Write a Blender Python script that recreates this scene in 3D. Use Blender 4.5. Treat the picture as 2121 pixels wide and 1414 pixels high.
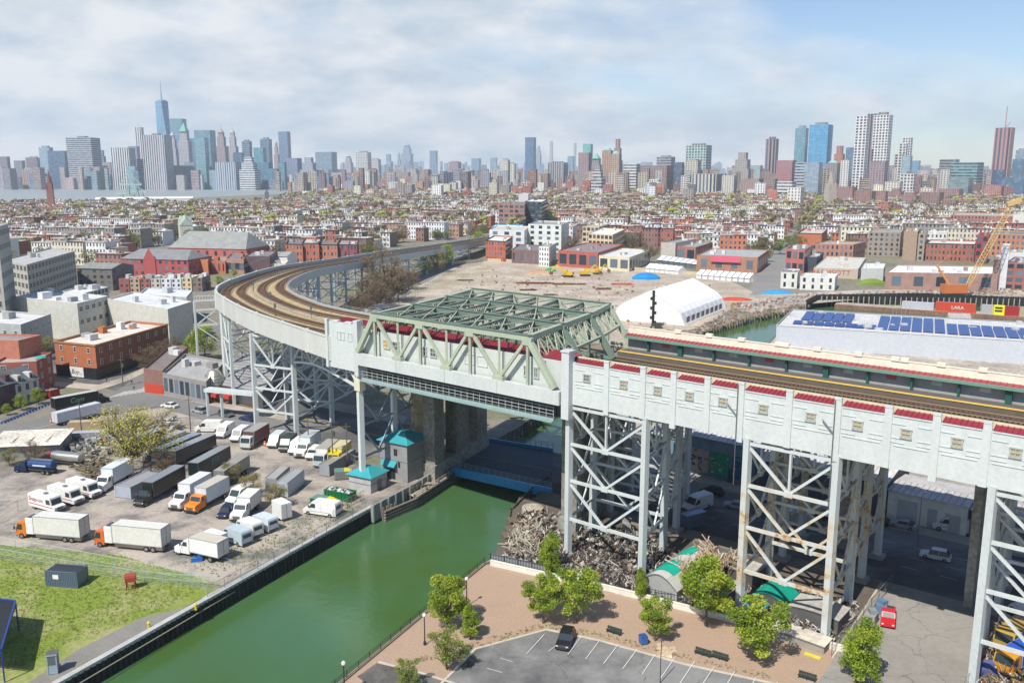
import bpy, math, random
from mathutils import Vector, Matrix, geometry
for o in list(bpy.data.objects): bpy.data.objects.remove(o)
R = math.radians
sc = bpy.context.scene
# ---------------------------------------------------------------- camera
F_PX, HOR = 1850.0, 352.0
PITCH = math.atan((707-HOR)/F_PX)
HC = 65.0
cam_d = bpy.data.cameras.new('camera'); cam = bpy.data.objects.new('camera', cam_d)
sc.collection.objects.link(cam); sc.camera = cam
cam.location = (0, 0, HC); cam.rotation_euler = (math.pi/2-PITCH, 0, 0)
cam_d.sensor_width = 36; cam_d.lens = 36*F_PX/2121
cam_d.clip_start = 1; cam_d.clip_end = 60000
sc.render.resolution_x = 1024; sc.render.resolution_y = 682
# ---------------------------------------------------------------- light
SUN_EL = R(52); SH = Vector((.56, .83, 0)).normalized()      # direction the shadows fall
sun_d = bpy.data.lights.new('sun', 'SUN'); sun_d.energy = 5.0; sun_d.angle = R(.5); sun_d.color = (1, .94, .84)
sun = bpy.data.objects.new('sun', sun_d); sc.collection.objects.link(sun)
sdir = Vector((SH.x*math.cos(SUN_EL), SH.y*math.cos(SUN_EL), -math.sin(SUN_EL)))
sun.rotation_euler = sdir.to_track_quat('-Z', 'Y').to_euler(); sun.location = (-100, -100, 300)
w = bpy.data.worlds.new('World'); sc.world = w; w.use_nodes = True
nt = w.node_tree; nt.nodes.clear()
def N(nt, t, **k):
    n = nt.nodes.new(t)
    for a, b in k.items():
        if a[0] == '_': n.inputs[int(a[1:])].default_value = b
        else: setattr(n, a, b)
    return n
def lk(nt, a, i, b, j): nt.links.new(a.outputs[i], b.inputs[j])
out = N(nt, 'ShaderNodeOutputWorld')
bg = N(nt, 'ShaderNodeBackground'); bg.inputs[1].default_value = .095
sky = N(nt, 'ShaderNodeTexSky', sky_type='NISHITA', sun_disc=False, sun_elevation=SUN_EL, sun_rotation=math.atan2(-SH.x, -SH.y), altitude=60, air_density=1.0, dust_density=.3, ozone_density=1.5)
tc = N(nt, 'ShaderNodeTexCoord'); sep = N(nt, 'ShaderNodeSeparateXYZ'); lk(nt, tc, 'Generated', sep, 0)
# clouds: project the view direction on a flat cloud layer
mz = N(nt, 'ShaderNodeMath', operation='MAXIMUM'); mz.inputs[1].default_value = .0; lk(nt, sep, 2, mz, 0)
mz2 = N(nt, 'ShaderNodeMath', operation='ADD'); mz2.inputs[1].default_value = .42; lk(nt, mz, 0, mz2, 0)
dvx = N(nt, 'ShaderNodeMath', operation='DIVIDE'); lk(nt, sep, 0, dvx, 0); lk(nt, mz2, 0, dvx, 1)
dvy = N(nt, 'ShaderNodeMath', operation='DIVIDE'); lk(nt, sep, 1, dvy, 0); lk(nt, mz2, 0, dvy, 1)
cmb = N(nt, 'ShaderNodeCombineXYZ'); lk(nt, dvx, 0, cmb, 0); lk(nt, dvy, 0, cmb, 1)
mp = N(nt, 'ShaderNodeMapping'); lk(nt, cmb, 0, mp, 0); mp.inputs['Scale'].default_value = (2.2, 2.6, 1); mp.inputs['Location'].default_value = (1.2, .4, 0)
nz = N(nt, 'ShaderNodeTexNoise'); nz.inputs['Scale'].default_value = .9; nz.inputs['Detail'].default_value = 7; nz.inputs['Roughness'].default_value = .52; lk(nt, mp, 0, nz, 'Vector')
nz2 = N(nt, 'ShaderNodeTexNoise'); nz2.inputs['Scale'].default_value = 2.0; nz2.inputs['Detail'].default_value = 7; nz2.inputs['Roughness'].default_value = .55; lk(nt, mp, 0, nz2, 'Vector')
# the overcast breaks up towards the right
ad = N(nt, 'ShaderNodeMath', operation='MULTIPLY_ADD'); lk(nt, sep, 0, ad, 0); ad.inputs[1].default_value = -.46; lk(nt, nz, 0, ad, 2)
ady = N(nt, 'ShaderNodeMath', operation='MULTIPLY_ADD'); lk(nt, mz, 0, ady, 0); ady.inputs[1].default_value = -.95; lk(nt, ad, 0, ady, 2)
zc = N(nt, 'ShaderNodeMath', operation='SUBTRACT'); lk(nt, sep, 2, zc, 0); zc.inputs[1].default_value = .22  # cloud cleared overhead and behind, out of view, to lower the ambient light
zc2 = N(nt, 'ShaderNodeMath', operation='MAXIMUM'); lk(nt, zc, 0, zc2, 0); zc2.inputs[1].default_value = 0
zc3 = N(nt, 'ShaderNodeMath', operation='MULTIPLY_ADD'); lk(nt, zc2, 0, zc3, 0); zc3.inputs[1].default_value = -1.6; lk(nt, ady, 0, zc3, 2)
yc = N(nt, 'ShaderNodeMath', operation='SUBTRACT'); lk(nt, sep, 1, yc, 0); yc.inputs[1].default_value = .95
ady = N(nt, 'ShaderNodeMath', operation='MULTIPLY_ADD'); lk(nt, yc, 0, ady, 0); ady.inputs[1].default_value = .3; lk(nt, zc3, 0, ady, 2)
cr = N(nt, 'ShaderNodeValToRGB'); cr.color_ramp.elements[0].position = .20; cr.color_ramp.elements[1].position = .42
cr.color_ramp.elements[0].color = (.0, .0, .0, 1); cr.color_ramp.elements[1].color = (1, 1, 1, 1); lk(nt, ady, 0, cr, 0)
cc = N(nt, 'ShaderNodeValToRGB'); cc.color_ramp.elements[0].position = .38; cc.color_ramp.elements[1].position = .60
cc.color_ramp.elements[0].color = (5.0, 5.9, 6.9, 1); cc.color_ramp.elements[1].color = (7.9, 8.1, 8.4, 1); lk(nt, nz2, 0, cc, 0)
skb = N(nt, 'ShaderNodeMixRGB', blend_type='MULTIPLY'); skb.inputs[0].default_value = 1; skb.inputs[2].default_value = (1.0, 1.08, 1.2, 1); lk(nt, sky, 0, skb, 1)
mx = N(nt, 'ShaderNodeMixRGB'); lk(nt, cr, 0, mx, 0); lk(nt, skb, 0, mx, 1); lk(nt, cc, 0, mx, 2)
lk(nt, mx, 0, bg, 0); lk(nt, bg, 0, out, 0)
sc.view_settings.view_transform = 'Standard'; sc.view_settings.look = 'None'; sc.view_settings.exposure = 0.2; sc.view_settings.gamma = 1
sc.render.engine = 'CYCLES'
sc.cycles.max_bounces = 5; sc.cycles.diffuse_bounces = 3; sc.cycles.glossy_bounces = 2; sc.cycles.transparent_max_bounces = 12; sc.cycles.volume_bounces = 1

# ---------------------------------------------------------------- measuring: photo pixel -> point in the place
cP, sP = math.cos(PITCH), math.sin(PITCH)
def ray(px, py):
    u = (px-1060.5)/F_PX; v = (707-py)/F_PX
    return Vector((u, cP+v*sP, -sP+v*cP))
def G(px, py, z=0.0):
    d = ray(px, py); t = (z-HC)/d.z
    return Vector((d.x*t, d.y*t, z))
def Gs(pts, z=0.0): return [G(x, y, z) for x, y in pts]
def zat(px, py, Y):                     # point at forward distance Y
    d = ray(px, py); t = Y/d.y
    return Vector((d.x*t, Y, HC+d.z*t))
def PX(X, Y, Z=0):
    dz = Z-HC; d = Y*cP-dz*sP
    return (1060.5+F_PX*X/d, 707-F_PX*(Y*sP+dz*cP)/d)
def inpoly(x, y, poly):
    c = False; n = len(poly)
    for i in range(n):
        x0, y0 = poly[i]; x1, y1 = poly[i-1]
        if (y0 > y) != (y1 > y) and x < (x1-x0)*(y-y0)/(y1-y0)+x0: c = not c
    return c
# viaduct frame: s along the railway (to the right), o away from the camera
A0 = Vector((8.8, 143.3, 0)); DS = Vector((.775, -.632, 0)); DO = Vector((.632, .775, 0)); VROT = math.atan2(-.632, .775)
def L(s, o, z=0): return A0+DS*s+DO*o+Vector((0, 0, z))

# ---------------------------------------------------------------- materials
MATS = {}
def _new(name):
    m = bpy.data.materials.new(name); m.use_nodes = True; nt = m.node_tree
    b = nt.nodes['Principled BSDF']; MATS[name] = m
    a = N(nt, 'ShaderNodeAttribute', attribute_name='Col'); t = N(nt, 'ShaderNodeTexCoord')
    return m, nt, b, a, t
def surf(name, rough=.8, var=.2, scale=.6, metal=0, spec=.4, bump=0, fine=0, stretch=None):
    m, nt, b, a, t = _new(name)
    n = N(nt, 'ShaderNodeTexNoise'); n.inputs['Scale'].default_value = scale; n.inputs['Detail'].default_value = 6; n.inputs['Roughness'].default_value = .62
    src = t; si = 'Object'
    if stretch:
        mpn = N(nt, 'ShaderNodeMapping'); mpn.inputs['Scale'].default_value = stretch; lk(nt, t, 'Object', mpn, 0); src = mpn; si = 0
    lk(nt, src, si, n, 'Vector')
    mr = N(nt, 'ShaderNodeMapRange'); mr.inputs[1].default_value = .3; mr.inputs[2].default_value = .7; mr.inputs[3].default_value = 1-var; mr.inputs[4].default_value = 1+var; lk(nt, n, 0, mr, 0)
    fac = mr
    if fine:
        n2 = N(nt, 'ShaderNodeTexNoise'); n2.inputs['Scale'].default_value = fine; n2.inputs['Detail'].default_value = 3; lk(nt, t, 'Object', n2, 'Vector')
        m2 = N(nt, 'ShaderNodeMapRange'); m2.inputs[1].default_value = .3; m2.inputs[2].default_value = .7; m2.inputs[3].default_value = 1-var; m2.inputs[4].default_value = 1+var; lk(nt, n2, 0, m2, 0)
        mm = N(nt, 'ShaderNodeMath', operation='MULTIPLY'); lk(nt, mr, 0, mm, 0); lk(nt, m2, 0, mm, 1); fac = mm
    sc_ = N(nt, 'ShaderNodeVectorMath', operation='SCALE'); lk(nt, a, 0, sc_, 0); lk(nt, fac, 0, sc_, 'Scale')
    lk(nt, sc_, 0, b, 'Base Color'); b.inputs['Roughness'].default_value = rough; b.inputs['Metallic'].default_value = metal
    b.inputs['Specular IOR Level'].default_value = spec
    if bump:
        bn = N(nt, 'ShaderNodeBump'); bn.inputs['Strength'].default_value = bump; bn.inputs['Distance'].default_value = .1; lk(nt, n, 0, bn, 'Height'); lk(nt, bn, 0, b, 'Normal')
    return m
surf('matte', .85, .13, .7); surf('paint', .35, .07, .9, spec=.5, fine=3); surf('steel', .5, .065, .35, spec=.4, stretch=(1, 1, .25), fine=2.2)
surf('metal', .35, .08, 2, metal=.8); surf('rough', .95, .3, .12, fine=1.4); surf('litter', .9, .35, 2.5)
surf('roofing', .8, .16, .25, fine=1.5); surf('wood', .85, .25, 1.2, fine=6, stretch=(1, .2, 1)); surf('cloth', .75, .1, .6)
m = surf('glass', .3, .15, 1.5, spec=.6)
# rusted painted steel
m, nt, b, a, t = _new('rusty')
n = N(nt, 'ShaderNodeTexNoise'); n.inputs['Scale'].default_value = .55; n.inputs['Detail'].default_value = 8; n.inputs['Roughness'].default_value = .7; lk(nt, t, 'Object', n, 'Vector')
rr = N(nt, 'ShaderNodeValToRGB'); rr.color_ramp.elements[0].position = .43; rr.color_ramp.elements[1].position = .62; lk(nt, n, 0, rr, 0)
sz = N(nt, 'ShaderNodeSeparateXYZ'); lk(nt, t, 'Object', sz, 0); zr = N(nt, 'ShaderNodeMapRange'); zr.inputs[1].default_value = 22; zr.inputs[2].default_value = 17; lk(nt, sz, 2, zr, 0)
zr2 = N(nt, 'ShaderNodeMapRange'); zr2.inputs[1].default_value = 3; zr2.inputs[2].default_value = 7; lk(nt, sz, 2, zr2, 0)
q = N(nt, 'ShaderNodeMath', operation='MULTIPLY'); lk(nt, zr, 0, q, 0); lk(nt, zr2, 0, q, 1)
q2 = N(nt, 'ShaderNodeMath', operation='MULTIPLY'); lk(nt, q, 0, q2, 0); lk(nt, rr, 0, q2, 1)
rc = N(nt, 'ShaderNodeValToRGB'); rc.color_ramp.elements[0].color = (.58, .44, .20, 1); rc.color_ramp.elements[1].color = (.33, .13, .04, 1); rc.color_ramp.elements[0].position = .52; rc.color_ramp.elements[1].position = .66; lk(nt, n, 0, rc, 0)
x = N(nt, 'ShaderNodeMixRGB'); lk(nt, q2, 0, x, 0); lk(nt, a, 0, x, 1); lk(nt, rc, 0, x, 2); lk(nt, x, 0, b, 'Base Color'); b.inputs['Roughness'].default_value = .7
# leaves
m, nt, b, a, t = _new('leaf')
lk(nt, a, 0, b, 'Base Color'); b.inputs['Roughness'].default_value = .6; b.inputs['Specular IOR Level'].default_value = .25
tr = N(nt, 'ShaderNodeBsdfTranslucent'); lk(nt, a, 0, tr, 0); ms = N(nt, 'ShaderNodeMixShader'); ms.inputs[0].default_value = .38
lk(nt, b, 0, ms, 1); lk(nt, tr, 0, ms, 2); lk(nt, ms, 0, nt.nodes['Material Output'], 0)
# chain link netting
m, nt, b, a, t = _new('netting')
lk(nt, a, 0, b, 'Base Color'); tp = N(nt, 'ShaderNodeBsdfTransparent'); ms = N(nt, 'ShaderNodeMixShader')
wv = N(nt, 'ShaderNodeTexBrick'); wv.offset = 0; wv.inputs['Scale'].default_value = 1; wv.inputs['Brick Width'].default_value = .07; wv.inputs['Row Height'].default_value = .07; wv.inputs['Mortar Size'].default_value = .0026; wv.inputs['Mortar Smooth'].default_value = 0
mpn = N(nt, 'ShaderNodeMapping'); mpn.inputs['Rotation'].default_value = (R(0), 0, R(45)); uvn = N(nt, 'ShaderNodeUVMap'); lk(nt, uvn, 0, mpn, 0); lk(nt, mpn, 0, wv, 'Vector')
lk(nt, wv, 'Fac', ms, 0); lk(nt, tp, 0, ms, 1); lk(nt, b, 0, ms, 2); lk(nt, ms, 0, nt.nodes['Material Output'], 0)
# facades: window grid laid out in UV (one unit = one window bay / one storey)
def facade(name, wu, wv_, glass=(.03, .045, .06), tint=0, rough=.15, var=.12, brick=False):
    m, nt, b, a, t = _new(name)
    uv = N(nt, 'ShaderNodeUVMap'); s = N(nt, 'ShaderNodeSeparateXYZ'); lk(nt, uv, 0, s, 0)
    ms_ = []
    for i, wd in ((0, wu), (1, wv_)):
        fr = N(nt, 'ShaderNodeMath', operation='FRACT'); lk(nt, s, i, fr, 0)
        sb = N(nt, 'ShaderNodeMath', operation='SUBTRACT'); lk(nt, fr, 0, sb, 0); sb.inputs[1].default_value = .5
        ab = N(nt, 'ShaderNodeMath', operation='ABSOLUTE'); lk(nt, sb, 0, ab, 0)
        ls = N(nt, 'ShaderNodeMath', operation='LESS_THAN'); lk(nt, ab, 0, ls, 0); ls.inputs[1].default_value = wd/2
        ms_.append(ls)
    mk = N(nt, 'ShaderNodeMath', operation='MULTIPLY'); lk(nt, ms_[0], 0, mk, 0); lk(nt, ms_[1], 0, mk, 1)
    ge = N(nt, 'ShaderNodeMath', operation='GREATER_THAN'); lk(nt, s, 1, ge, 0); ge.inputs[1].default_value = 0.001
    mk2 = N(nt, 'ShaderNodeMath', operation='MULTIPLY'); lk(nt, mk, 0, mk2, 0); lk(nt, ge, 0, mk2, 1)
    fl = N(nt, 'ShaderNodeVectorMath', operation='FLOOR'); lk(nt, uv, 0, fl, 0)
    oi = N(nt, 'ShaderNodeObjectInfo'); av = N(nt, 'ShaderNodeVectorMath', operation='ADD'); lk(nt, fl, 0, av, 0)
    wn = N(nt, 'ShaderNodeTexWhiteNoise'); lk(nt, av, 0, wn, 0)
    cmbx = N(nt, 'ShaderNodeCombineXYZ'); lk(nt, oi, 'Random', cmbx, 2); lk(nt, cmbx, 0, av, 1)
    gr = N(nt, 'ShaderNodeValToRGB'); gr.color_ramp.elements[0].position = .35; gr.color_ramp.elements[0].color = (*glass, 1)
    gr.color_ramp.elements[1].position = 1; gr.color_ramp.elements[1].color = (glass[0]*3+.07, glass[1]*3+.07, glass[2]*3+.08, 1); lk(nt, wn, 0, gr, 0)
    gcol = gr
    if tint:
        tm = N(nt, 'ShaderNodeMixRGB'); tm.inputs[0].default_value = tint; lk(nt, gr, 0, tm, 1); lk(nt, a, 0, tm, 2); gcol = tm
    nzn = N(nt, 'ShaderNodeTexNoise'); nzn.inputs['Scale'].default_value = .35; nzn.inputs['Detail'].default_value = 6; lk(nt, t, 'Object', nzn, 'Vector')
    mr = N(nt, 'ShaderNodeMapRange'); mr.inputs[1].default_value = .3; mr.inputs[2].default_value = .7; mr.inputs[3].default_value = 1-var; mr.inputs[4].default_value = 1+var; lk(nt, nzn, 0, mr, 0)
    sv = N(nt, 'ShaderNodeVectorMath', operation='SCALE'); lk(nt, a, 0, sv, 0); lk(nt, mr, 0, sv, 'Scale')
    x = N(nt, 'ShaderNodeMixRGB'); lk(nt, mk2, 0, x, 0); lk(nt, sv, 0, x, 1); lk(nt, gcol, 0, x, 2); lk(nt, x, 0, b, 'Base Color')
    ro = N(nt, 'ShaderNodeMapRange'); ro.inputs[3].default_value = .85; ro.inputs[4].default_value = rough; lk(nt, mk2, 0, ro, 0); lk(nt, ro, 0, b, 'Roughness')
facade('fac', .42, .55); facade('loft', .72, .6); facade('vstrip', .5, 1.01, (.03, .04, .06)); facade('hstrip', 1.01, .45)
facade('curtain', .9, .84, (.05, .09, .13), tint=.6, rough=.12); facade('grid', .62, .66, (.03, .035, .045)); facade('arch', .3, .6, (.03, .03, .04))
# ---------------------------------------------------------------- mesh builder
COL = sc.collection
class MB:
    def __init__(s, c=(.5, .5, .5), m='matte'): s.V = []; s.F = []; s.U = []; s.C = []; s.M = []; s.slots = []; s.c = c; s.m = m
    def face(s, pts, c=None, m=None, uv=None):
        i = len(s.V); s.V.extend([tuple(p) for p in pts]); s.F.append(tuple(range(i, i+len(pts))))
        m = m or s.m
        if m not in s.slots: s.slots.append(m)
        s.M.append(s.slots.index(m)); s.C.append(c or s.c); s.U.append(uv or [(0, 0)]*len(pts))
    def box(s, x, y, z, sx, sy, sz, rot=0, c=None, m=None, top=None, bottom=False, taper=1.0):
        """x,y centre, z the bottom"""
        ca, sa = math.cos(rot), math.sin(rot)
        def p(a, b, zz, k=1): return (x+(a*ca-b*sa)*k, y+(a*sa+b*ca)*k, zz)
        hx, hy = sx/2, sy/2; q = [(-hx, -hy), (hx, -hy), (hx, hy), (-hx, hy)]
        lo = [p(a, b, z) for a, b in q]; hi = [p(a, b, z+sz, taper) for a, b in q]
        for i in range(4):
            j = (i+1) % 4; s.face([lo[i], lo[j], hi[j], hi[i]], c, m)
        s.face(hi, top or c, m); s.face(lo[::-1], c, m)
        return s
    def bar(s, p, q, w=.3, h=None, c=None, m=None, up=(0, 0, 1)):
        p = Vector(p); q = Vector(q); d = q-p
        if d.length < 1e-5: return s
        d.normalize(); u = Vector(up)
        if abs(d.dot(u)) > .98: u = Vector((.8, .6, 0))
        a = d.cross(u).normalized(); b = a.cross(d); h = h or w
        o = [a*(-w/2)+b*(-h/2), a*(w/2)+b*(-h/2), a*(w/2)+b*(h/2), a*(-w/2)+b*(h/2)]
        P = [p+k for k in o]; Q = [q+k for k in o]
        for i in range(4):
            j = (i+1) % 4; s.face([P[i], Q[i], Q[j], P[j]][::-1], c, m)
        s.face(P[::-1][::-1], c, m); s.face(Q[::-1], c, m); return s
    def tube(s, p, q, r1, r2=None, n=8, c=None, m=None, caps=True):
        p = Vector(p); q = Vector(q); r2 = r1 if r2 is None else r2; d = (q-p).normalized()
        u = Vector((0, 0, 1)) if abs(d.z) < .95 else Vector((1, 0, 0)); a = d.cross(u).normalized(); b = a.cross(d)
        A = []; B = []
        for i in range(n):
            t = 2*math.pi*i/n; k = a*math.cos(t)+b*math.sin(t); A.append(p+k*r1); B.append(q+k*r2)
        for i in range(n):
            j = (i+1) % n; s.face([A[i], B[i], B[j], A[j]][::-1], c, m)
        if caps: s.face(A, c, m); s.face(B[::-1], c, m)
        return s
    def lathe(s, x, y, prof, n=16, c=None, m=None):
        for (r1, z1), (r2, z2) in zip(prof, prof[1:]):
            for i in range(n):
                a, b = 2*math.pi*i/n, 2*math.pi*(i+1)/n
                s.face([(x+r1*math.cos(a), y+r1*math.sin(a), z1), (x+r1*math.cos(b), y+r1*math.sin(b), z1), (x+r2*math.cos(b), y+r2*math.sin(b), z2), (x+r2*math.cos(a), y+r2*math.sin(a), z2)], c, m)
        return s
    def prism(s, poly, z0, z1, c=None, m=None, top=None, topm=None):
        n = len(poly)
        for i in range(n):
            a, b = poly[i], poly[(i+1) % n]; s.face([(a[0], a[1], z0), (b[0], b[1], z0), (b[0], b[1], z1), (a[0], a[1], z1)], c, m)
        s.poly([(p[0], p[1], z1) for p in poly], top or c, topm or m); return s
    def poly(s, pts, c=None, m=None):
        pts = [Vector(p) for p in pts]
        for t in geometry.tessellate_polygon([pts]):
            q = [pts[i] for i in t]; nn = (q[1]-q[0]).cross(q[2]-q[0])
            if nn.z < 0: q = q[::-1]
            s.face(q, c, m, [(p.x, p.y) for p in q])
    def ext(s, prof, axis0, axis1, c=None, m=None, cap=None):
        """extrude a side profile [(x,z)] between y=axis0 and y=axis1"""
        n = len(prof)
        for i in range(n):
            a, b = prof[i], prof[(i+1) % n]; s.face([(a[0], axis0, a[1]), (b[0], axis0, b[1]), (b[0], axis1, b[1]), (a[0], axis1, a[1])][::-1], c, m)
        A = [Vector((p[0], axis0, p[1])) for p in prof]; B = [Vector((p[0], axis1, p[1])) for p in prof]
        for t in geometry.tessellate_polygon([[Vector((p[0], p[1], 0)) for p in prof]]):
            s.face([A[i] for i in t], cap or c, m); s.face([B[i] for i in t][::-1], cap or c, m)
        return s
    def mesh(s, name):
        me = bpy.data.meshes.new(name); me.from_pydata(s.V, [], s.F)
        for k in s.slots: me.materials.append(MATS[k])
        me.polygons.foreach_set('material_index', s.M)
        uv = me.uv_layers.new(name='UVMap'); uv.data.foreach_set('uv', [c for f in s.U for p in f for c in p[:2]])
        ca = me.color_attributes.new('Col', 'FLOAT_COLOR', 'CORNER')
        ca.data.foreach_set('color', [c for f, k in zip(s.F, s.C) for _ in f for c in (k[0], k[1], k[2], 1.0)])
        me.update(); return me
    def build(s, name, parent=None, loc=None, rot=0, smooth=False):
        me = s.mesh(name)
        if smooth: me.polygons.foreach_set('use_smooth', [True]*len(me.polygons))
        o = bpy.data.objects.new(name, me); COL.objects.link(o)
        if parent: o.parent = parent
        if loc is not None: o.location = loc
        if rot: o.rotation_euler = (0, 0, rot)
        return o
def tag(o, label, cat, group=None):
    o['label'] = label; o['category'] = cat
    if group: o['group'] = group
    return o
def thing(name, label, cat, loc=(0, 0, 0), rot=0, group=None):
    o = bpy.data.objects.new(name, None); COL.objects.link(o); o.location = loc; o.rotation_euler = (0, 0, rot); o.empty_display_size = .5
    return tag(o, label, cat, group)
def struct(o, kind='structure'): o['kind'] = kind; return o
def stuff(o, label, cat): o['kind'] = 'stuff'; o['label'] = label; o['category'] = cat; return o
def copy_tree(o, parent=None):
    c = o.copy(); COL.objects.link(c)
    if parent: c.parent = parent
    for ch in list(o.children): copy_tree(ch, c)
    return c
def place(o, loc, rot=0, label=None, group=None, scale=None):
    o.location = loc; o.rotation_euler = (0, 0, rot)
    if label: o['label'] = label
    if group: o['group'] = group
    if scale: o.scale = (scale, scale, scale) if not isinstance(scale, tuple) else scale
    return o
_txt = {}
def text_mb(body, size, name, parent, loc, rot, col, mat='paint', shear=0, sx=1):
    cu = bpy.data.curves.new('t', 'FONT'); cu.body = body; cu.size = size; cu.extrude = .01; cu.align_x = 'CENTER'; cu.align_y = 'CENTER'; cu.shear = shear
    ob = bpy.data.objects.new('t', cu); COL.objects.link(ob)
    dg = bpy.context.evaluated_depsgraph_get(); me = bpy.data.meshes.new_from_object(ob.evaluated_get(dg))
    bpy.data.objects.remove(ob)
    me.materials.clear(); me.materials.append(MATS[mat])
    ca = me.color_attributes.new('Col', 'FLOAT_COLOR', 'CORNER'); ca.data.foreach_set('color', [c for _ in range(len(me.loops)) for c in (*col, 1.0)])
    o = bpy.data.objects.new(name, me); COL.objects.link(o); o.location = loc; o.rotation_euler = rot; o.scale = (sx, 1, 1)
    if parent: o.parent = parent
    return o
ORD = ['first', 'second', 'third', 'fourth', 'fifth', 'sixth', 'seventh', 'eighth', 'ninth', 'tenth', 'eleventh', 'twelfth', 'thirteenth', 'fourteenth', 'fifteenth', 'sixteenth', 'seventeenth', 'eighteenth', 'nineteenth', 'twentieth']
def nth(i):
    if i < 20: return ORD[i]
    t = i+1; return '%d%s' % (t, 'th' if t % 100 in (11, 12, 13) else {1: 'st', 2: 'nd', 3: 'rd'}.get(t % 10, 'th'))
rnd = random.Random(7)
def jit(c, v=.1, r=rnd): k = 1+r.uniform(-v, v); return tuple(min(1, x*k*(1+r.uniform(-v/4, v/4))) for x in c)
# colours
WHITE = (.72, .72, .70); CREAM = (.74, .70, .58); TANK = (.52, .44, .33); BRICK = (.30, .085, .05); DBRICK = (.16, .07, .055); BROWN = (.20, .13, .10)
LG = (.5, .51, .52); GREY = (.28, .29, .30); DG = (.10, .105, .11); BLACK = (.018, .018, .02); STEELC = (.56, .61, .60); TEAL = (.06, .42, .45)
GREEN = (.30, .37, .27); RUST = (.2, .09, .04); YEL = (.75, .55, .03); REDR = (.42, .055, .06); CONC = (.42, .40, .36); ASPH = (.13, .13, .135)
# ================================================================ GROUND
def patchy(name, c2, lo, hi, scale=.08, rough=.95, cracks=None, det=9, var=.25, bands=None):
    m, nt, b, a, t = _new(name)
    n = N(nt, 'ShaderNodeTexNoise'); n.inputs['Scale'].default_value = scale; n.inputs['Detail'].default_value = det; n.inputs['Roughness'].default_value = .65; lk(nt, t, 'Object', n, 'Vector')
    r = N(nt, 'ShaderNodeMapRange'); r.inputs[1].default_value = lo; r.inputs[2].default_value = hi; lk(nt, n, 0, r, 0)
    x = N(nt, 'ShaderNodeMixRGB'); lk(nt, r, 0, x, 0); lk(nt, a, 0, x, 1); x.inputs[2].default_value = (*c2, 1)
    n2 = N(nt, 'ShaderNodeTexNoise'); n2.inputs['Scale'].default_value = scale*14; n2.inputs['Detail'].default_value = 5; n2.inputs['Roughness'].default_value = .7; lk(nt, t, 'Object', n2, 'Vector')
    mr = N(nt, 'ShaderNodeMapRange'); mr.inputs[1].default_value = .3; mr.inputs[2].default_value = .7; mr.inputs[3].default_value = 1-var; mr.inputs[4].default_value = 1+var; lk(nt, n2, 0, mr, 0)
    sv = N(nt, 'ShaderNodeVectorMath', operation='SCALE'); lk(nt, x, 0, sv, 0); lk(nt, mr, 0, sv, 'Scale'); last = sv
    if cracks:
        # wobbly cell borders: cracks and tar seams
        nn = N(nt, 'ShaderNodeTexNoise'); nn.inputs['Scale'].default_value = .5; nn.inputs['Detail'].default_value = 4; lk(nt, t, 'Object', nn, 'Vector')
        wv = N(nt, 'ShaderNodeVectorMath', operation='MULTIPLY_ADD'); lk(nt, nn, 1, wv, 0); wv.inputs[1].default_value = (3, 3, 0); lk(nt, t, 'Object', wv, 2)
        vo = N(nt, 'ShaderNodeTexVoronoi', feature='DISTANCE_TO_EDGE'); vo.inputs['Scale'].default_value = cracks; lk(nt, wv, 0, vo, 'Vector')
        cm = N(nt, 'ShaderNodeMapRange'); cm.inputs[1].default_value = .0; cm.inputs[2].default_value = .009; cm.inputs[3].default_value = .6; cm.inputs[4].default_value = 1; lk(nt, vo, 0, cm, 0)
        s2 = N(nt, 'ShaderNodeVectorMath', operation='SCALE'); lk(nt, sv, 0, s2, 0); lk(nt, cm, 0, s2, 'Scale'); last = s2
    lk(nt, last, 0, b, 'Base Color'); b.inputs['Roughness'].default_value = rough; b.inputs['Specular IOR Level'].default_value = .3
    bn = N(nt, 'ShaderNodeBump'); bn.inputs['Strength'].default_value = .4; bn.inputs['Distance'].default_value = .08; lk(nt, n2, 0, bn, 'Height'); lk(nt, bn, 0, b, 'Normal')
    return m
patchy('land', (.16, .17, .08), .5, .62, .02); patchy('lotfloor', (.17, .16, .15), .44, .62, .12, var=.2); patchy('grassy', (.36, .33, .17), .48, .68, .09)
patchy('gravel', (.20, .19, .165), .42, .64, .22, var=.16); patchy('dirt', (.36, .26, .19), .5, .68, .25, var=.14, cracks=None); patchy('asphalt', (.105, .105, .105), .45, .62, .06, cracks=.085, var=.1)
patchy('roadway', (.2, .2, .195), .46, .64, .05, var=.1); patchy('slabs', (.24, .225, .2), .45, .66, .07, cracks=.12, var=.1); patchy('field', (.50, .44, .36), .42, .62, .045, var=.35); patchy('yard', (.13, .11, .09), .45, .55, .3, var=.4)
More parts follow.
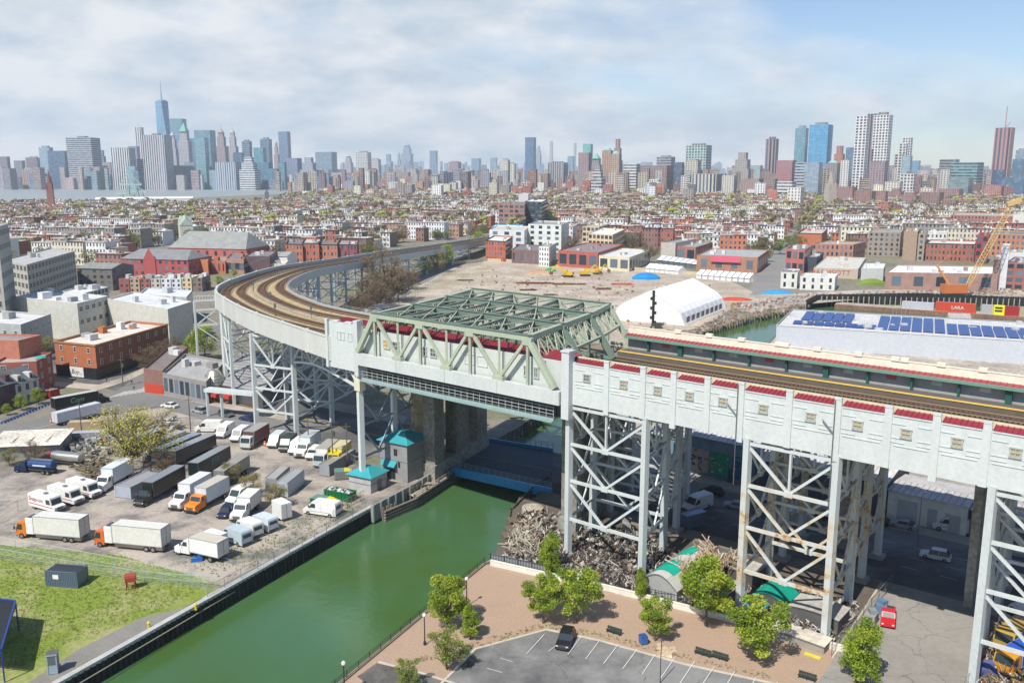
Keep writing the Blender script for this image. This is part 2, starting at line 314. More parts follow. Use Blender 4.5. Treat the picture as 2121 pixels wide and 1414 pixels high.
# water
m, nt, b, a, t = _new('water')
n = N(nt, 'ShaderNodeTexNoise'); n.inputs['Scale'].default_value = .025; n.inputs['Detail'].default_value = 4; n.inputs['Distortion'].default_value = .8; lk(nt, t, 'Object', n, 'Vector')
rp = N(nt, 'ShaderNodeValToRGB'); rp.color_ramp.elements[0].position = .35; rp.color_ramp.elements[1].position = .68; rp.color_ramp.elements[0].color = (.055, .115, .024, 1); rp.color_ramp.elements[1].color = (.058, .142, .068, 1); lk(nt, n, 0, rp, 0)
mxc = N(nt, 'ShaderNodeMixRGB', blend_type='MULTIPLY'); mxc.inputs[0].default_value = 1; lk(nt, rp, 0, mxc, 1); lk(nt, a, 0, mxc, 2); lk(nt, mxc, 0, b, 'Base Color')
b.inputs['Roughness'].default_value = .06; b.inputs['Specular IOR Level'].default_value = .45
n2 = N(nt, 'ShaderNodeTexNoise'); n2.inputs['Scale'].default_value = .5; n2.inputs['Detail'].default_value = 6; n2.inputs['Roughness'].default_value = .6; lk(nt, t, 'Object', n2, 'Vector')
bn = N(nt, 'ShaderNodeBump'); bn.inputs['Strength'].default_value = .35; bn.inputs['Distance'].default_value = .2; lk(nt, n2, 0, bn, 'Height'); lk(nt, bn, 0, b, 'Normal')

WZ = -2.6
LB = [(-104, 14), (-58, 105), (-27.1, 166), (-19.5, 178), (-12, 196), (2, 222), (26, 280), (58, 352)]
NB = [tuple(G(*p)[:2]) for p in ((1440, 690), (1560, 655), (1668, 634), (1690, 622), (1900, 618), (2121, 628), (2500, 640))]
SB = [tuple(G(*p)[:2]) for p in ((2500, 706), (2121, 684), (1990, 676), (1650, 642), (1604, 700), (1585, 722))]
RB = [(80, 318), (34, 235), (14, 192), (7, 177), (1.5, 163), (-1.0, 144), (-4.6, 140.3), (-21.5, 106), (-68, 14)]
CAN = [(-104, -10), (-104, 14)]+LB[1:]+NB+SB+RB+[(-68, -10)]
ground = MB((.22, .20, .165), 'land')
outer = [Vector((-14000, -60, 0)), Vector((14000, -60, 0)), Vector((14000, 16000, 0)), Vector((-14000, 16000, 0))]
hole = [Vector((p[0], p[1], 0)) for p in CAN]; allp = outer+hole
for t in geometry.tessellate_polygon([outer, hole]):
    q = [allp[i] for i in t]
    if (q[1]-q[0]).cross(q[2]-q[0]).z < 0: q = q[::-1]
    ground.face(q)
struct(ground.build('ground'))
wt = MB((1, 1, 1), 'water'); xs = [p[0] for p in CAN]; 
wt.face([(-150, -40, WZ), (520, -40, WZ), (520, 520, WZ), (-150, 520, WZ)]); struct(wt.build('canal_water'))
surf('river', .45, .06, .02, spec=.3); wr = MB((.27, .31, .31), 'river')     # the wide grey-blue river
wr.poly(Gs([(-900, 420), (100, 416), (330, 413), (620, 400), (760, 393), (760, 388), (300, 388.2), (-900, 388.5)], .3)); struct(wr.build('river_water'))
PATCHZ = [.012]
def patch(name, pts, c, m, world=False, kind='structure'):
    PATCHZ[0] += .006; z = PATCHZ[0]
    P = [Vector((p[0], p[1], z)) for p in pts] if world else Gs(pts, z)
    b = MB(c, m); b.poly(P); return struct(b.build(name))
def lpatch(name, so, c, m): return patch(name, [tuple(L(s, o)[:2]) for s, o in so], c, m, True)
Lb = lambda i, off=0: (LB[i][0]+off, LB[i][1])
patch('lot_pavement', [(-260, 1120), (-60, 1030), (60, 950), (210, 860), (380, 838), (470, 868), (620, 905), (745, 968), (900, 1000), (865, 1006), (775, 1053), (430, 1240), (0, 1150)], (.40, .35, .30), 'lotfloor')
patch('verge', [(-400, 1500), (-300, 1150), (0, 1128), (250, 1150), (445, 1205), (462, 1212), (250, 1330), (60, 1440), (-200, 1600)], (.19, .25, .04), 'grassy')
patch('bulkhead_path', [(428, 1246), (468, 1205), (600, 1140), (700, 1086), (775, 1053)]+[PX(LB[1][0], LB[1][1])]+[(0, 1500), (60, 1412), (160, 1345), (290, 1280)], (.235, .225, .205), 'gravel')
patch('promenade', [PX(RB[-2][0], RB[-2][1]), PX(RB[-3][0]+.3, RB[-3][1]), (1150, 1198), (1450, 1272), (1735, 1348), (1835, 1400), (1830, 1600), (1700, 1650), (500, 1600)], (.385, .275, .20), 'dirt')
patch('parking_lot', [(985, 1344), (1132, 1304), (1240, 1326), (1420, 1376), (1640, 1424), (1760, 1480), (1700, 1700), (900, 1700), (905, 1425)], (.235, .232, .225), 'asphalt')
patch('planting_bed', [(780, 1372), (880, 1396), (985, 1430), (900, 1520), (740, 1400)], (.10, .095, .09), 'gravel')
# scrap yard, side street, ninth street
lpatch('yard_ground', [(-8, -9.5), (3, -8), (28, -3.3), (46, -.8), (47, 22), (-24, 18), (-19.6, 10.2)], (.12, .10, .08), 'yard')
lpatch('side_street', [(47.5, -3), (49, -26), (64, -26), (63, -4), (61, 26), (45.5, 25)], (.30, .285, .26), 'slabs')
lpatch('work_yard', [(63, -8), (90, -8), (90, 24), (61.5, 24.5)], (.22, .20, .175), 'lotfloor')
def st9(s): return 20.5+.062*s
road9 = [(s, st9(s)) for s in (-260, -131, -90, -49)]; lpatch('ninth_street', road9+[(-66, 41), (-131, 35), (-260, 26)], (.10, .10, .102), 'roadway')
lpatch('ninth_street_east', [(-20.5, 23.5), (20, 24.5), (60, 25.5), (200, 34), (200, 58), (60, 49), (20, 47), (-37, 45)], (.085, .085, .09), 'roadway')
lpatch('pavement', [(-260, 26.2), (-131, 35.2), (-80, 39), (-84, 45), (-131, 41), (-260, 31)], (.36, .33, .28), 'slabs')
lpatch('pavement', [(-30, 49.5), (20, 47.2), (60, 49.2), (200, 58.2), (200, 62), (60, 53), (20, 51), (-30, 53)], (.33, .31, .28), 'slabs')
patch('avenue', [(-300, 960), (-40, 888), (60, 872), (230, 818), (330, 745), (420, 690), (470, 665), (500, 690), (420, 740), (330, 800), (370, 835), (200, 862), (20, 950), (-300, 1040)], (.19, .185, .175), 'roadway')
patch('crossing_street', [(195, 832), (330, 812), (470, 845), (620, 880), (610, 915), (440, 875), (330, 842)], (.185, .18, .175), 'roadway')
patch('pavement', [(292, 806), (340, 818), (430, 838), (520, 856), (610, 876), (610, 866), (520, 845), (430, 826), (340, 806), (300, 798)], (.46, .40, .33), 'slabs')
patch('pavement', [(112, 800), (205, 808), (270, 786), (345, 748), (338, 742), (258, 780), (205, 796), (112, 790)], (.46, .40, .32), 'slabs')
patch('smith_street', [(640, 705), (700, 655), (800, 600), (870, 560), (930, 520), (985, 487), (1012, 487), (975, 520), (935, 552), (880, 592), (810, 640), (745, 700)], (.22, .21, .20), 'roadway')
patch('long_street', [(1545, 612), (1570, 565), (1607, 515), (1650, 462), (1672, 435), (1684, 435), (1668, 470), (1640, 520), (1622, 565), (1612, 612)], (.24, .235, .225), 'roadway')
patch('quay_street', [(1330, 600), (1545, 612), (1800, 600), (2121, 590), (2400, 590), (2400, 612), (2121, 614), (1800, 618), (1668, 630), (1560, 648)], (.33, .29, .25), 'field')
patch('building_site', [(745, 655), (800, 640), (935, 553), (1010, 540), (1300, 552), (1500, 575), (1560, 605), (1500, 650), (1440, 686), (1400, 700), (1340, 720), (1180, 720), (900, 690)], (.36, .30, .235), 'field')
patch('weeds', [(850, 600), (935, 560), (1010, 548), (1020, 560), (930, 590), (860, 612)], (.33, .29, .2), 'field')
patch('quay_ground', [PX(p[0], p[1]) for p in SB[2:]]+[PX(p[0], p[1]) for p in RB[:3]]+[PX(*L(20, 60)[:2]), PX(*L(130, 60)[:2]), (2300, 700)], (.3, .27, .23), 'field')
# painted road lines
def line(mb, a, b, wd, c=(.62, .62, .58)):
    a = Vector((a[0], a[1], 0)); b = Vector((b[0], b[1], 0)); d = (b-a).normalized(); n = Vector((-d.y, d.x, 0))*wd/2; z = Vector((0, 0, PATCHZ[0]+.02))
    mb.face([a-n+z, b-n+z, b+n+z, a+n+z], c)
mk = MB((.62, .62, .58), 'matte')
for s in range(-20, 95, 6):
    for o in (31, 35.5, 40): line(mk, L(s, o+.03*s), L(s+2.6, o+.03*(s+2.6)), .14, (.4, .4, .38))
line(mk, L(-130, 24), L(-70, 28.2), .15, (.62, .42, .05)); line(mk, L(-130, 24.5), L(-70, 28.7), .15, (.62, .42, .05))
line(mk, G(0, 906), G(180, 862), .15); line(mk, G(60, 935), G(150, 900), .12)
for i in range(9):      # zebra crossing
    a = G(228+10*i, 824-1.6*i); b = G(262+9*i, 811-1.4*i); line(mk, a, b, .45)
struct(mk.build('road_markings'))
mk = MB((.66, .66, .63), 'matte')
for (x0, y0, x1, y1) in ((1128, 1314, 1091, 1355), (1205, 1318, 1176, 1357), (1243, 1326, 1213, 1366), (1281, 1335, 1250, 1376), (1320, 1345, 1290, 1386), (1357, 1356, 1330, 1398), (1399, 1361, 1369, 1405), (1439, 1370, 1406, 1420), (1480, 1381, 1448, 1428), (1522, 1391, 1492, 1440), (1567, 1402, 1540, 1450), (1610, 1414, 1585, 1460)):
    line(mk, G(x0, y0), G(x1, y1), .11)
line(mk, G(1160, 1332), G(1136, 1350), .1); line(mk, G(1036, 1364), G(1062, 1372), .1); line(mk, G(1008, 1385), G(1040, 1394), .1)
struct(mk.build('parking_lines'))
# kerbs
def kerb(name, pts, wd=.35, h=.14, c=(.5, .46, .38), world=False, lab=None, closed=False):
    b = MB(c, 'matte'); P = [Vector((p[0], p[1], 0)) for p in pts] if world else Gs(pts)
    for p, q in zip(P, P[1:]):
        d = (q-p).normalized(); b.bar(p-d*.05+Vector((0, 0, h/2)), q+d*.05+Vector((0, 0, h/2+.003)), wd, h)
    return b.build(name)
struct(kerb('kerb', [(905, 1425), (985, 1344), (1132, 1304), (1240, 1326), (1420, 1376), (1640, 1424), (1760, 1480)]))
struct(kerb('kerb', [(785, 1371), (880, 1396), (985, 1430)], .3)); struct(kerb('kerb', [tuple(L(47.3, -3)[:2]), tuple(L(45.4, 24)[:2])], .3, world=True)); struct(kerb('kerb', [tuple(L(63.2, -3)[:2]), tuple(L(61.2, 24)[:2])], .3, world=True))
# ================================================================ BULKHEADS
def wallstrip(mb, P, z0, z1, c, pitch=.9, depth=.35, m='matte'):
    """corrugated sheet piling along a polyline (water on the right hand)"""
    for p, q in zip(P, P[1:]):
        p = Vector((p[0], p[1], 0)); q = Vector((q[0], q[1], 0)); d = q-p; ln = d.length; d.normalize(); n = Vector((d.y, -d.x, 0)); k = max(1, int(ln/pitch)); st = ln/k
        for i in range(k):
            a = p+d*(i*st); a1 = a+d*(st*.15)+n*depth; a2 = a+d*(st*.5)+n*depth; a3 = a+d*(st*.65); a4 = a+d*st; seq = [a, a1, a2, a3, a4]
            cc = jit(c, .25)
            for u, v in zip(seq, seq[1:]): mb.face([(u.x, u.y, z0), (v.x, v.y, z0), (v.x, v.y, z1), (u.x, u.y, z1)], cc, m)
def capline(mb, P, z, wd, h, c, m='matte', off=0):
    for p, q in zip(P, P[1:]):
        p = Vector((p[0], p[1], 0)); q = Vector((q[0], q[1], 0)); d = (q-p).normalized(); n = Vector((d.y, -d.x, 0))*off
        mb.bar(p+n+Vector((0, 0, z)), q+n+d*.1+Vector((0, 0, z)), wd, h, c, m)
t = thing('bulkhead', 'dark ribbed steel sheet pile canal wall with pale concrete cap beside the truck lot', 'bulkhead', (0, 0, 0))
b = MB((.05, .052, .05), 'matte'); wallstrip(b, LB[:3], WZ-.5, .2, (.035, .037, .036)); b.build('sheet_piling', t)
b = MB((.42, .42, .40), 'matte'); capline(b, LB[:3], .3, .9, .5, (.44, .44, .42), off=-.15); b.build('cap_beam', t)
b = MB((.3, .3, .28), 'metal'); capline(b, [(LB[0][0]+3, LB[0][1]), (-44.5, 132)], -.7, .14, .14, (.3, .28, .2), off=.5); b.build('fender_rail', t)
t = thing('bulkhead', 'dark timber faced canal wall with railing beside the brown promenade', 'bulkhead', (0, 0, 0))
b = MB((.07, .06, .045), 'wood'); wallstrip(b, RB[5:][:3][::1], WZ-.5, .05, (.07, .058, .04), .5, .15, 'wood'); wallstrip(b, RB[6:], WZ-.5, .05, (.07, .058, .04), .5, .15, 'wood'); b.build('timber_face', t)
b = MB((.20, .17, .12), 'wood'); capline(b, RB[5:], .15, .5, .25, (.23, .2, .15)); b.build('cap_beam', t)
b = MB((.03, .03, .03), 'paint')
P = RB[6:]
for p, q in zip(P, P[1:]):
    p = Vector((*p, 0)); q = Vector((*q, 0)); d = (q-p); k = max(1, int(d.length/2.4)); 
    for i in range(k): a = p+d*(i/k); b.bar(a, a+Vector((0, 0, 1.2)), .07)
    for z in (.55, .85, 1.15): b.bar(p+Vector((0, 0, z)), q+Vector((0, 0, z)), .05)
b.build('railing', t)
t = thing('bulkhead', 'rough stone and timber bank under the railway bridge on the far canal side', 'bulkhead', (0, 0, 0))
b = MB(CONC, 'rough'); wallstrip(b, RB[:6], WZ-.5, .1, (.16, .14, .11), 2.2, .5, 'rough'); wallstrip(b, LB[2:], WZ-.5, .1, (.15, .13, .10), 2.2, .5, 'rough'); b.build('stone_face', t)
t = thing('bulkhead', 'rubble shoreline curving past the white tent toward the basin', 'bulkhead', (0, 0, 0))
b = MB(CONC, 'rough'); wallstrip(b, [LB[-1]]+NB[:3], WZ-.5, .2, (.22, .19, .14), 2.5, .7, 'rough')
for i in range(300):
    a, c_ = rnd.choice(list(zip([LB[-1]]+NB[:2], NB[:3]))); k = rnd.random(); p = Vector((*a, 0)).lerp(Vector((*c_, 0)), k)
    b.box(p.x+rnd.uniform(-4, 2), p.y+rnd.uniform(-2, 5), -.2, rnd.uniform(.5, 2.2), rnd.uniform(.5, 1.5), rnd.uniform(.4, 1.2), rnd.random()*3, jit((.27, .22, .16), .4), 'rough')
b.build('stone_face', t)
t = thing('bulkhead', 'tall black sheet pile wall along the far side of the basin', 'bulkhead', (0, 0, 0))
b = MB((.03, .03, .035), 'matte'); wallstrip(b, NB[2:], WZ-.5, 3.0, (.025, .027, .035), 2.4, 1.0)
for i in range(46):
    p = Vector((*NB[2], 0)).lerp(Vector((*NB[3], 0)), i/7) if i < 7 else Vector((*NB[3], 0)).lerp(Vector((*NB[5], 0)), (i-7)/39); b.bar(p+Vector((-.2, -1.2, WZ)), p+Vector((-.2, -1.2, 2.4)), .35, c=(.42, .38, .26), m='wood')
b.build('sheet_piling', t)
t = thing('bulkhead', 'grey timber quay edge in front of the solar roofed warehouse', 'bulkhead', (0, 0, 0))
b = MB((.2, .17, .13), 'wood'); wallstrip(b, SB[::1], WZ-.5, .3, (.2, .17, .13), 1.5, .3, 'wood'); b.build('timber_face', t)
# ================================================================ RAILWAY VIADUCT
BAYC = [4.1, 11.1, 17.2, 22.6, 28, 34.2, 41, 47.3, 53.4, 59.4, 65.8, 72, 78.4, 85]
BAYE = [1.2, 7.9, 14.6, 19.9, 25.5, 30.8, 37.9, 44.6, 51.1, 56.9, 62.6, 69, 75.4, 81.8, 88.5]
SE = 130.0
WALLC = (.55, .59, .575)
st = thing('railway_station', 'long pale station on the viaduct right of the green bridge with red roof edges', 'railway station', A0, VROT)
def vmb(c=WALLC, m='steel'): return MB(c, m)
def pane(name, par, s, z, w_, h_, o=.0, fr=(.42, .45, .44), gl=(.30, .26, .16), face=-1):
    b = vmb(fr, 'paint')
    for a, c_, ww, hh in ((s, z+h_/2, w_+.3, .18), (s, z-h_/2, w_+.3, .18), (s-w_/2, z, .18, h_), (s+w_/2, z, .18, h_), (s, z, .09, h_), (s, z, w_, .09)): b.box(a, o-.05, c_-hh/2, ww, .2, hh)
    f = b.build(name, par); g = vmb(gl, 'glass'); g.box(s, o+.02, z-h_/2, w_, .1, h_); g.build('pane', f); return f
b = vmb(); b.box((SE+1)/2, .5, 27.05, SE-.8, .5, 7.1)
for s0, s1 in zip(BAYE, BAYE[1:]):
    for z in (30.55, 31.15, 33.0): b.box((s0+s1)/2-(s1-s0)*.27, .22, z, (s1-s0)*.28, .12, .07); b.box((s0+s1)/2+(s1-s0)*.27, .22, z, (s1-s0)*.28, .12, .07)
    b.box((s0+s1)/2, .22, 30.1, (s1-s0)-1.6, .12, .10); b.box((s0+s1)/2, .22, 34.0, (s1-s0)-1.2, .16, .16)
b.build('wall', st)
for i, s in enumerate(BAYE[1:]):
    b = vmb(); b.box(s, .2, 27.0 if i % 2 else 26.45, .95, .3, 8.0 if i % 2 else 8.55); b.box(s, .3, 35.0, .9, .6, .25); b.build('pilaster', st)
for i, s in enumerate(BAYC):
    pane('window', st, s, 31.95, 1.15, 1.15, .2, (.40, .42, .40), (.42, .35, .20) if i else (.16, .18, .17))
b = vmb((.27, .032, .045), 'paint')
for s0, s1 in zip(BAYE, BAYE[1:]):
    b.face([(s0+.6, .3, 34.2), (s1-.6, .3, 34.2), (s1-.6, 1.9, 34.6), (s0+.6, 1.9, 34.6)])
    k = int((s1-s0-1.2)/.6)
    for j in range(k+1): x = s0+.6+j*(s1-s0-1.2)/k; b.bar((x, .3, 34.24), (x, 1.9, 34.64), .07, .12, (.22, .03, .04))
b.build('canopy_roof', st)
b = vmb((.60, .52, .36), 'matte'); b.box((SE+1)/2, 2.2, 34.0, SE-1, .5, .8); b.build('canopy_parapet', st)
b = vmb((.17, .14, .10), 'matte'); b.box((SE+1)/2, 17.3, 27.6, SE-1, 33.5, 1.45); b.build('deck', st)
b = vmb((.20, .17, .13), 'matte'); b.box((SE+1)/2, 2.8, 29.06, SE-1, 4.2, .9); b.build('platform', st)
p_ = vmb((.12, .11, .10), 'matte'); p_.box((SE-9)/2, 31.8, 29.06, SE+9, 3.8, .95); pl = p_.build('platform', st)
b = vmb((.66, .43, .09), 'matte'); b.box((SE-9)/2, 30.3, 30.02, SE+9, 1.0, .05); b.build('edge_strip', pl)
b = vmb((.13, .10, .07), 'matte')
for o in (4.9, 17.0, 29.6): b.box((SE)/2, o, 29.06, SE, .3, .5)
b.build('trough', st)
b = vmb((.33, .34, .33), 'matte'); b.box((SE-9)/2, 34.0, 29.0, SE+9, .3, 3.8); wl = b.build('back_wall', st)
for i, s in enumerate(range(-4, int(SE), 7)):
    q = vmb((.02, .10, .08), 'paint'); q.box(s, 33.3, 30, .9 if i % 4 == 1 else .35, .6, 2.7); q.build('column', st)
for i, s in enumerate(range(0, int(SE), 7)):
    q = vmb((.55, .55, .50) if i % 3 else (.45, .12, .10), 'matte'); q.box(s-.4, 33.8, 31.2, 1.6, .12, .75); q.build('sign', st)
b = vmb((.15, .29, .24), 'paint'); b.box((SE-9)/2, 32.5, 32.3, SE+9, .3, .5); b.build('fascia', st)
b = vmb((.26, .038, .048), 'paint'); b.face([(-9, 32.5, 32.7), (SE, 32.5, 32.7), (SE, 34.0, 33.1), (-9, 34.0, 33.1)])
for j in range(int((SE+9)/.9)): b.bar((-9+.9*j, 32.5, 32.73), (-9+.9*j, 34, 33.13), .08, .14, (.28, .04, .05))
b.face([(-9, 32.5, 32.66), (-9, 34, 32.66), (SE, 34, 32.66), (SE, 32.5, 32.66)], (.3, .31, .3)); b.build('canopy_roof', st)
b = vmb((.76, .70, .57), 'matte'); b.box((SE-9)/2, 34.2, 27, SE+9, .45, 7.35)
for i, s in enumerate((2, 8.5, 15, 22, 23.3, 29, 36, 42, 43.4, 49, 55, 62, 68, 75, 81, 88)): b.box(s, 34.15, 34.3, 1.3, .7, .65)
b.box((SE-9)/2, 34.2, 34.35, SE+9, .6, .12); b.build('parapet', st)
b = vmb((.54, .57, .57), 'steel'); b.box(.55, -.1, 24.6, 1.5, 1.6, 11.3); b.box(.55, -.1, 35.9, 1.8, 1.9, .25); b.build('end_post', st)
# drain pipes
for s in (30.4, 44.3): q = vmb((.25, .27, .28), 'metal'); q.tube((s, -.15, 35), (s, -.15, 20), .07, n=6); q.tube((s, -.15, 30.4), (s-1.6, -.12, 32), .08, n=6); q.build('drain_pipe', st)
# ---- tracks
def track(mb, path, gauge=.72, bed=None, tie=(.10, .065, .04)):
    P = [Vector(p) for p in path]; acc = 0
    for p, q in zip(P, P[1:]):
        d = q-p; ln = d.length; d.normalize(); n = Vector((-d.y, d.x, 0))
        for sgn in (-1, 1):
            mb.bar(p+n*sgn*gauge+Vector((0, 0, .28)), q+n*sgn*gauge+Vector((0, 0, .28)), .13, .2, (.13, .08, .055), 'metal' if 0 else 'matte')
            mb.bar(p+n*sgn*(gauge+.75)+Vector((0, 0, .3)), q+n*sgn*(gauge+.75)+Vector((0, 0, .3)), .16, .1, (.30, .25, .17))
        k = max(1, int(ln/.7))
        for i in range(k):
            c_ = p+d*((i+.5)*ln/k); mb.bar(c_-n*1.35+Vector((0, 0, .1)), c_+n*1.35+Vector((0, 0, .1)), .3, .16, jit(tie, .3), 'wood')
for o in (7.6, 12.1, 22.3, 27.0):
    b = vmb(); track(b, [(s, o, 29.07) for s in range(-60, 131, 10)]); b.build('track', st)
b = vmb((.40, .38, .34), 'steel')
for s in range(-60, 130, 3): b.bar((s, 17, 29.06), (s, 17, 30.2), .08)
b.bar((-60, 17, 30.2), (130, 17, 30.2), .07); b.bar((-60, 17, 29.7), (130, 17, 29.7), .05); b.bar((-60, 19.4, 29.3), (130, 19.4, 29.3), .5, .3, (.36, .31, .2)); b.build('track_fence', st)
# ================================================================ STEEL BRIDGE
br = thing('railway_bridge', 'pale green steel truss railway bridge with white side wall crossing the canal', 'railway bridge', A0, VROT)
GC = (.38, .43, .33); GC2 = (.17, .23, .185)
LO = [-50.4, -38.8, -26.1, -13.6, -1.6]; UP = [-45.2, -32.8, -20.3, -7.3]; ZL, ZU = 29.5, 37.3
TR = [(-.75, 0), (12.5, -2.7), (25.7, -5.6), (38.6, -9.6)]
def oblk(mb, a, b_, w_, c): mb.bar(a, b_, w_[0], w_[1], c)
for k, (o, sh) in enumerate(TR):
    lo = [(s+sh, o, ZL) for s in LO]; up = [(s+sh, o, ZU) for s in UP]; c = GC if k in (0, 3) else GC2
    b = vmb(c); b.bar(Vector(up[0])-Vector((.4, 0, 0)), Vector(up[-1])+Vector((.4, 0, 0)), .75, .95); b.bar(Vector(up[0])+Vector((-.5, 0, .52)), Vector(up[-1])+Vector((.5, 0, .52)), 1.05, .07, (.12, .17, .13)); b.build('top_chord', br)
    b = vmb(c); b.bar(lo[0], lo[-1], .7, .6) if k else None
    if k: b.build('bottom_chord', br)
    for i in (0, 3):
        b = vmb(c); b.bar(lo[0] if i == 0 else lo[4], up[i], .85, .95); b.build('end_post', br)
    b = vmb(c)
    for i in range(4):
        if i: b.bar(lo[i], up[i], .5, .55)
        if i < 3: b.bar(up[i], lo[i+1], .5, .55)
        for q in (-.3, .3): b.bar(Vector(up[i])+Vector((0, q*.6, 0)), (up[i][0], o+q*.6, ZL-.8), .16, .42)
    b.build('diagonal', br)
    b = vmb(c)
    for i in range(1, 4):
        v = vmb(c); v.bar((lo[i][0], o, ZU), (lo[i][0], o, ZL-.3), .3, .38); v.build('vertical', br); b.box(lo[i][0], o-.1, ZL-.5, 2.4, .9, .9)
    for i in range(4): b.box(up[i][0], o, ZU-1.2, 2.0, .82, 1.3)
    b.build('gusset_plate', br)
def lattice(mb, a, b_, dep, n, w_=.14, c=None):
    a = Vector(a); b_ = Vector(b_); dn = Vector((0, 0, -dep))
    mb.bar(a, b_, .4, .28, c); mb.bar(a+dn, b_+dn, .34, .24, c)
    for i in range(n):
        p = a.lerp(b_, i/n); q = a.lerp(b_, (i+1)/n); m_ = a.lerp(b_, (i+.5)/n)
        mb.bar(p, m_+dn, w_, .1, c); mb.bar(m_+dn, q, w_, .1, c); mb.bar(p+dn, m_, w_*.8, .08, c); mb.bar(m_, q+dn, w_*.8, .08, c)
allx = sorted(UP+LO[1:4])
for j, s in enumerate(allx):
    b = vmb(GC2)
    for (o1, h1), (o2, h2) in zip(TR, TR[1:]): lattice(b, (s+h1, o1, ZU+.1), (s+h2, o2, ZU+.1), 1.5 if s in UP else 1.1, 7)
    b.build('cross_strut', br)
b = vmb(GC)
for (s0, s1) in zip(allx, allx[1:]):
    for (o1, h1), (o2, h2) in zip(TR, TR[1:]):
        m_ = ((s0+s1)/2+(h1+h2)/2, (o1+o2)/2, ZU+.2)
        b.bar((s0+h1, o1, ZU+.2), (s1+h2, o2, ZU+.22), .26, .2); b.bar((s1+h1, o1, ZU+.25), (s0+h2, o2, ZU+.27), .2, .16)
b.build('lateral_bracing', br)
for e, (ui, li) in enumerate(((0, 0), (3, 4))):
    b = vmb(GC)
    def ep(k, f): o, h = TR[k]; a = Vector((LO[li]+h, o, ZL)); c_ = Vector((UP[ui]+h, o, ZU)); return a.lerp(c_, f)
    for k in range(3):
        b.bar(ep(k, 1), ep(k+1, 1), .85, .9); b.bar(ep(k, .5), ep(k+1, .5), .5, .5)
        n = 4
        for i in range(n):
            p0 = ep(k, 1).lerp(ep(k+1, 1), i/n); p1 = ep(k, 1).lerp(ep(k+1, 1), (i+1)/n); q0 = ep(k, .5).lerp(ep(k+1, .5), i/n); q1 = ep(k, .5).lerp(ep(k+1, .5), (i+1)/n)
            if i: b.bar(p0, q0, .22, .2)
            if i % 2: b.bar(p0, q1, .2, .2)
            else: b.bar(q0, p1, .2, .2)
            b.bar(p0, q1, .1, .1) if i % 2 == 0 else b.bar(q0, p1, .1, .1)
    b.build('portal_frame', br)
b = vmb((.52, .56, .545)); b.bar((-50.3, -.85, 28.05), (-.3, -.85, 28.05), 1.15, 2.3)
for s in (-38.8, -26.1, -13.6): b.box(s, -1.45, 26.95, .12, .1, 2.25, c=(.48, .51, .5))
b.build('edge_girder', br)
b = vmb((.53, .56, .53), 'steel'); b.box(-25.6, .75, 27.5, 49, .4, 6.4)
for s in (-38.8, -26.1, -13.6): b.box(s, .45, 29.5, .5, .2, 4.5)
wl = b.build('wall', br)
for s, w_, c in ((-43.3, 1.6, (.6, .36, .1)), (-40.7, 1.6, (.08, .085, .09)), (-33.2, 1.5, (.10, .105, .11)), (-30.6, 1.5, (.10, .105, .11)), (-8.6, .9, (.14, .15, .14)), (-6.4, .9, (.2, .2, .16))):
    pane('window', br, s, 31.6 if s < -10 else 31.3, w_, 1.6 if s < -10 else 1.8, .45, (.5, .53, .52), c)
for s in (-21.6, -18.6):
    q = vmb((.55, .58, .57)); [q.box(a, .5, zz, ww, .14, hh) for a, zz, ww, hh in ((s, 32.4, 2.4, .15), (s, 30.6, 2.4, .15), (s-1.2, 30.6, .15, 1.9), (s+1.2, 30.6, .15, 1.9))]; q.build('frame', br)
b = vmb((.33, .045, .055), 'paint'); b.face([(-61, 1, 34.0), (-.6, 1, 34.0), (-.6, 5.6, 34.5), (-61, 5.6, 34.5)])
for j in range(100): b.bar((-61+.6*j, 1, 34.04), (-61+.6*j, 5.6, 34.54), .07, .1, (.3, .04, .05))
b.box(-30, 5.7, 29.3, 60, .2, 4.9, c=(.3, .31, .28)); b.build('canopy_roof', br)
def skew(mb, s0, s1, o0, o1, z0, z1, c, sh0, sh1, m=None): mb.prism([(s0+sh0, o0), (s1+sh0, o0), (s1+sh1, o1), (s0+sh1, o1)], z0, z1, c, m)
b = vmb((.23, .2, .16), 'matte'); skew(b, -50, -1, .8, 38.4, 28.0, 29.03, None, 0, -9.3); b.build('deck', br)
b = vmb((.16, .19, .19))
for s in (LO+UP): b.bar((s, .5, 27.4), (s-9.2, 38.4, 27.4), .5, 1.3)
for o in (7, 12, 18, 23, 28, 34): b.bar((-50-o*.24, o, 27.6), (-2-o*.24, o, 27.6), .4, 1.0)
b.build('floor_beam', br)
b = vmb((.42, .47, .46))
b.bar((-49.8, .2, 24.2), (-2, .2, 24.2), 1.0, .15, (.09, .10, .10)); b.bar((-49.8, -.4, 23.9), (-2, -.4, 23.9), .35, .5, (.30, .40, .40))
for z in (24.9, 25.5, 26.1): b.bar((-49.8, -.4, z), (-2, -.4, z), .07)
for i in range(33): b.bar((-49.8+i*1.49, -.4, 24), (-49.8+i*1.49, -.4, 26.15), .08)
b.bar((-49.8, -.9, 23.7), (-2, -.9, 23.7), .3, .3, (.25, .36, .36)); b.build('catwalk', br)
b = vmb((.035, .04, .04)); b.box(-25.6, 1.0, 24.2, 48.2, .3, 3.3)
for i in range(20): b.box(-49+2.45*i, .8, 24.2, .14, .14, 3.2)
b.build('lower_girder', br)
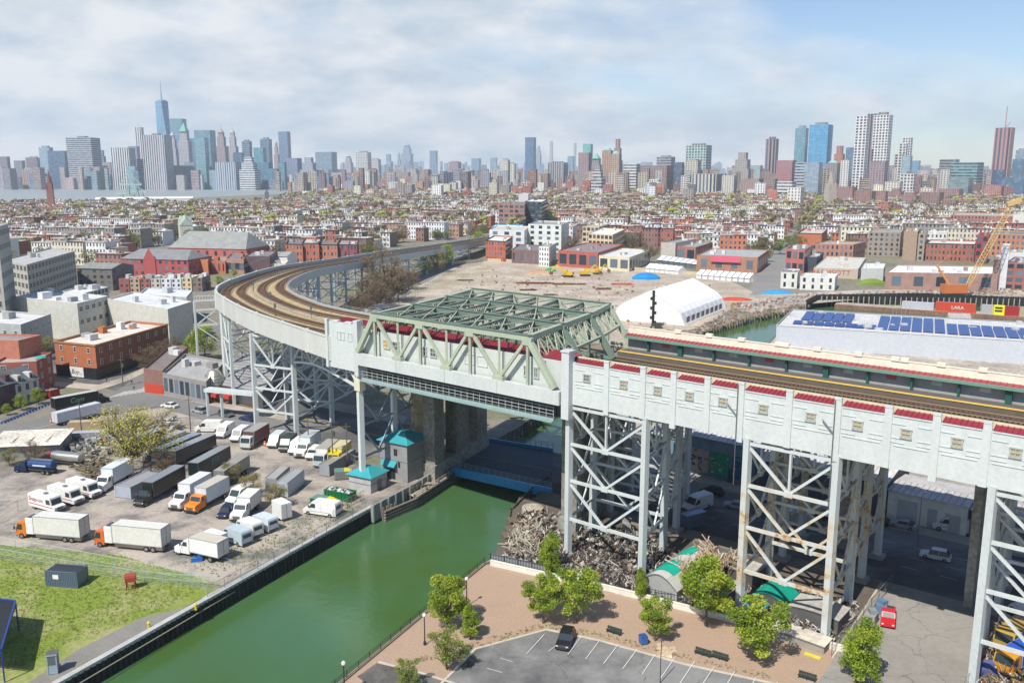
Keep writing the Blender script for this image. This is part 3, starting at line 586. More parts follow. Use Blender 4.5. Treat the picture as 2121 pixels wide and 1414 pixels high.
# small station block left of the bridge
bk = thing('station_block', 'pale flat faced station block with red roof at the left end of the green bridge', 'station building', A0, VROT)
b = vmb(); b.box(-55.5, .8, 24.8, 10.6, .8, 9.6); b.box(-60.8, .2, 24.8, .7, .7, 10.2); b.box(-58.5, .8, 34.3, 1.6, .8, .5); b.box(-54.5, .8, 34.3, 2, .8, .5); b.build('wall', bk)
b = vmb((.52, .55, .55)); b.box(-50.9, -.1, 24.4, 1.2, 1.6, 11.2); b.build('end_post', bk)
for s in (-57.4, -56.2, -53.9, -52.5): q = vmb((.52, .55, .55)); [q.box(a, .36, zz, ww, .12, hh) for a, zz, ww, hh in ((s, 32.5, 1.0, .12), (s, 30.9, 1.0, .12), (s-.5, 30.9, .1, 1.7), (s+.5, 30.9, .1, 1.7))]; q.build('window', bk)
# ================================================================ CURVED VIADUCT
def cat(P, n):
    P = [Vector(p) for p in P]; P = [P[0]*2-P[1]]+P+[P[-1]*2-P[-2]]; out_ = []
    for i in range(1, len(P)-2):
        for j in range(n):
            t = j/n; a, b_, c_, d = P[i-1], P[i], P[i+1], P[i+2]
            out_.append(.5*((2*b_)+(c_-a)*t+(2*a-5*b_+4*c_-d)*t*t+(3*b_-a-3*c_+d)*t**3))
    out_.append(P[-2]); return out_
def resamp(P, n):
    Ls = [0]
    for p, q in zip(P, P[1:]): Ls.append(Ls[-1]+(q-p).length)
    out_ = []; k = 0
    for i in range(n+1):
        t = Ls[-1]*i/n
        while k < len(P)-2 and Ls[k+1] < t: k += 1
        f = (t-Ls[k])/max(1e-6, Ls[k+1]-Ls[k]); out_.append(P[k].lerp(P[k+1], f))
    return out_
w2 = lambda p: Vector((p[0], p[1], 0))
v3 = lambda p, z: Vector((p[0], p[1], z))
OUT0 = [L(-60.6, .5, 29.4), v3((-49, 196.5), 29.4), v3((-64, 217), 29.3), v3((-77.5, 240), 29.1), v3((-87.5, 262), 28.7), v3((-93, 293), 27.8)]
INN0 = [L(-60.0, 29.6, 29.4), v3((-46, 231), 29.4), v3((-56, 246), 29.3), v3((-64.5, 262), 29.1), v3((-71, 281), 28.7), v3((-75.3, 309), 27.8)]
far_in = [v3((-78.5, 354), 25.5), v3((-77.5, 400), 22.7), v3((-71.5, 455), 19.5), v3((-60, 525), 16.5), v3((-44.5, 596), 13.5), v3((-26, 678), 10.5), v3((-4, 770), 7.5)]
for i, q in enumerate(far_in):
    a = far_in[i-1] if i else INN0[-1]; b_ = far_in[min(i+1, len(far_in)-1)]; d = (b_-a); d.z = 0; d.normalize(); w_ = (16.5, 15.5, 15.5, 15.5, 15.5, 15.5, 15.5)[i]
    INN0.append(q); OUT0.append(q+Vector((-d.y, d.x, 0))*w_)
# match the two edges control point by control point
OUT = cat(OUT0, 8); INN = cat(INN0, 8); NCV = len(OUT)
CVZ = [(a.z+b_.z)/2 for a, b_ in zip(OUT, INN)]; OUT = [Vector((a.x, a.y, 0)) for a in OUT]; INN = [Vector((a.x, a.y, 0)) for a in INN]
cv = thing('curved_viaduct', 'elevated railway curve with tan track bed sweeping away left of the green bridge', 'railway viaduct', (0, 0, 0))
Z = lambda p, z: Vector((p.x, p.y, z))
b = MB((.44, .335, .18), 'wood')
for i in range(NCV-1):
    b.face([Z(OUT[i], CVZ[i]), Z(INN[i], CVZ[i]), Z(INN[i+1], CVZ[i+1]), Z(OUT[i+1], CVZ[i+1])][::-1])
    b.face([Z(OUT[i], CVZ[i]-2.2), Z(INN[i], CVZ[i]-2.2), Z(INN[i+1], CVZ[i+1]-2.2), Z(OUT[i+1], CVZ[i+1]-2.2)], (.2, .2, .19))
b.build('deck', cv)
def edge(mb, P, zl, zh, th, c, m='steel'):
    for i in range(len(P)-1): mb.bar(Z(P[i], (zl+zh)/2+CVZ[i]), Z(P[i+1], (zl+zh)/2+CVZ[i+1]), th, zh-zl, c, m)
b = MB((.54, .555, .52), 'steel'); edge(b, OUT, -3.2, 1.6, .45, (.54, .555, .52)); edge(b, OUT, 1.45, 1.7, .7, (.54, .555, .52))
for i in range(0, NCV, 5): b.box(OUT[i].x, OUT[i].y, CVZ[i]-3.3, .9, .9, 5.2)
b.build('outer_wall', cv)
b = MB((.40, .45, .47), 'steel'); edge(b, INN, -2.7, .45, .45, (.36, .42, .45)); b.build('inner_wall', cv)  # blue-grey colour carries the shade of the side turned from the sun
b = MB((.30, .27, .23), 'steel')
for z in (.9, 1.3): edge(b, INN, z, z+.08, .08, (.3, .27, .23))
for i in range(NCV): b.bar(Z(INN[i], CVZ[i]), Z(INN[i], CVZ[i]+1.35), .09)
for z in (2.1, 2.6): edge(b, OUT[40:], z, z+.08, .08, (.3, .27, .23))
for i in range(40, NCV): b.bar(Z(OUT[i], CVZ[i]), Z(OUT[i], CVZ[i]+2.7), .1)
b.build('railing', cv)
lane = lambda f, z=.05: [Z(OUT[i].lerp(INN[i], f), CVZ[i]+z) for i in range(NCV)]
TF0 = [.245, .40, .75, .91]; TF1 = [.13, .33, .62, .88]
for k in range(4):
    P = []
    for i in range(NCV):
        w_ = min(1, i/14); f = TF0[k]*(1-w_)+TF1[k]*w_; P.append(Z(OUT[i].lerp(INN[i], f), CVZ[i]+.02))
    b = MB()
    for p, q in zip(P, P[1:]):
        d = (q-p).normalized(); n = Vector((-d.y, d.x, 0))*1.25; zz = Vector((0, 0, .03)); b.face([p-n+zz, q-n+zz, q+n+zz, p+n+zz], (.24, .15, .08), 'wood')
    track(b, P, tie=(.15, .09, .05)); b.build('track', cv)
b = MB((.5, .48, .43), 'steel')
for f in (.475,):
    P = lane(f, 0)
    for i, (p, q) in enumerate(zip(P, P[1:])):
        b.bar(p+Vector((0, 0, 1.1)), q+Vector((0, 0, 1.1)), .06); b.bar(p+Vector((0, 0, .7)), q+Vector((0, 0, .7)), .06); b.bar(p, p+Vector((0, 0, 1.2)), .1); m_ = p.lerp(q, .5); b.bar(m_, m_+Vector((0, 0, 1.2)), .07)
b.build('track_fence', cv)
# signals beside the track
for i, f in ((14, .24), (20, .5), (30, .5), (9, .52)):
    p = Z(OUT[i].lerp(INN[i], f), CVZ[i]); b = MB((.12, .13, .13), 'steel'); b.bar(p, p+Vector((0, 0, 2.6)), .16); b.box(p.x, p.y, p.z+2.1, .5, .4, 1.1); tag(b.build('signal'), 'short dark railway signal on the curved track bed, %s from the bridge' % nth({9: 0, 14: 1, 20: 2, 30: 3}[i]), 'railway signal', 'signals on the curve')
# ================================================================ STEEL TOWERS
def face_br(mb, a, b_, zs, w_=.42, mid=True, c=None, m=None):
    for k, z in enumerate(zs):
        mb.bar(Z(a, z), Z(b_, z), w_, w_*1.1, c, m)
        if k+1 < len(zs):
            z2 = zs[k+1]; md = a.lerp(b_, .5)
            mb.bar(Z(a, z-.3), Z(md, z2+.1), w_*.85, w_*.9, c, m); mb.bar(Z(b_, z-.3), Z(md, z2+.1), w_*.85, w_*.9, c, m); mb.box(md.x, md.y, z2-.35, 1.2, .6, .8, math.atan2((b_-a).y, (b_-a).x), c, m)
            if k == 0: mb.bar(Z(md, z), Z(md, z2), w_*.75, w_*.75, c, m)
def tower(label, rows, ztop, zs, m='steel', c=(.52, .56, .555), lw=.95):
    t = thing('steel_tower', label, 'steel tower', (0, 0, 0), 0, 'steel towers under the viaduct')
    for a, b_ in rows:
        for p in (a, b_):
            q = MB(c, m); q.bar(Z(p, 0), Z(p, ztop), lw, lw); q.box(p.x, p.y, 0, 2.2, 2.2, .7, VROT, (.3, .29, .27), 'matte'); q.build('leg', t)
        q = MB(c, m); face_br(q, a, b_, zs); q.build('bracing', t)
    for (a, b_), (a2, b2) in zip(rows, rows[1:]):
        for p, p2 in ((a, a2), (b_, b2)): q = MB(c, m); face_br(q, p, p2, zs, .34); q.build('bracing', t)
    return t
ZS = [26.4, 20.1, 13.7, 6.9]
tower('pale grey braced steel tower standing at the canal edge in the scrap yard', [(L(.5, .6), L(15.1, .6)), (L(-1.5, 11), L(12.6, 11.8)), (L(-4.2, 21), L(9.5, 22)), (L(-7, 33), L(5, 34))], 27.3, ZS)
tower('rust streaked braced steel tower left of the side street', [(L(32, .6), L(44.9, .6)), (L(31, 13), L(43.8, 13)), (L(29.5, 22.6), L(42.6, 22.8)), (L(28.5, 33.5), L(41.8, 33.5))], 27.3, ZS, 'rusty')
tower('pale braced steel tower at the right edge beyond the red pickup street', [(L(63.8, .6), L(77.5, .6)), (L(62.5, 12), L(76.5, 12)), (L(62, 24.6), L(76, 24.8)), (L(61, 34), L(75.5, 34))], 27.3, ZS)
T0 = [Vector((-64.2, 216.6, 0)), Vector((-52.9, 211.2, 0))]
tower('pale braced steel tower behind the parked vans on the truck lot', [(T0[0], T0[1]), (Vector((-59, 227, 0)), Vector((-46.6, 223.4, 0))), (Vector((-55, 244, 0)), Vector((-42, 240, 0)))], 25.4, [25, 17.6, 11.8, 6.2], lw=1.0)
for s in (-62, 30): pass
t = thing('steel_tower', 'single tall pale steel leg with deep side truss beside the small teal roofed house', 'steel tower', (0, 0, 0), 0, 'steel towers under the viaduct')
for p in (L(-51.3, .2), L(-53.5, 11.5), L(-56.5, 22.5)):
    q = MB((.60, .64, .63), 'steel'); q.bar(Z(p, 0), Z(p, 27), 1.05, 1.05); q.box(p.x, p.y, 21.2, 1.7, 1.5, 2.4, VROT, (.60, .58, .42), 'steel'); q.build('leg', t)
q = MB((.3, .35, .36), 'steel'); face_br(q, L(-51.3, .2), L(-53.5, 11.5), ZS, .36); face_br(q, L(-53.5, 11.5), L(-56.5, 22.5), ZS, .36); q.build('bracing', t)
for a, b_, dz in ((T0[1], L(-51.3, .2), 0), (Vector((-46.6, 223.4, 0)), L(-53.5, 11.5), 0)):
    q = MB((.60, .63, .61), 'steel'); n = 6
    up = [Z(a.lerp(b_, i/n), 25.6) for i in range(n+1)]; lo = [Z(a.lerp(b_, i/n), [19.4, 20.6, 21.6, 21.9, 21.9, 21.8, 21.6][i]) for i in range(n+1)]
    for i in range(n):
        q.bar(up[i], up[i+1], .4, .5); q.bar(lo[i], lo[i+1], .4, .5); q.bar(up[i], lo[i], .3, .3)
        if i % 2: q.bar(up[i], lo[i+1], .35, .35)
        else: q.bar(lo[i], up[i+1], .35, .35)
    q.build('side_truss', t)
# bents along the curve
labs = ['where the deck leaves the pale house block', 'before the sharpest part of the bend', 'at the sharpest part of the bend', 'just past the bend', 'beside the street past the bend', 'first on the far straight', 'second on the far straight', 'third on the far straight']
for n_, i in enumerate((25, 32, 39, 46, 54, 62, 72, 82)):
    t = thing('steel_tower', 'steel viaduct tower under the curved track %s' % labs[n_], 'steel tower', (0, 0, 0), 0, 'steel towers under the viaduct')
    zt = CVZ[i]-2.5; zz = [zt-.5, zt*.66, zt*.36]; j = i+4
    c = (.60, .64, .63) if n_ < 3 else (.36, .45, .5)
    pts = [OUT[i].lerp(INN[i], .05), OUT[i].lerp(INN[i], .95), OUT[j].lerp(INN[j], .95), OUT[j].lerp(INN[j], .05)]
    for p in pts: q = MB(c, 'steel'); q.bar(Z(p, 0), Z(p, zt), .8, .8); q.build('leg', t)
    for a, b_ in zip(pts, pts[1:]+pts[:1]): q = MB(c, 'steel'); face_br(q, a, b_, zz, .32); q.build('bracing', t)
# side frame left of the bend
t = thing('side_gantry', 'open white steel side frame joined to the bend beside the pale school like building', 'gantry', (0, 0, 0))
a = zat(402, 622, 285); b_ = zat(448, 616, 288); q = MB((.6, .64, .63), 'steel')
for z in (23.5, 20.5, 15.5): q.bar(Z(a, z), Z(b_, z), .5, .5)
q.bar(Z(a, 23.5), Z(a, 0), .6, .6); q.bar(Z(a, 20.5), Z(b_, 15.5), .35, .35); q.bar(Z(b_, 20.5), Z(a, 15.5), .35, .35); q.bar(Z(a, 15.5), Z(b_, 10), .35, .35)
for k in range(9): q.bar(Z(a.lerp(b_, k/8), 23.5), Z(a.lerp(b_, k/8), 25), .12, .12)
q.bar(Z(a, 25), Z(b_, 25), .2, .2); q.build('frame', t)
# concrete piers
def pier(label, poly, h, c=(.30, .285, .25)):
    b = MB(c, 'rough'); b.prism([tuple(p[:2]) for p in poly], 0, h); o = b.build('pier'); tag(o, label, 'bridge pier', 'concrete piers'); return o
def lrect(s0, s1, o0, o1): return [L(s0, o0), L(s1, o0), L(s1, o1), L(s0, o1)]
def pier_bridge(label, s, sh=-.25, first=0):
    t = thing('bridge_pier', label, 'bridge pier', (0, 0, 0), 0, 'concrete piers')
    for o0, o1 in ((8.5, 11.5), (14.5, 18.5), (24, 29.5), (34, 38.5))[first:]:
        b = MB((.22, .205, .17), 'rough'); b.prism([tuple(L(s+sh*o, o)[:2]) for s, o in ((s, o0), (s+3.4, o0), (s+3.4, o1), (s, o1))], -3, 26.8); b.build('column', t)  # concrete colour darkened to stand for the shade under the bridge
    b = MB((.26, .25, .22), 'rough'); b.prism([tuple(L(s+sh*o, o)[:2]) for s, o in ((s-.3, 14 if first else 7.5), (s+3.7, 14 if first else 7.5), (s+3.7, 39), (s-.3, 39))], -3, 3.0); b.build('plinth', t)
    return t
pier_bridge('row of tall brown concrete bridge piers on the left canal bank', -44.2, first=1)
pier_bridge('row of grey concrete bridge piers on the right canal bank', -4.6)
pier('tall concrete pier behind the rusty tower across ninth street', lrect(34.8, 37.4, 33, 36.5), 27.4)
pier('concrete pier between the first and rusty towers at the back', lrect(22, 24.5, 33, 36.5), 27.4)
pier('slim concrete wall pier at the right side of the side street', lrect(57.4, 58.6, 24, 27), 27.4)
# ================================================================ TREES
def leaf_mesh(name, blobs, n, ls, cols, seed, flat=.5):
    r = random.Random(seed); b = MB(cols[0], 'leaf'); tot = sum(q[3]**2 for q in blobs)
    for (cx, cy, cz, rad, sq) in blobs:
        k = int(n*rad*rad/tot); cb = r.choice(cols)
        for i in range(k):
            a = r.uniform(0, 6.283); zz = r.uniform(-1, 1); rr = rad*(r.random()**.35); h = math.sqrt(1-zz*zz)
            p = Vector((cx+rr*h*math.cos(a), cy+rr*h*math.sin(a), cz+rr*zz*sq))
            nrm = Vector((r.gauss(0, 1), r.gauss(0, 1), r.gauss(0, 1)+flat)).normalized(); u = nrm.orthogonal().normalized(); v = nrm.cross(u); s = ls*r.uniform(.6, 1.3)
            c = jit(cb if r.random() < .7 else r.choice(cols), .22, r)
            b.face([p-u*s*.5, p+v*s*.32, p+u*s*.5, p-v*s*.32], c)
    return b.mesh(name)
def limb_mesh(name, h, blobs, r0, seed, c=(.13, .10, .075), twigs=0):
    r = random.Random(seed); b = MB(c, 'wood'); top = Vector((0, 0, h*.45)); b.tube((0, 0, 0), top, r0, r0*.7, 7)
    for (cx, cy, cz, rad, sq) in blobs:
        q = Vector((cx, cy, cz)); st_ = Vector((0, 0, h*r.uniform(.22, .45))); md = st_.lerp(q, .55)+Vector((0, 0, -.12*h*.5)); b.tube(st_, md, r0*.5, r0*.3, 5, caps=False); b.tube(md, q, r0*.3, r0*.1, 5, caps=False)
        for i in range(twigs):
            a = r.uniform(0, 6.283); z = r.uniform(-.3, 1); e = q+Vector((math.cos(a), math.sin(a), z))*rad*r.uniform(.6, 1.05); s_ = md.lerp(q, r.random()); m2 = s_.lerp(e, .5)+Vector((r.uniform(-.1, .1), r.uniform(-.1, .1), .1))*rad
            b.tube(s_, m2, r0*.12, r0*.07, 3, caps=False); b.tube(m2, e, r0*.07, r0*.025, 3, caps=False)
    return b.mesh(name)
def blobset(seed, h, rad, style):
    r = random.Random(seed); B = [(0, 0, h*.54, rad*.72, h*.36/(rad*.72))]
    if style == 'oval':
        for i in range(26):
            f = r.random(); z = h*(.2+.74*f); rr = rad*(1-.75*abs(f-.3)**1.2)*.75; a = r.uniform(0, 6.28); k = r.random()**.5; B.append((rr*k*math.cos(a), rr*k*math.sin(a), z, rad*r.uniform(.22, .36), .9))
    elif style == 'round':
        for i in range(22):
            z = r.uniform(-.9, 1); a = r.uniform(0, 6.28); k = math.sqrt(1-z*z)*.75; B.append((rad*k*math.cos(a), rad*k*math.sin(a), h*.56+z*h*.33, rad*r.uniform(.25, .4), .8))
    else:
        for i in range(18):
            z = r.uniform(-1, 1); a = r.uniform(0, 6.28); k = r.uniform(.2, .95); B.append((rad*k*math.cos(a), rad*k*math.sin(a), h*.53+z*h*.38*(1-.4*k), rad*r.uniform(.2, .36), .6))
    return B
LIME = [(.36, .46, .045), (.27, .38, .035), (.44, .50, .07), (.19, .28, .03)]
OLIVE = [(.31, .31, .10), (.26, .25, .09), (.38, .34, .11), (.21, .19, .08)]; BUDS = [(.27, .20, .13), (.22, .17, .11), (.28, .24, .12), (.28, .17, .10)]; DKG = [(.05, .10, .02), (.07, .13, .03), (.09, .15, .03)]
TYPES = {}
def treetype(key, h, rad, style, n, ls, cols, seed, twigs=0):
    B = blobset(seed, h, rad, style); TYPES[key] = (leaf_mesh('crown', B, n, ls, cols, seed), limb_mesh('trunk', h, B, h*.022, seed, twigs=twigs))
treetype('a', 9, 3.0, 'oval', 9000, .27, LIME, 1, 6); treetype('b', 8, 3.2, 'spread', 7500, .27, LIME, 2, 8); treetype('c', 9, 3.4, 'round', 11000, .28, LIME[1:], 3, 5); treetype('d', 7, 2.8, 'spread', 3600, .25, [(.26, .32, .06), (.2, .27, .05), (.3, .33, .1)], 4, 14)
treetype('y', 13, 8.8, 'spread', 3900, .33, [(.60, .56, .10), (.50, .50, .08), (.66, .56, .14)], 5, 26)
treetype('br', 10, 4.5, 'spread', 3200, .26, BUDS, 6, 24); treetype('ol', 10, 4.6, 'round', 2600, .36, OLIVE, 7, 14); treetype('gr', 9, 4.0, 'round', 2600, .38, LIME[1:], 8, 5)
for i, (k, cs) in enumerate((('m0', OLIVE), ('m1', BUDS), ('m2', [(.17, .22, .05), (.22, .25, .06)]), ('m3', BUDS+OLIVE), ('m4', DKG+LIME[3:]))): treetype(k, 9, 4.6, 'round' if i % 2 else 'spread', 560, .7, cs, 20+i, 4)
def tree(kind, loc, label, rot=0, s=1.0, group=None, name='tree', h=None):
    cr_, tk = TYPES[kind]; t = thing(name, label, 'tree', loc, rot, group); t.scale = (s, s, s if h is None else h)
    a = bpy.data.objects.new('crown', cr_); COL.objects.link(a); a.parent = t; c = bpy.data.objects.new('trunk', tk); COL.objects.link(c); c.parent = t; return t
# promenade trees (photo: foot of trunk, crown top)
for (bx, by, ty, k, lab, rw) in (
    (928, 1300, 1188, 'c', 'bright green rounded tree beside the canal railing near the lamp post', .95), (975, 1322, 1252, 'a', 'small green tree between the canal side tree and the parking kerb', 1.0),
    (925, 1385, 1298, 'd', 'sparse pale green tree in the corner by the parking kerb', 1.1), (842, 1425, 1362, 'd', 'sparse yellow green tree in the gravel bed at the bottom edge', 1.1),
    (1137, 1190, 1105, 'a', 'bright green tree against the tall tower leg at the scrap yard fence', 1.0), (1125, 1290, 1185, 'b', 'feathery green tree left of the parked dark car', 1.0), (1195, 1288, 1172, 'b', 'feathery green tree directly behind the parked dark car', 1.0),
    (1327, 1245, 1178, 'a', 'slender dark green tree in front of the green tarp shed', .65), (1357, 1327, 1237, 'b', 'green tree beside the blue recycling bin', 1.0), (1462, 1296, 1158, 'c', 'largest dense rounded green tree in front of the tarp sheds', 1.0),
    (1562, 1368, 1235, 'b', 'ragged green tree right of the long bench pair', 1.1), (1778, 1410, 1285, 'a', 'green tree at the corner of the promenade and the pickup street', 1.15)):
    p = G(bx, by); top = zat(bx, ty, p.y+.01).z; base = {'a': 9, 'b': 8, 'c': 9, 'd': 7}[k]; s = top/base/.95
    tree(k, p, lab, rnd.uniform(0, 6), s*rw*.97, None, 'tree', s)
# trees on and round the truck lot and streets
LOTT = [(272, 975, 820, 'y', 'large yellow green tree spreading over the middle of the truck lot'), (345, 985, 925, 'br', 'bare brown tree among the dark trailers'), (570, 1050, 995, 'ol', 'scrubby olive bush between the white containers and orange truck'), (520, 1030, 975, 'ol', 'scrubby olive bush at the end of the long grey trailer'), (482, 1000, 950, 'ol', 'small olive bush beside the dark trailer graffiti'),
    (425, 745, 672, 'gr', 'bright green tree beside the white steel side frame'), (400, 740, 690, 'gr', 'green tree left of the bright green one by the steel side frame'), (305, 772, 712, 'br', 'bare brown street tree beside the corner brick building'), (332, 757, 698, 'br', 'bare brown street tree further along the brick building'), (358, 744, 690, 'br', 'third bare brown street tree beside the steel frame'),
    (88, 745, 688, 'ol', 'autumn brown tree between the brick building and grey block'), (215, 712, 672, 'gr', 'green tree in front of the grey two wing building'), (15, 860, 835, 'gr', 'low green bush at the left edge beside the bike racks'), (45, 850, 815, 'gr', 'green bush in front of the dark rowhouse'), (80, 838, 802, 'gr', 'green bush beside the white dormer house'),
    (75, 968, 905, 'br', 'thin bare tree behind the tanker trucks'), (20, 965, 925, 'ol', 'olive bush near the red boat'), (800, 628, 500, 'br', 'tall bare brown tree beside the curved viaduct'), (768, 648, 560, 'br', 'bare brown tree inside the viaduct curve'), (745, 665, 590, 'br', 'bare shrub tree at the foot of the viaduct curve'), (790, 640, 555, 'br', 'dark bare tree cluster beside the avenue'), (825, 625, 545, 'br', 'bare tree at the far end of the cluster beside the avenue'), (855, 600, 550, 'br', 'bare tree in the gap of the avenue'),
    (880, 570, 530, 'gr', 'small green tree beside the avenue near the viaduct'), (905, 565, 515, 'ol', 'olive tree beside the avenue near the site fence'), (925, 555, 505, 'gr', 'bright green tree at the top of the avenue'), (975, 525, 490, 'ol', 'olive tree at the far end of the avenue'), (990, 515, 478, 'gr', 'green tree behind the far end of the avenue'),
    (1095, 508, 482, 'gr', 'green tree in front of the white apartment houses'), (1190, 520, 478, 'br', 'bare tree between the cream apartments and white houses'), (1310, 520, 490, 'br', 'bare brown tree behind the yellow garage'), (1345, 545, 495, 'br', 'tall bare brown tree right of the yellow garage'),
    (1555, 555, 533, 'gr', 'yellow green tree beside the long street'), (1800, 575, 548, 'gr', 'yellow green tree behind the white stalls'), (485, 575, 555, 'gr', 'yellow green tree behind the viaduct wall'), (455, 595, 570, 'gr', 'lime green tree behind the bend of the viaduct'), (430, 600, 575, 'ol', 'olive tree left of the viaduct bend'), (240, 580, 545, 'br', 'bare dark tree beside the grey factory block'), (215, 590, 550, 'br', 'bare tree in front of the grey factory block')]
for (bx, by, ty, k, lab) in LOTT:
    p = G(bx, by); top = zat(bx, ty, p.y+.01).z; base = {'y': 13, 'br': 10, 'ol': 10, 'gr': 9}[k]; s = top/base; tree(k, p, lab, rnd.uniform(0, 6), s, None, 'tree')
# weeds and grass tufts
def tufts(name, poly, n, cols, h, label, seed, z=0.0, seg=5):
    r = random.Random(seed); b = MB(cols[0], 'leaf'); P = Gs(poly); xs = [p.x for p in P]; ys = [p.y for p in P]; pp = [(p.x, p.y) for p in P]; k = 0
    while k < n:
        x, y = r.uniform(min(xs), max(xs)), r.uniform(min(ys), max(ys))
        if not inpoly(x, y, pp): continue
        k += 1; c = jit(r.choice(cols), .25, r)
        for j in range(seg):
            a = r.uniform(0, 6.28); q = r.uniform(.08, .3); d = Vector((math.cos(a), math.sin(a), 0)); e = Vector((-d.y, d.x, 0))*.05; b_ = Vector((x, y, z))+d*r.uniform(0, q); b.face([b_-e, b_+e, b_+d*q*.6+Vector((0, 0, h*r.uniform(.5, 1.2)))], c)
    return stuff(b.build(name), label, 'grass')
tufts('grass', [(0, 1128), (250, 1150), (445, 1205), (330, 1265), (150, 1330), (0, 1400)], 3500, [(.2, .28, .04), (.15, .23, .03), (.27, .3, .08), (.34, .33, .14)], .24, 'short patchy grass on the lawn beside the containers', 3)
tufts('weeds', [(370, 1170), (470, 1200), (760, 1055), (720, 1040), (540, 1100)], 500, [(.16, .26, .03), (.2, .28, .05)], .4, 'scattered weeds along the fence of the truck lot', 4)
tufts('weeds', [(760, 1400), (980, 1345), (1130, 1300), (1240, 1320), (1600, 1410), (1600, 1400), (1240, 1310), (1130, 1290), (900, 1350)], 400, [(.16, .24, .03), (.22, .2, .08)], .25, 'weeds along the promenade kerb', 5)
# ================================================================ PROMENADE FURNITURE
def lamp_post(px, py, label, h=4.6):
    t = thing('street_lamp', label, 'street lamp', G(px, py), 0, 'promenade lamps'); b = MB((.02, .025, .025), 'paint'); b.lathe(0, 0, [(.22, 0), (.2, .5), (.09, .7), (.07, h-.5), (.14, h-.45), (.14, h-.4)], 8); b.build('post', t)
    b = MB((.72, .72, .68), 'paint'); b.lathe(0, 0, [(.1, h-.42), (.26, h-.25), (.28, h-.05), (.16, h+.15), (0, h+.2)], 10); b.build('lamp_head', t, smooth=True)
lamp_post(967, 1255, 'black promenade lamp with round white head behind the small trees'); lamp_post(880, 1335, 'black promenade lamp with round white head nearest the parking lot'); lamp_post(714, 1440, 'black promenade lamp whose head shows at the bottom edge')
def bench(px, py, label):
    t = thing('bench', label, 'bench', G(px, py), VROT+.1, 'promenade benches'); c = (.03, .05, .045)
    b = MB(c, 'paint'); [b.box(0, -.2+i*.13, .42, 2.3, .11, .05) for i in range(4)]; b.build('seat', t)
    b = MB(c, 'paint'); [b.box(0, .3+i*.03, .52+i*.13, 2.3, .05, .11) for i in range(3)]; b.build('backrest', t)
    for x in (-1, 0, 1): b = MB(c, 'paint'); b.box(x, .02, 0, .07, .5, .44); b.box(x, .32, .4, .07, .06, .5); b.build('leg', t)
bench(1271, 1312, 'dark bench standing alone behind the parked car'); bench(1455, 1357, 'dark bench, left one of the pair near the ragged tree'); bench(1490, 1365, 'dark bench, right one of the pair near the ragged tree'); bench(1671, 1407, 'dark bench alone near the yellow kerb piece at the bottom')
t = thing('recycling_bin', 'blue wheeled recycling bin under the green tree by the parking lot', 'bin', G(1332, 1333), .3); b = MB((.03, .12, .38), 'paint'); b.box(0, 0, .15, .9, .9, 1.1, taper=1.12); b.build('body', t); b = MB((.02, .08, .26), 'paint'); b.box(0, 0, 1.26, 1.05, 1.05, .14, taper=.85); b.build('lid', t)
t = thing('rubbish_bin', 'dark litter bin on the promenade kerb under the sparse corner tree', 'bin', G(972, 1380)); b = MB((.02, .025, .03), 'paint'); b.lathe(0, 0, [(.3, 0), (.36, .9), (.2, 1.05), (0, 1.1)], 10); b.build('body', t)
b = MB((.55, .42, .3), 'rough')
for x, y, s in ((1365, 1342, .8), (1378, 1350, .9), (1392, 1347, .7), (1385, 1358, .8), (1370, 1355, .7)): p = G(x, y); tag((lambda q: q.build('boulder'))(MB((.55, .42, .3), 'rough').box(0, 0, 0, s*1.6, s, s*.7, x, taper=.7)), 'pale boulder by the parking kerb, %s in the cluster' % nth([1365, 1378, 1392, 1385, 1370].index(x)), 'boulder', 'boulders at the kerb').location = p
p = G(1683, 1358); o = MB((.62, .58, .04), 'paint').box(0, 0, 0, 2.2, .7, .12, VROT).build('kerb_ramp'); tag(o, 'yellow kerb piece on the promenade near the white wall', 'kerb ramp'); o.location = p
o = MB((.05, .05, .055), 'paint').tube(G(1367, 1414), G(1367, 1414)+Vector((0, 0, 6)), .07, .05, 6).build('utility_pole'); tag(o, 'thin pale pole at the bottom edge of the parking lot', 'pole')
# white low wall and fence between promenade and scrap yard
t = thing('boundary_wall', 'low white wall with dark railing between promenade and scrap yard', 'wall', (0, 0, 0))
WP = Gs([(1016, 1170), (1130, 1196), (1220, 1214), (1325, 1240), (1450, 1272), (1600, 1308), (1735, 1347), (1800, 1364)])
b = MB((.66, .64, .56), 'matte')
for p, q in zip(WP, WP[1:]): b.bar(p+Vector((0, 0, .45)), q+Vector((0, 0, .45)), .35, .9); b.bar(p+Vector((0, 0, .95)), q+Vector((0, 0, .95)), .45, .12)
b.build('wall', t); b = MB((.04, .045, .05), 'paint')
for p, q in zip(WP[:5], WP[1:6]):
    k = int((q-p).length/.5)
    for i in range(k+1): a = p.lerp(q, i/k)+Vector((0, .3, 0)); b.bar(a, a+Vector((0, 0, 2.1)), .05 if i % 5 else .11)
    for z in (1.1, 2.0): b.bar(p+Vector((0, .3, z)), q+Vector((0, .3, z)), .06)
b.build('railing', t)
b = MB((.22, .24, .26), 'matte'); p, q = WP[0], WP[1]; b.bar(p+Vector((.2, .5, 1.2)), q+Vector((0, .5, 1.2)), .06, 1.5); b.build('screen', t)
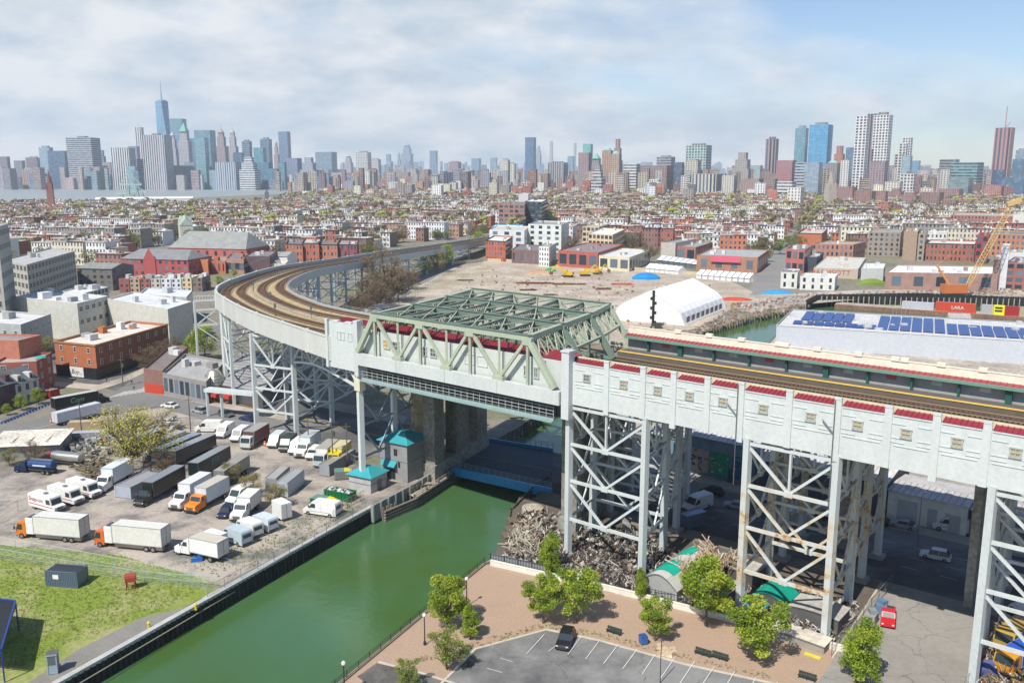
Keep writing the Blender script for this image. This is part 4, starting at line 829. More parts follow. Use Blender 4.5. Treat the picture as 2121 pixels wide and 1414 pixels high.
# ================================================================ SCRAP YARD
def heap(name, so, n, seed, label, cols, hmax=2.2, big=1.0, z0=0, long=.35):
    r = random.Random(seed); b = MB(cols[0], 'litter'); P = [L(s, o) for s, o in so]; pp = [(p.x, p.y) for p in P]; xs = [p[0] for p in pp]; ys = [p[1] for p in pp]; k = 0; ph = r.uniform(0, 6)
    while k < n:
        x, y = r.uniform(min(xs), max(xs)), r.uniform(min(ys), max(ys))
        if not inpoly(x, y, pp): continue
        k += 1; hh = hmax*(.35+.65*abs(math.sin(x*.35+ph)*math.cos(y*.3+ph))); z = z0+r.random()**1.5*hh; c = jit(r.choice(cols), .35, r); s = big*r.uniform(.3, 1); a = r.uniform(0, 3.14); el = r.uniform(-.5, .9)
        d = Vector((math.cos(a)*math.cos(el), math.sin(a)*math.cos(el), math.sin(el)))
        if r.random() < long: p = Vector((x, y, z+.2)); b.bar(p, p+d*s*r.uniform(1.5, 3.8), .12*big, .16*big, c)
        elif r.random() < .5: b.box(x, y, max(z-.2, z0), s, s*r.uniform(.4, 1), s*r.uniform(.3, .9), a, c, taper=r.uniform(.6, 1))
        else:
            u = d.orthogonal().normalized(); v = d.cross(u)*s*.5; u = u*s*.8; p = Vector((x, y, z+.3)); b.face([p-u-v, p+u-v, p+u+v, p-u+v], c)
    return stuff(b.build(name), label, 'scrap')
SC = [(.09, .06, .045), (.14, .11, .085), (.22, .2, .17), (.07, .065, .06), (.38, .36, .32), (.03, .03, .035), (.12, .055, .035), (.22, .21, .2), (.55, .53, .48), (.42, .39, .33), (.3, .28, .24)]
heap('scrap_pile', [(-6, -8), (3, -7), (26, -3), (24, 10), (10, 14), (-8, 14), (-17, 9)], 8500, 11, 'tangled rusty scrap and timber covering the yard under the first tower', SC, 2.0, .62, 0, .24)
heap('scrap_pile', [(29, -2), (46, 0), (46, 12), (30, 14)], 3600, 12, 'pale scrap timber and bric a brac under the rusty tower', [(.4, .38, .33), (.25, .2, .15), (.1, .09, .08), (.6, .58, .52), (.13, .06, .04), (.2, .22, .24)], 1.4, .6)
heap('scrap_pile', [(64, -7), (72, -7), (72, 20), (63, 20)], 3000, 13, 'mixed junk and pallets along the fence right of the side street', [(.3, .25, .18), (.12, .1, .08), (.45, .42, .36), (.2, .07, .04), (.1, .12, .1), (.5, .3, .1)], 1.6, .6)
heap('timber_pile', [(-12, -1), (-7, -6.5), (-2, -4), (-5, 4), (-13, 6)], 520, 14, 'fan of pale weathered planks leaning on the canal bank', [(.42, .37, .29), (.33, .28, .2), (.5, .45, .37)], 2.2, .8, 0, .85)
t = thing('round_tank', 'round pale concrete tank cap on the canal bank under the bridge end', 'tank', G(1103, 1062)); b = MB((.45, .41, .33), 'rough'); b.lathe(0, 0, [(2.1, 0), (2.1, 1.2), (0, 1.3)], 18); b.build('body', t)
for i, (x, y) in enumerate(((1062, 1090), (1058, 1108), (1052, 1122))): o = MB((.14, .11, .08), 'wood').box(0, 0, 0, 1.8, 2.2, 1.3, .4, taper=.9).box(0, 0, 1.3, 2.0, 2.4, .15, .4).build('timber_crate'); o.location = G(x, y); tag(o, 'dark timber crate on the canal edge, %s from the bridge' % nth(i), 'crate', 'crates on the canal edge')
t = thing('rubble_pile', 'small pile of pale rubble beside the rusty tower leg', 'rubble', G(1600, 1250)); r_ = random.Random(4); b = MB((.55, .5, .42), 'rough'); [b.box(r_.gauss(0, 1.3), r_.gauss(0, .8), 0, r_.uniform(.4, 1), r_.uniform(.4, 1), r_.uniform(.3, 1), r_.random()*3, jit((.55, .5, .43), .2)) for i in range(60)]; b.build('stones', t)
def shed(label, s0, s1, o0, o1, h, roofc, wallc=(.2, .22, .23), arch=1.5, m='cloth', name='shed', cat_='shed'):
    t = thing(name, label, cat_, A0, VROT); b = MB(wallc, 'matte'); n = 10; w_ = s1-s0
    pr = [(s0+w_*i/n, h+arch*math.sin(math.pi*i/n)) for i in range(n+1)]
    b.ext([(s0+.1, 0), (s1-.1, 0), (s1-.1, h), (s0+.1, h)], o0+.1, o1-.1); b.build('wall', t)
    b = MB(roofc, m)
    for p, q in zip(pr, pr[1:]): b.face([(p[0], o0, p[1]), (q[0], o0, q[1]), (q[0], o1, q[1]), (p[0], o1, p[1])], jit(roofc, .12)); b.face([(p[0], o0, p[1]-.2), (q[0], o0, q[1]-.2), (q[0], o1, q[1]-.2), (p[0], o1, p[1]-.2)][::-1], (.1, .1, .1))
    for oo in (o0+.12, o1-.12):
        for p, q in zip(pr, pr[1:]): b.face([(p[0], oo, h), (q[0], oo, h), (q[0], oo, q[1]), (p[0], oo, p[1])], wallc)
    b.build('roof', t); return t
a = shed('arched shed with faded white roof and green tarps beside the largest tree', 17.5, 24, -4, 9.5, 2.6, (.45, .45, .42), (.30, .31, .31), 1.9)
b = MB((.0, .36, .25), 'cloth')
for (s0, s1, o0, o1) in ((17.8, 22.3, -2.2, 2.6), (18.0, 21.2, 5, 8.8)):
    n = 6
    for i in range(n):
        x0 = s0+(s1-s0)*i/n; x1 = s0+(s1-s0)*(i+1)/n; z = lambda x: 2.68+1.9*math.sin(math.pi*(x-17.5)/6.5); b.face([(x0, o0, z(x0)), (x1, o0, z(x1)), (x1, o1, z(x1)), (x0, o1, z(x0))])
b.build('tarp', a); b = MB((.02, .16, .42), 'cloth'); b.face([(17.6, -3.8, 2.8), (20, -3.9, 4.0), (20, -2.3, 4.02), (17.6, -2.3, 2.82)]); b.build('tarp', a)
heap('timber_pile', [(21.5, 0), (25.5, 0), (28, 9), (22, 10)], 500, 15, 'stack of brown planks lying over the arched shed', [(.32, .2, .12), (.42, .3, .2), (.3, .25, .2), (.5, .45, .4)], 1.8, .9, 3.2, .9)
a = shed('dark lean shed right of the arched tarp shed', 24.3, 30.5, -2.4, 4.6, 2.8, (.40, .38, .34), (.10, .10, .10), .25, 'roofing'); a = shed('low flat shed with grey roof behind the plank stack', 25, 31, 7.5, 12.5, 3.0, (.42, .40, .36), (.09, .08, .07), .15, 'roofing')
a = shed('green tarp covered heap shed under the rusty tower', 32.5, 38, 3, 8.5, 2.0, (.0, .30, .20), (.08, .09, .09), 1.2); a = shed('long shed with grey striped roof under the rusty tower', 38.5, 46, 2.5, 7.5, 2.6, (.42, .40, .38), (.1, .1, .1), .3, 'roofing'); a = shed('blue tarp lean shelter beside the rusty tower leg', 32.6, 36, -.5, 2.4, 2.0, (.03, .2, .45), (.05, .08, .12), .2)
shed('pale stone top counter shelter behind the ragged tree', 34.5, 46.2, -3.2, .0, 1.2, (.62, .56, .46), (.3, .28, .24), .15, 'roofing')
# blue street bridge over the canal
t = thing('road_bridge', 'blue steel street bridge low over the canal behind the railway bridge', 'road bridge', (0, 0, 0))
a, b_, c_, d_ = L(-48, 20.5), L(-20, 23.5), L(-36, 45.5), L(-63, 40.5)
q = MB((.05, .08, .11), 'matte'); q.prism([tuple(p[:2]) for p in (a, b_, c_, d_)], -.35, .12); q.build('deck', t)
q = MB((.02, .22, .42), 'paint'); q.bar(Z(a, -.1), Z(b_, -.1), .4, 1.9); n = 10
for i in range(n+1): p = a.lerp(b_, i/n); q.bar(Z(p, -.9), Z(p, .9), .5, .35, up=(1, 0, 0))
q.bar(Z(a, .85), Z(b_, .85), .6, .15); q.bar(Z(d_, -.1), Z(c_, -.1), .4, 1.9); q.build('girder', t)
q = MB((.15, .25, .3), 'paint')
for (p, r2) in ((a, b_), (d_, c_)):
    for z in (1.4, 1.8, 2.2): q.bar(Z(p, z), Z(r2, z), .06)
    for i in range(19): m_ = p.lerp(r2, i/18); q.bar(Z(m_, .8), Z(m_, 2.25), .08)
q.build('railing', t)
q = MB((.4, .3, .06), 'matte'); m1, m2 = a.lerp(d_, .5), b_.lerp(c_, .5); q.bar(Z(m1, .135), Z(m2, .135), .15, .01); q.build('lane_line', t)
# operator's house, small house, fenders
def hip(name, label, px, py, sx, sy, h, roofc=(.045, .31, .35), wallc=(.26, .26, .26), rh=1.8, rot=.12, over=.5):
    t = thing(name, label, 'house', G(px, py), rot); b = MB(wallc, 'matte'); b.box(0, 0, 0, sx, sy, h); b.box(0, 0, h*.52, sx+.12, sy+.12, .12, c=(.16, .16, .16)); b.build('wall', t)
    b = MB(roofc, 'paint'); X, Y = sx/2+over, sy/2+over; q = .22*min(X, Y)
    A = [(-X, -Y, h), (X, -Y, h), (X, Y, h), (-X, Y, h)]; T = [(-q, -q, h+rh), (q, -q, h+rh), (q, q, h+rh), (-q, q, h+rh)]
    for i in range(4): j = (i+1) % 4; b.face([A[i], A[j], T[j], T[i]]); b.bar(A[i], T[i], .14, .14, (.05, .46, .5))
    b.face(T); b.face(A[::-1], (.1, .2, .2))
    for k in range(1, 10): pass
    b.build('roof', t); return t
h1 = hip('bridge_house', 'grey two storey bridge keeper house with teal hipped roof beside the canal', 838, 984, 7.4, 7.2, 8.4, rot=-.55); b = MB((.045, .31, .35), 'paint'); b.face([(-2.9, -4.8, 3.3), (1.0, -4.8, 3.3), (1.0, -3.6, 4.4), (-2.9, -3.6, 4.4)]); b.face([(-2.9, -4.8, 3.25), (-2.9, -3.6, 4.35), (1.0, -3.6, 4.35), (1.0, -4.8, 3.25)]); b.build('awning', h1)
for x, z, w_, hh in ((.6, 5.6, .9, 1.4), (-.8, .3, 2.4, 2.2), (1.5, 3.1, .5, 1.2)): q = MB((.03, .035, .04), 'glass'); q.box(x, -3.64, z, w_, .1, hh); q.build('window', h1)
h2 = hip('pump_house', 'small grey concrete house with teal pyramid roof beside the green dumpsters', 762, 1010, 5.6, 5.2, 3.4, rh=1.5, rot=-.5, wallc=(.4, .4, .39)); q = MB((.12, .12, .13), 'paint'); q.box(2.84, .3, 0, .1, 1.4, 2.3); q.build('door', h2)
h3 = thing('pier_cabin', 'small grey block cabin at the foot of the brown concrete pier', 'cabin', G(895, 968), -.5); q = MB((.22, .22, .21), 'matte'); q.box(0, 0, 0, 2.6, 2.8, 4.6); q.build('wall', h3); q = MB((.3, .3, .28), 'roofing'); q.box(0, 0, 4.6, 2.9, 3.1, .2); q.build('roof', h3)
t = thing('stair_tower', 'tan pier wall with strip of teal windows behind the bridge keeper house', 'pier tower', L(-52, 19), VROT); q = MB((.36, .29, .17), 'rough'); q.box(-1.4, 1.5, 0, 5.2, 3, 24); q.build('wall', t); q = MB((.03, .22, .24), 'glass')
for i in range(9): w_ = MB((.03, .2, .22) if i % 2 else (.015, .03, .04), 'glass'); w_.box(1.6, .15, 2+2.3*i, .9, .9, 1.9); w_.build('window', t)
t = thing('canal_fender', 'stacked grey timber fender boards in the canal beside the left bank', 'fender', (0, 0, 0)); pa, pb, pc = G(797, 1080, WZ), G(862, 1052, WZ), G(955, 990, WZ)
b = MB((.16, .14, .12), 'wood')
for z in (.2, .8, 1.4, 2.0):
    for p, q in ((pa, pb), (pb, pc)): b.bar(p+Vector((0, 0, z)), q+Vector((0, 0, z)), .5, .32, jit((.2, .18, .15), .2))
for i in range(9): p = pa.lerp(pb, i/8) if i < 4 else pb.lerp(pc, (i-4)/4); b.bar(p+Vector((-.3, .4, -.5)), p+Vector((-.3, .4, 2.8)), .4, .4)
b.build('boards', t); b = MB((.36, .32, .24), 'wood'); off = Vector((-1.6, 2.2, 0)); b.face([pb+Vector((0, 0, 2.1)), pc+Vector((0, 0, 2.1)), pc+off+Vector((0, 0, 2.1)), pb+off*1.6+Vector((0, 0, 2.1))]); b.build('walkway', t)
b = MB((.4, .36, .28), 'wood')
for z in (2.7, 3.2): b.bar(pb+Vector((0, 0, z)), pc+Vector((0, 0, z)), .1); b.bar(pb+off+Vector((0, 0, z)), pc+off+Vector((0, 0, z)), .1)
for i in range(8): p = pb.lerp(pc, i/7); b.bar(p+Vector((0, 0, 2)), p+Vector((0, 0, 3.2)), .1); b.bar(p+off+Vector((0, 0, 2)), p+off+Vector((0, 0, 3.2)), .1)
b.build('railing', t)
t = thing('retaining_wall', 'grey panelled retaining wall along the left canal bank in front of the keeper house', 'wall', (0, 0, 0)); b = MB((.27, .29, .28), 'matte'); P = Gs([(770, 1058), (860, 1010), (925, 968)])
for p, q in zip(P, P[1:]):
    b.bar(p+Vector((0, 0, -.6)), q+Vector((0, 0, -.6)), .5, 3.4)
    for i in range(7): m_ = p.lerp(q, i/6); b.bar(m_+Vector((.35, -.2, -2.3)), m_+Vector((.35, -.2, 1.1)), .25, .25)
b.build('wall', t); b = MB((.2, .22, .22), 'netting'); 
for p, q in zip(P, P[1:]): ln = (q-p).length; b.face([p+Vector((0, 0, 1.1)), q+Vector((0, 0, 1.1)), q+Vector((0, 0, 3)), p+Vector((0, 0, 3))], (.2, .22, .22), 'netting', [(0, 0), (ln, 0), (ln, 1.9), (0, 1.9)])
b.build('netting', t)
t = thing('canal_fender', 'dark timber fender walkway on the right bank under the bridge end', 'fender', (0, 0, 0)); b = MB((.1, .085, .065), 'wood'); P = Gs([(1048, 1130), (1058, 1085), (1110, 1030), (1135, 1015)], WZ)
for p, q in zip(P, P[1:]):
    for z in (.6, 1.4, 2.2, 3.0): b.bar(p+Vector((0, 0, z)), q+Vector((0, 0, z)), .25, .25)
    for i in range(5): m_ = p.lerp(q, i/4); b.bar(m_+Vector((0, 0, -.5)), m_+Vector((0, 0, 3.2)), .3)
b.build('boards', t)
# ================================================================ FENCES
def fence(label, pts, h=2.2, c=(.32, .34, .34), px=True, sp=3.0, net=True, name='chain_link_fence'):
    P = Gs(pts) if px else pts; t = thing(name, label, 'fence', (0, 0, 0)); b = MB(c, 'metal')
    for p, q in zip(P, P[1:]):
        k = max(1, int((q-p).length/sp))
        for i in range(k+1): m_ = p.lerp(q, i/k); b.bar(m_, m_+Vector((0, 0, h)), .08)
    b.build('post', t) if False else None
    nb = MB(c, 'matte')
    for p, q in zip(P, P[1:]): nb.bar(p+Vector((0, 0, h)), q+Vector((0, 0, h)), .06); nb.bar(p+Vector((0, 0, h*.5)), q+Vector((0, 0, h*.5)), .04)
    nb.V += []; nb.build('rail', t)
    for p, q in zip(P, P[1:]):
        k = max(1, int((q-p).length/sp))
        for i in range(k): m_ = p.lerp(q, i/k); z = MB(c, 'matte'); z.bar(m_, m_+Vector((0, 0, h+.05)), .08); z.build('post', t)
    if net:
        z = MB(c, 'netting')
        for p, q in zip(P, P[1:]): ln = (q-p).length; z.face([p, q, q+Vector((0, 0, h)), p+Vector((0, 0, h))], c, 'netting', [(0, 0), (ln, 0), (ln, h), (0, h)])
        z.build('netting', t)
    return t
fence('tall chain link fence with white slats between grass and truck lot', [(-120, 1118), (0, 1140), (140, 1165), (300, 1196), (432, 1222)], 2.6, (.42, .50, .42))
fence('second chain link fence running along the near side of the grass strip', [(-120, 1140), (0, 1158), (140, 1183), (300, 1207), (452, 1220)], 2.0, (.38, .45, .40))
fence('chain link fence on the canal edge beside the row of white vans', [(430, 1242), (500, 1203), (600, 1150), (700, 1093), (760, 1060)], 2.2)
fence('chain link fence at the left edge of the truck lot', [(-60, 1110), (0, 1083), (38, 1060), (60, 1055)], 2.4)
fence('wooden board fence beside the green dumpsters', [(690, 1078), (700, 1060), (755, 1032)], 1.8, (.3, .26, .2), sp=1.2)
fence('street side chain link fence at the back of the truck lot', [(400, 880), (480, 885), (620, 915), (740, 965)], 2.2)
fence('chain link fence along the left side of the side street', [tuple(PX(*L(47.1, o)[:2])) for o in (-3, 10, 24)], 2.2, (.2, .2, .2))
fence('chain link fence along the right side of the side street', [tuple(PX(*L(63.4, o)[:2])) for o in (-6, 8, 23)], 2.4, (.2, .2, .2))
# ================================================================ VEHICLES (x forward, y left, origin on the ground)
TYRE = (.02, .02, .022)
def wheel(t, x, y, r=.45, w_=.28, rim=(.4, .4, .4)):
    b = MB(TYRE, 'matte'); s = 1 if y > 0 else -1; b.tube((x, y-w_/2, r), (x, y+w_/2, r), r, n=12); o = b.build('wheel', t); b = MB(rim, 'metal'); b.tube((x, y+s*(w_/2-.02), r), (x, y+s*(w_/2+.02), r), r*.55, n=10); b.build('rim', o)
def quadp(name, t, pts, c=(.03, .045, .05), m='glass', par=None):
    """thin plate with a small thickness"""
    P = [Vector(p) for p in pts]; n = (P[1]-P[0]).cross(P[2]-P[0]).normalized()*.025; b = MB(c, m); A = [p+n for p in P]; B = [p-n for p in P]
    b.face(A); b.face(B[::-1])
    for i in range(len(P)): j = (i+1) % len(P); b.face([A[i], B[i], B[j], A[j]])
    return b.build(name, par or t)
def lights(t, x, w_, z, c=(.7, .7, .65), name='headlight', s=.3):
    for y in (-w_, w_): MBb = MB(c, 'paint'); MBb.box(x, y, z, .06, s, s*.6); MBb.build(name, t)
def conv_cab(t, x, c, w_=2.2, h=2.6, hood=1.4, z0=.55, sleeper=0):
    """bonneted cab whose back is at x"""
    xb = x; xc = x+1.55; xh = xc+hood; b = MB(c, 'paint')
    b.ext([(xb, z0), (xh, z0-.1), (xh+.05, z0+.75), (xh-.25, z0+.98), (xc+.05, z0+1.12), (xc-.45, h), (xb, h+.02)], w_/2, -w_/2)
    for s in (-1, 1): b.box(xh-.65, s*(w_/2), z0-.05, 1.15, .22, .62)
    cb = b.build('cab', t); quadp('windshield', t, [(xc-.02, -w_/2+.12, z0+1.22), (xc-.02, w_/2-.12, z0+1.22), (xc-.4, w_/2-.16, h-.12), (xc-.4, -w_/2+.16, h-.12)], par=cb)
    for s in (-1, 1): quadp('window', t, [(xb+.45, s*(w_/2+.01), z0+1.2), (xc-.15, s*(w_/2+.01), z0+1.2), (xc-.45, s*(w_/2+.01), h-.2), (xb+.45, s*(w_/2+.01), h-.2)], par=cb)
    for s in (-1, 1): q = MB((.1, .1, .1), 'paint'); q.box(xc-.05, s*(w_/2+.3), z0+1.3, .12, .22, .55); q.bar((xc-.05, s*w_/2, z0+1.5), (xc-.05, s*(w_/2+.25), z0+1.5), .05); q.build('mirror', t)
    q = MB((.08, .08, .085), 'metal'); q.box(xh+.08, 0, z0-.25, .22, w_+.1, .3); q.build('bumper', t); q = MB((.25, .25, .25), 'metal'); q.box(xh+.06, 0, z0+.12, .06, w_*.55, .5); q.build('grille', t); lights(t, xh+.05, w_/2-.22, z0+.25)
    wheel(t, xh-.65, w_/2-.1, .48); wheel(t, xh-.65, -w_/2+.1, .48); return xh
def over_cab(t, x, c, w_=2.3, h=2.7, ln=1.7, z0=.5):
    xh = x+ln; b = MB(c, 'paint'); b.ext([(x, z0), (xh, z0), (xh+.08, z0+1.0), (xh-.3, h), (x+.1, h+.08), (x, h)], w_/2, -w_/2); cb = b.build('cab', t)
    quadp('windshield', t, [(xh+.05, -w_/2+.12, z0+1.05), (xh+.05, w_/2-.12, z0+1.05), (xh-.24, w_/2-.15, h-.15), (xh-.24, -w_/2+.15, h-.15)], par=cb)
    for s in (-1, 1): quadp('window', t, [(x+.6, s*(w_/2+.01), z0+1.05), (xh-.1, s*(w_/2+.01), z0+1.05), (xh-.35, s*(w_/2+.01), h-.25), (x+.6, s*(w_/2+.01), h-.25)], par=cb)
    for s in (-1, 1): q = MB((.1, .1, .1), 'paint'); q.box(xh+.1, s*(w_/2+.28), z0+1.1, .12, .22, .6); q.bar((xh-.1, s*w_/2, z0+1.4), (xh+.1, s*(w_/2+.25), z0+1.4), .05); q.build('mirror', t)
    lights(t, xh+.05, w_/2-.3, z0+.25); q = MB((.1, .1, .1), 'paint'); q.box(xh+.02, 0, z0-.15, .2, w_, .25); q.build('bumper', t); wheel(t, x+.8, w_/2-.1, .46); wheel(t, x+.8, -w_/2+.1, .46); return xh
def cargo(t, x0, x1, c, z0=1.0, h=2.6, w_=2.45, top=None, trim=(.35, .35, .35), doors=True):
    b = MB(c, 'paint'); b.box((x0+x1)/2, 0, z0, x1-x0, w_, h, top=top or c)
    for z in (z0, z0+h-.1): 
        for s in (-1, 1): b.box((x0+x1)/2, s*w_/2, z, x1-x0+.04, .05, .12, c=trim)
    for xx in (x0, x1):
        for s in (-1, 1): b.box(xx, s*w_/2, z0, .1, .06, h, c=trim)
        b.box(xx, 0, z0+h-.1, .06, w_, .13, c=trim)
    o = b.build('cargo_box', t)
    if doors: q = MB(tuple(k*.8 for k in c), 'paint'); q.box(x0-.03, 0, z0+.12, .05, w_-.3, h-.3); q.build('rear_door', o); q = MB((.2, .2, .2), 'metal'); q.box(x0-.06, 0, z0+.1, .04, .06, h-.25); q.build('door_bar', o)
    return o
def truck(label, cab='conv', cabc=WHITE, boxc=WHITE, L_=8.2, h=2.6, top=None, side=None, group='box trucks on the lot', tandem=False, skirt=False, fridge=False, name='box_truck'):
    t = thing(name, label, 'truck', (0, 0, 0), 0, group); cl = 2.95 if cab == 'conv' else 1.75; x0 = -L_/2; xb = L_/2-cl
    b = MB((.05, .05, .05), 'matte'); b.box((x0+xb)/2+.2, 0, .65, xb-x0+.6, 1.0, .3); b.build('chassis', t)
    (conv_cab if cab == 'conv' else over_cab)(t, xb+.05, cabc)
    if fridge: q = MB(WHITE, 'paint'); q.box(xb-.7, 0, .9, 1.3, 2.3, 2.6); q.box(xb-.7, 0, 3.5, 1.0, 1.6, .1, c=(.05, .05, .06)); q.build('fridge_unit', t); xb -= 1.4
    o = cargo(t, x0, xb-.1, boxc, 1.0, h, top=top)
    if side:
        for s in (-1, 1): q = MB(side, 'paint'); q.box((x0+xb)/2, s*1.24, 1.3, (xb-x0)*.94, .04, h-.6); q.build('side_panel', o)
    if skirt: q = MB((.27, .27, .24), 'metal'); q.box((x0+xb)/2-.2, 0, .45, (xb-x0)*.96, 2.35, .6); q.build('skirt', t)
    xs_ = [x0+1.6]+([x0+2.75] if tandem else [])
    for x in xs_:
        for s in (-1, 1): wheel(t, x, s*1.05, .5, .4)
    lights(t, x0-.05, 1.0, .85, (.4, .02, .02), 'tail_light', .2); return t
def van(label, c=WHITE, L_=5.8, h=2.5, w_=2.0, side_win=False, group='vans on the lot', short=False):
    t = thing('van', label, 'van', (0, 0, 0), 0, group); x0, x1 = -L_/2, L_/2; b = MB(c, 'paint')
    b.ext([(x0, .35), (x1-.05, .35), (x1, .85), (x1-.15, 1.1), (x1-1.0, 1.35), (x1-1.75, h-.12), (x1-2.2, h), (x0+.15, h), (x0, h-.25)], w_/2, -w_/2); o = b.build('body', t)
    quadp('windshield', t, [(x1-1.02, -w_/2+.12, 1.42), (x1-1.02, w_/2-.12, 1.42), (x1-1.68, w_/2-.18, h-.2), (x1-1.68, -w_/2+.18, h-.2)])
    for s in (-1, 1):
        quadp('window', t, [(x1-2.4, s*(w_/2+.01), 1.4), (x1-1.25, s*(w_/2+.01), 1.4), (x1-1.75, s*(w_/2+.01), h-.4), (x1-2.4, s*(w_/2+.01), h-.4)])
        if side_win: quadp('window', t, [(x0+.5, s*(w_/2+.01), 1.4), (x1-2.7, s*(w_/2+.01), 1.4), (x1-2.7, s*(w_/2+.01), h-.5), (x0+.5, s*(w_/2+.01), h-.5)])
    for s in (-1, 1): q = MB((.06, .06, .06), 'paint'); q.box(x1-1.25, s*(w_/2+.14), 1.45, .12, .24, .34); q.build('mirror', t); q = MB(tuple(k*.55 for k in c), 'paint'); q.box(0, s*(w_/2+.005), .75, L_*.6, .03, .1); q.box(-.3, s*(w_/2+.005), .8, .03, .02, h-1.2); q.build('side_trim', t)
    quadp('rear_window', t, [(x0-.01, -.75, 1.4), (x0-.01, .75, 1.4), (x0+.03, .7, h-.45), (x0+.03, -.7, h-.45)])
    q = MB((.05, .05, .05), 'matte'); q.box(x1, 0, .4, .14, w_*.9, .3); q.box(x0, 0, .4, .12, w_*.9, .22); q.build('bumper', t); lights(t, x1-.08, w_/2-.3, .85); lights(t, x0-.01, w_/2-.15, 1.2, (.4, .02, .02), 'tail_light', .16)
    for x in (x0+1.1, x1-1.0):
        for s in (-1, 1): wheel(t, x, s*(w_/2-.12), .37, .26)
    return t
def car(label, c, suv=False, group='cars on the streets'):
    t = thing('suv' if suv else 'car', label, 'car', (0, 0, 0), 0, group); h = 1.75 if suv else 1.45; b = MB(c, 'paint'); w_ = .92; zb = .85
    b.ext([(-2.3, .3), (2.3, .3), (2.35, .65), (2.1, zb-.02), (1.1, zb+.1), (-1.9 if not suv else -2.2, zb+.12), (-2.3, zb-.05)], w_, -w_)
    pr = [(.95, zb+.1), (.60, h-.06), (0, h), (-1.0 if not suv else -1.6, h), (-1.75 if not suv else -2.1, zb+.12)]
    A = [(p[0], w_*(1 if p[1] < 1.1 else .8), p[1]) for p in pr]; B = [(p[0], -q[1], p[1]) for p, q in zip(pr, A)]
    for i in range(4): b.face([A[i], A[i+1], B[i+1], B[i]], m='paint' if i in (1, 2) else 'glass', c=c if i in (1, 2) else (.02, .03, .035))
    b.face(A[::-1], (.02, .03, .035), 'glass'); b.face(B, (.02, .03, .035), 'glass'); b.build('body', t)
    for s in (-1, 1):
        for x0_, x1_ in ((.72, .05), (-.05, -.9)): quadp('window', t, [(x0_, s*.9, zb+.16), (x1_, s*.9, zb+.16), (min(x1_, .2), s*.77, h-.13), (min(x0_-.42, .3) if x0_ > 0 else x0_, s*.77, h-.13)])
        q = MB(c, 'paint'); q.bar((-.48 if suv else -.95, s*.9, zb+.1), (-.5 if suv else -.95, s*.75, h), .12, .06); q.build('pillar', t)
    lights(t, 2.28, .68, .62); lights(t, -2.3, .7, .75, (.45, .02, .02), 'tail_light', .22); q = MB((.03, .03, .03), 'matte'); q.box(2.33, 0, .35, .08, 1.5, .28); q.build('grille', t)
    for x in (-1.4, 1.42):
        for s in (-1, 1): wheel(t, x, s*.82, .34, .22)
    return t
def stepvan(label, text=False, group='white step vans in a row'):
    t = thing('step_van', label, 'van', (0, 0, 0), 0, group); b = MB(WHITE, 'paint'); w_ = 1.2
    b.ext([(-3.9, .6), (3.9, .55), (4.0, 1.35), (3.1, 1.6), (2.75, 3.05), (2.5, 3.2), (-3.7, 3.25), (-3.9, 3.1)], w_, -w_); o = b.build('body', t)
    quadp('windshield', t, [(3.1, -1.0, 1.72), (3.1, 1.0, 1.72), (2.8, .98, 2.75), (2.8, -.98, 2.75)])
    for s in (-1, 1):
        quadp('window', t, [(1.5, s*1.21, 1.75), (2.75, s*1.21, 1.75), (2.6, s*1.21, 2.65), (1.5, s*1.21, 2.65)]); q = MB((.45, .03, .04), 'paint'); q.box(-.2, s*1.21, 1.15, 7.2, .03, .14); q.build('stripe', t)
        if text: text_mb('Snap-on', 1.15, 'lettering', o, (-1.6, s*1.235, 2.2), (R(90), 0, R(180) if s > 0 else 0), (.45, .02, .03), shear=.25, sx=1.15)
    q = MB((.3, .3, .3), 'metal'); q.box(0, 0, 3.27, .7, .7, .2); q.build('roof_vent', t); q = MB((.06, .06, .06), 'paint'); q.box(4.05, 0, .45, .15, 2.3, .35); q.build('bumper', t); q = MB((.1, .1, .1), 'paint'); q.box(3.98, 0, .95, .05, 1.2, .4); q.build('grille', t); lights(t, 3.97, .85, 1.0)
    for x in (-2.3, 2.8):
        for s in (-1, 1): wheel(t, x, s*1.02, .45, .3)
    return t
def trailer(label, c=BLACK, L_=12, h=2.8, top=(.2, .21, .22), cab=None, z0=1.1, name='trailer', cat_='trailer', text=None, tc=WHITE, group='dark trailers on the lot', bars=0):
    t = thing(name, label, cat_, (0, 0, 0), 0, group); o = cargo(t, -L_/2, L_/2, c, z0, h, top=top, trim=tuple(k*.6+.1 for k in c)); 
    if bars:
        q = MB((.5, .52, .54), 'metal')
        for k in range(bars): q.box(-L_*.1+k*.9, -1.25, z0+.2, .08, .05, h-.4)
        q.build('trim_bar', o)
    if text:
        for s in (-1, 1): text_mb(text, 1.9, 'lettering', o, (0, s*1.26, z0+h/2), (R(90), 0, R(180) if s > 0 else 0), tc, shear=.2)
    q = MB((.05, .05, .05), 'matte'); q.box(0, 0, .7, L_*.9, 1, .4); q.build('chassis', t)
    for x in (-L_/2+1.6, -L_/2+2.9):
        for s in (-1, 1): wheel(t, x, s*1.05, .5, .4)
    if cab: conv_cab(t, L_/2+.1, cab, h=2.9)
    else: q = MB((.1, .1, .1), 'metal'); q.box(L_/2-1.5, .8, 0, .15, .15, 1.1); q.box(L_/2-1.5, -.8, 0, .15, .15, 1.1); q.build('landing_leg', t)
    return t
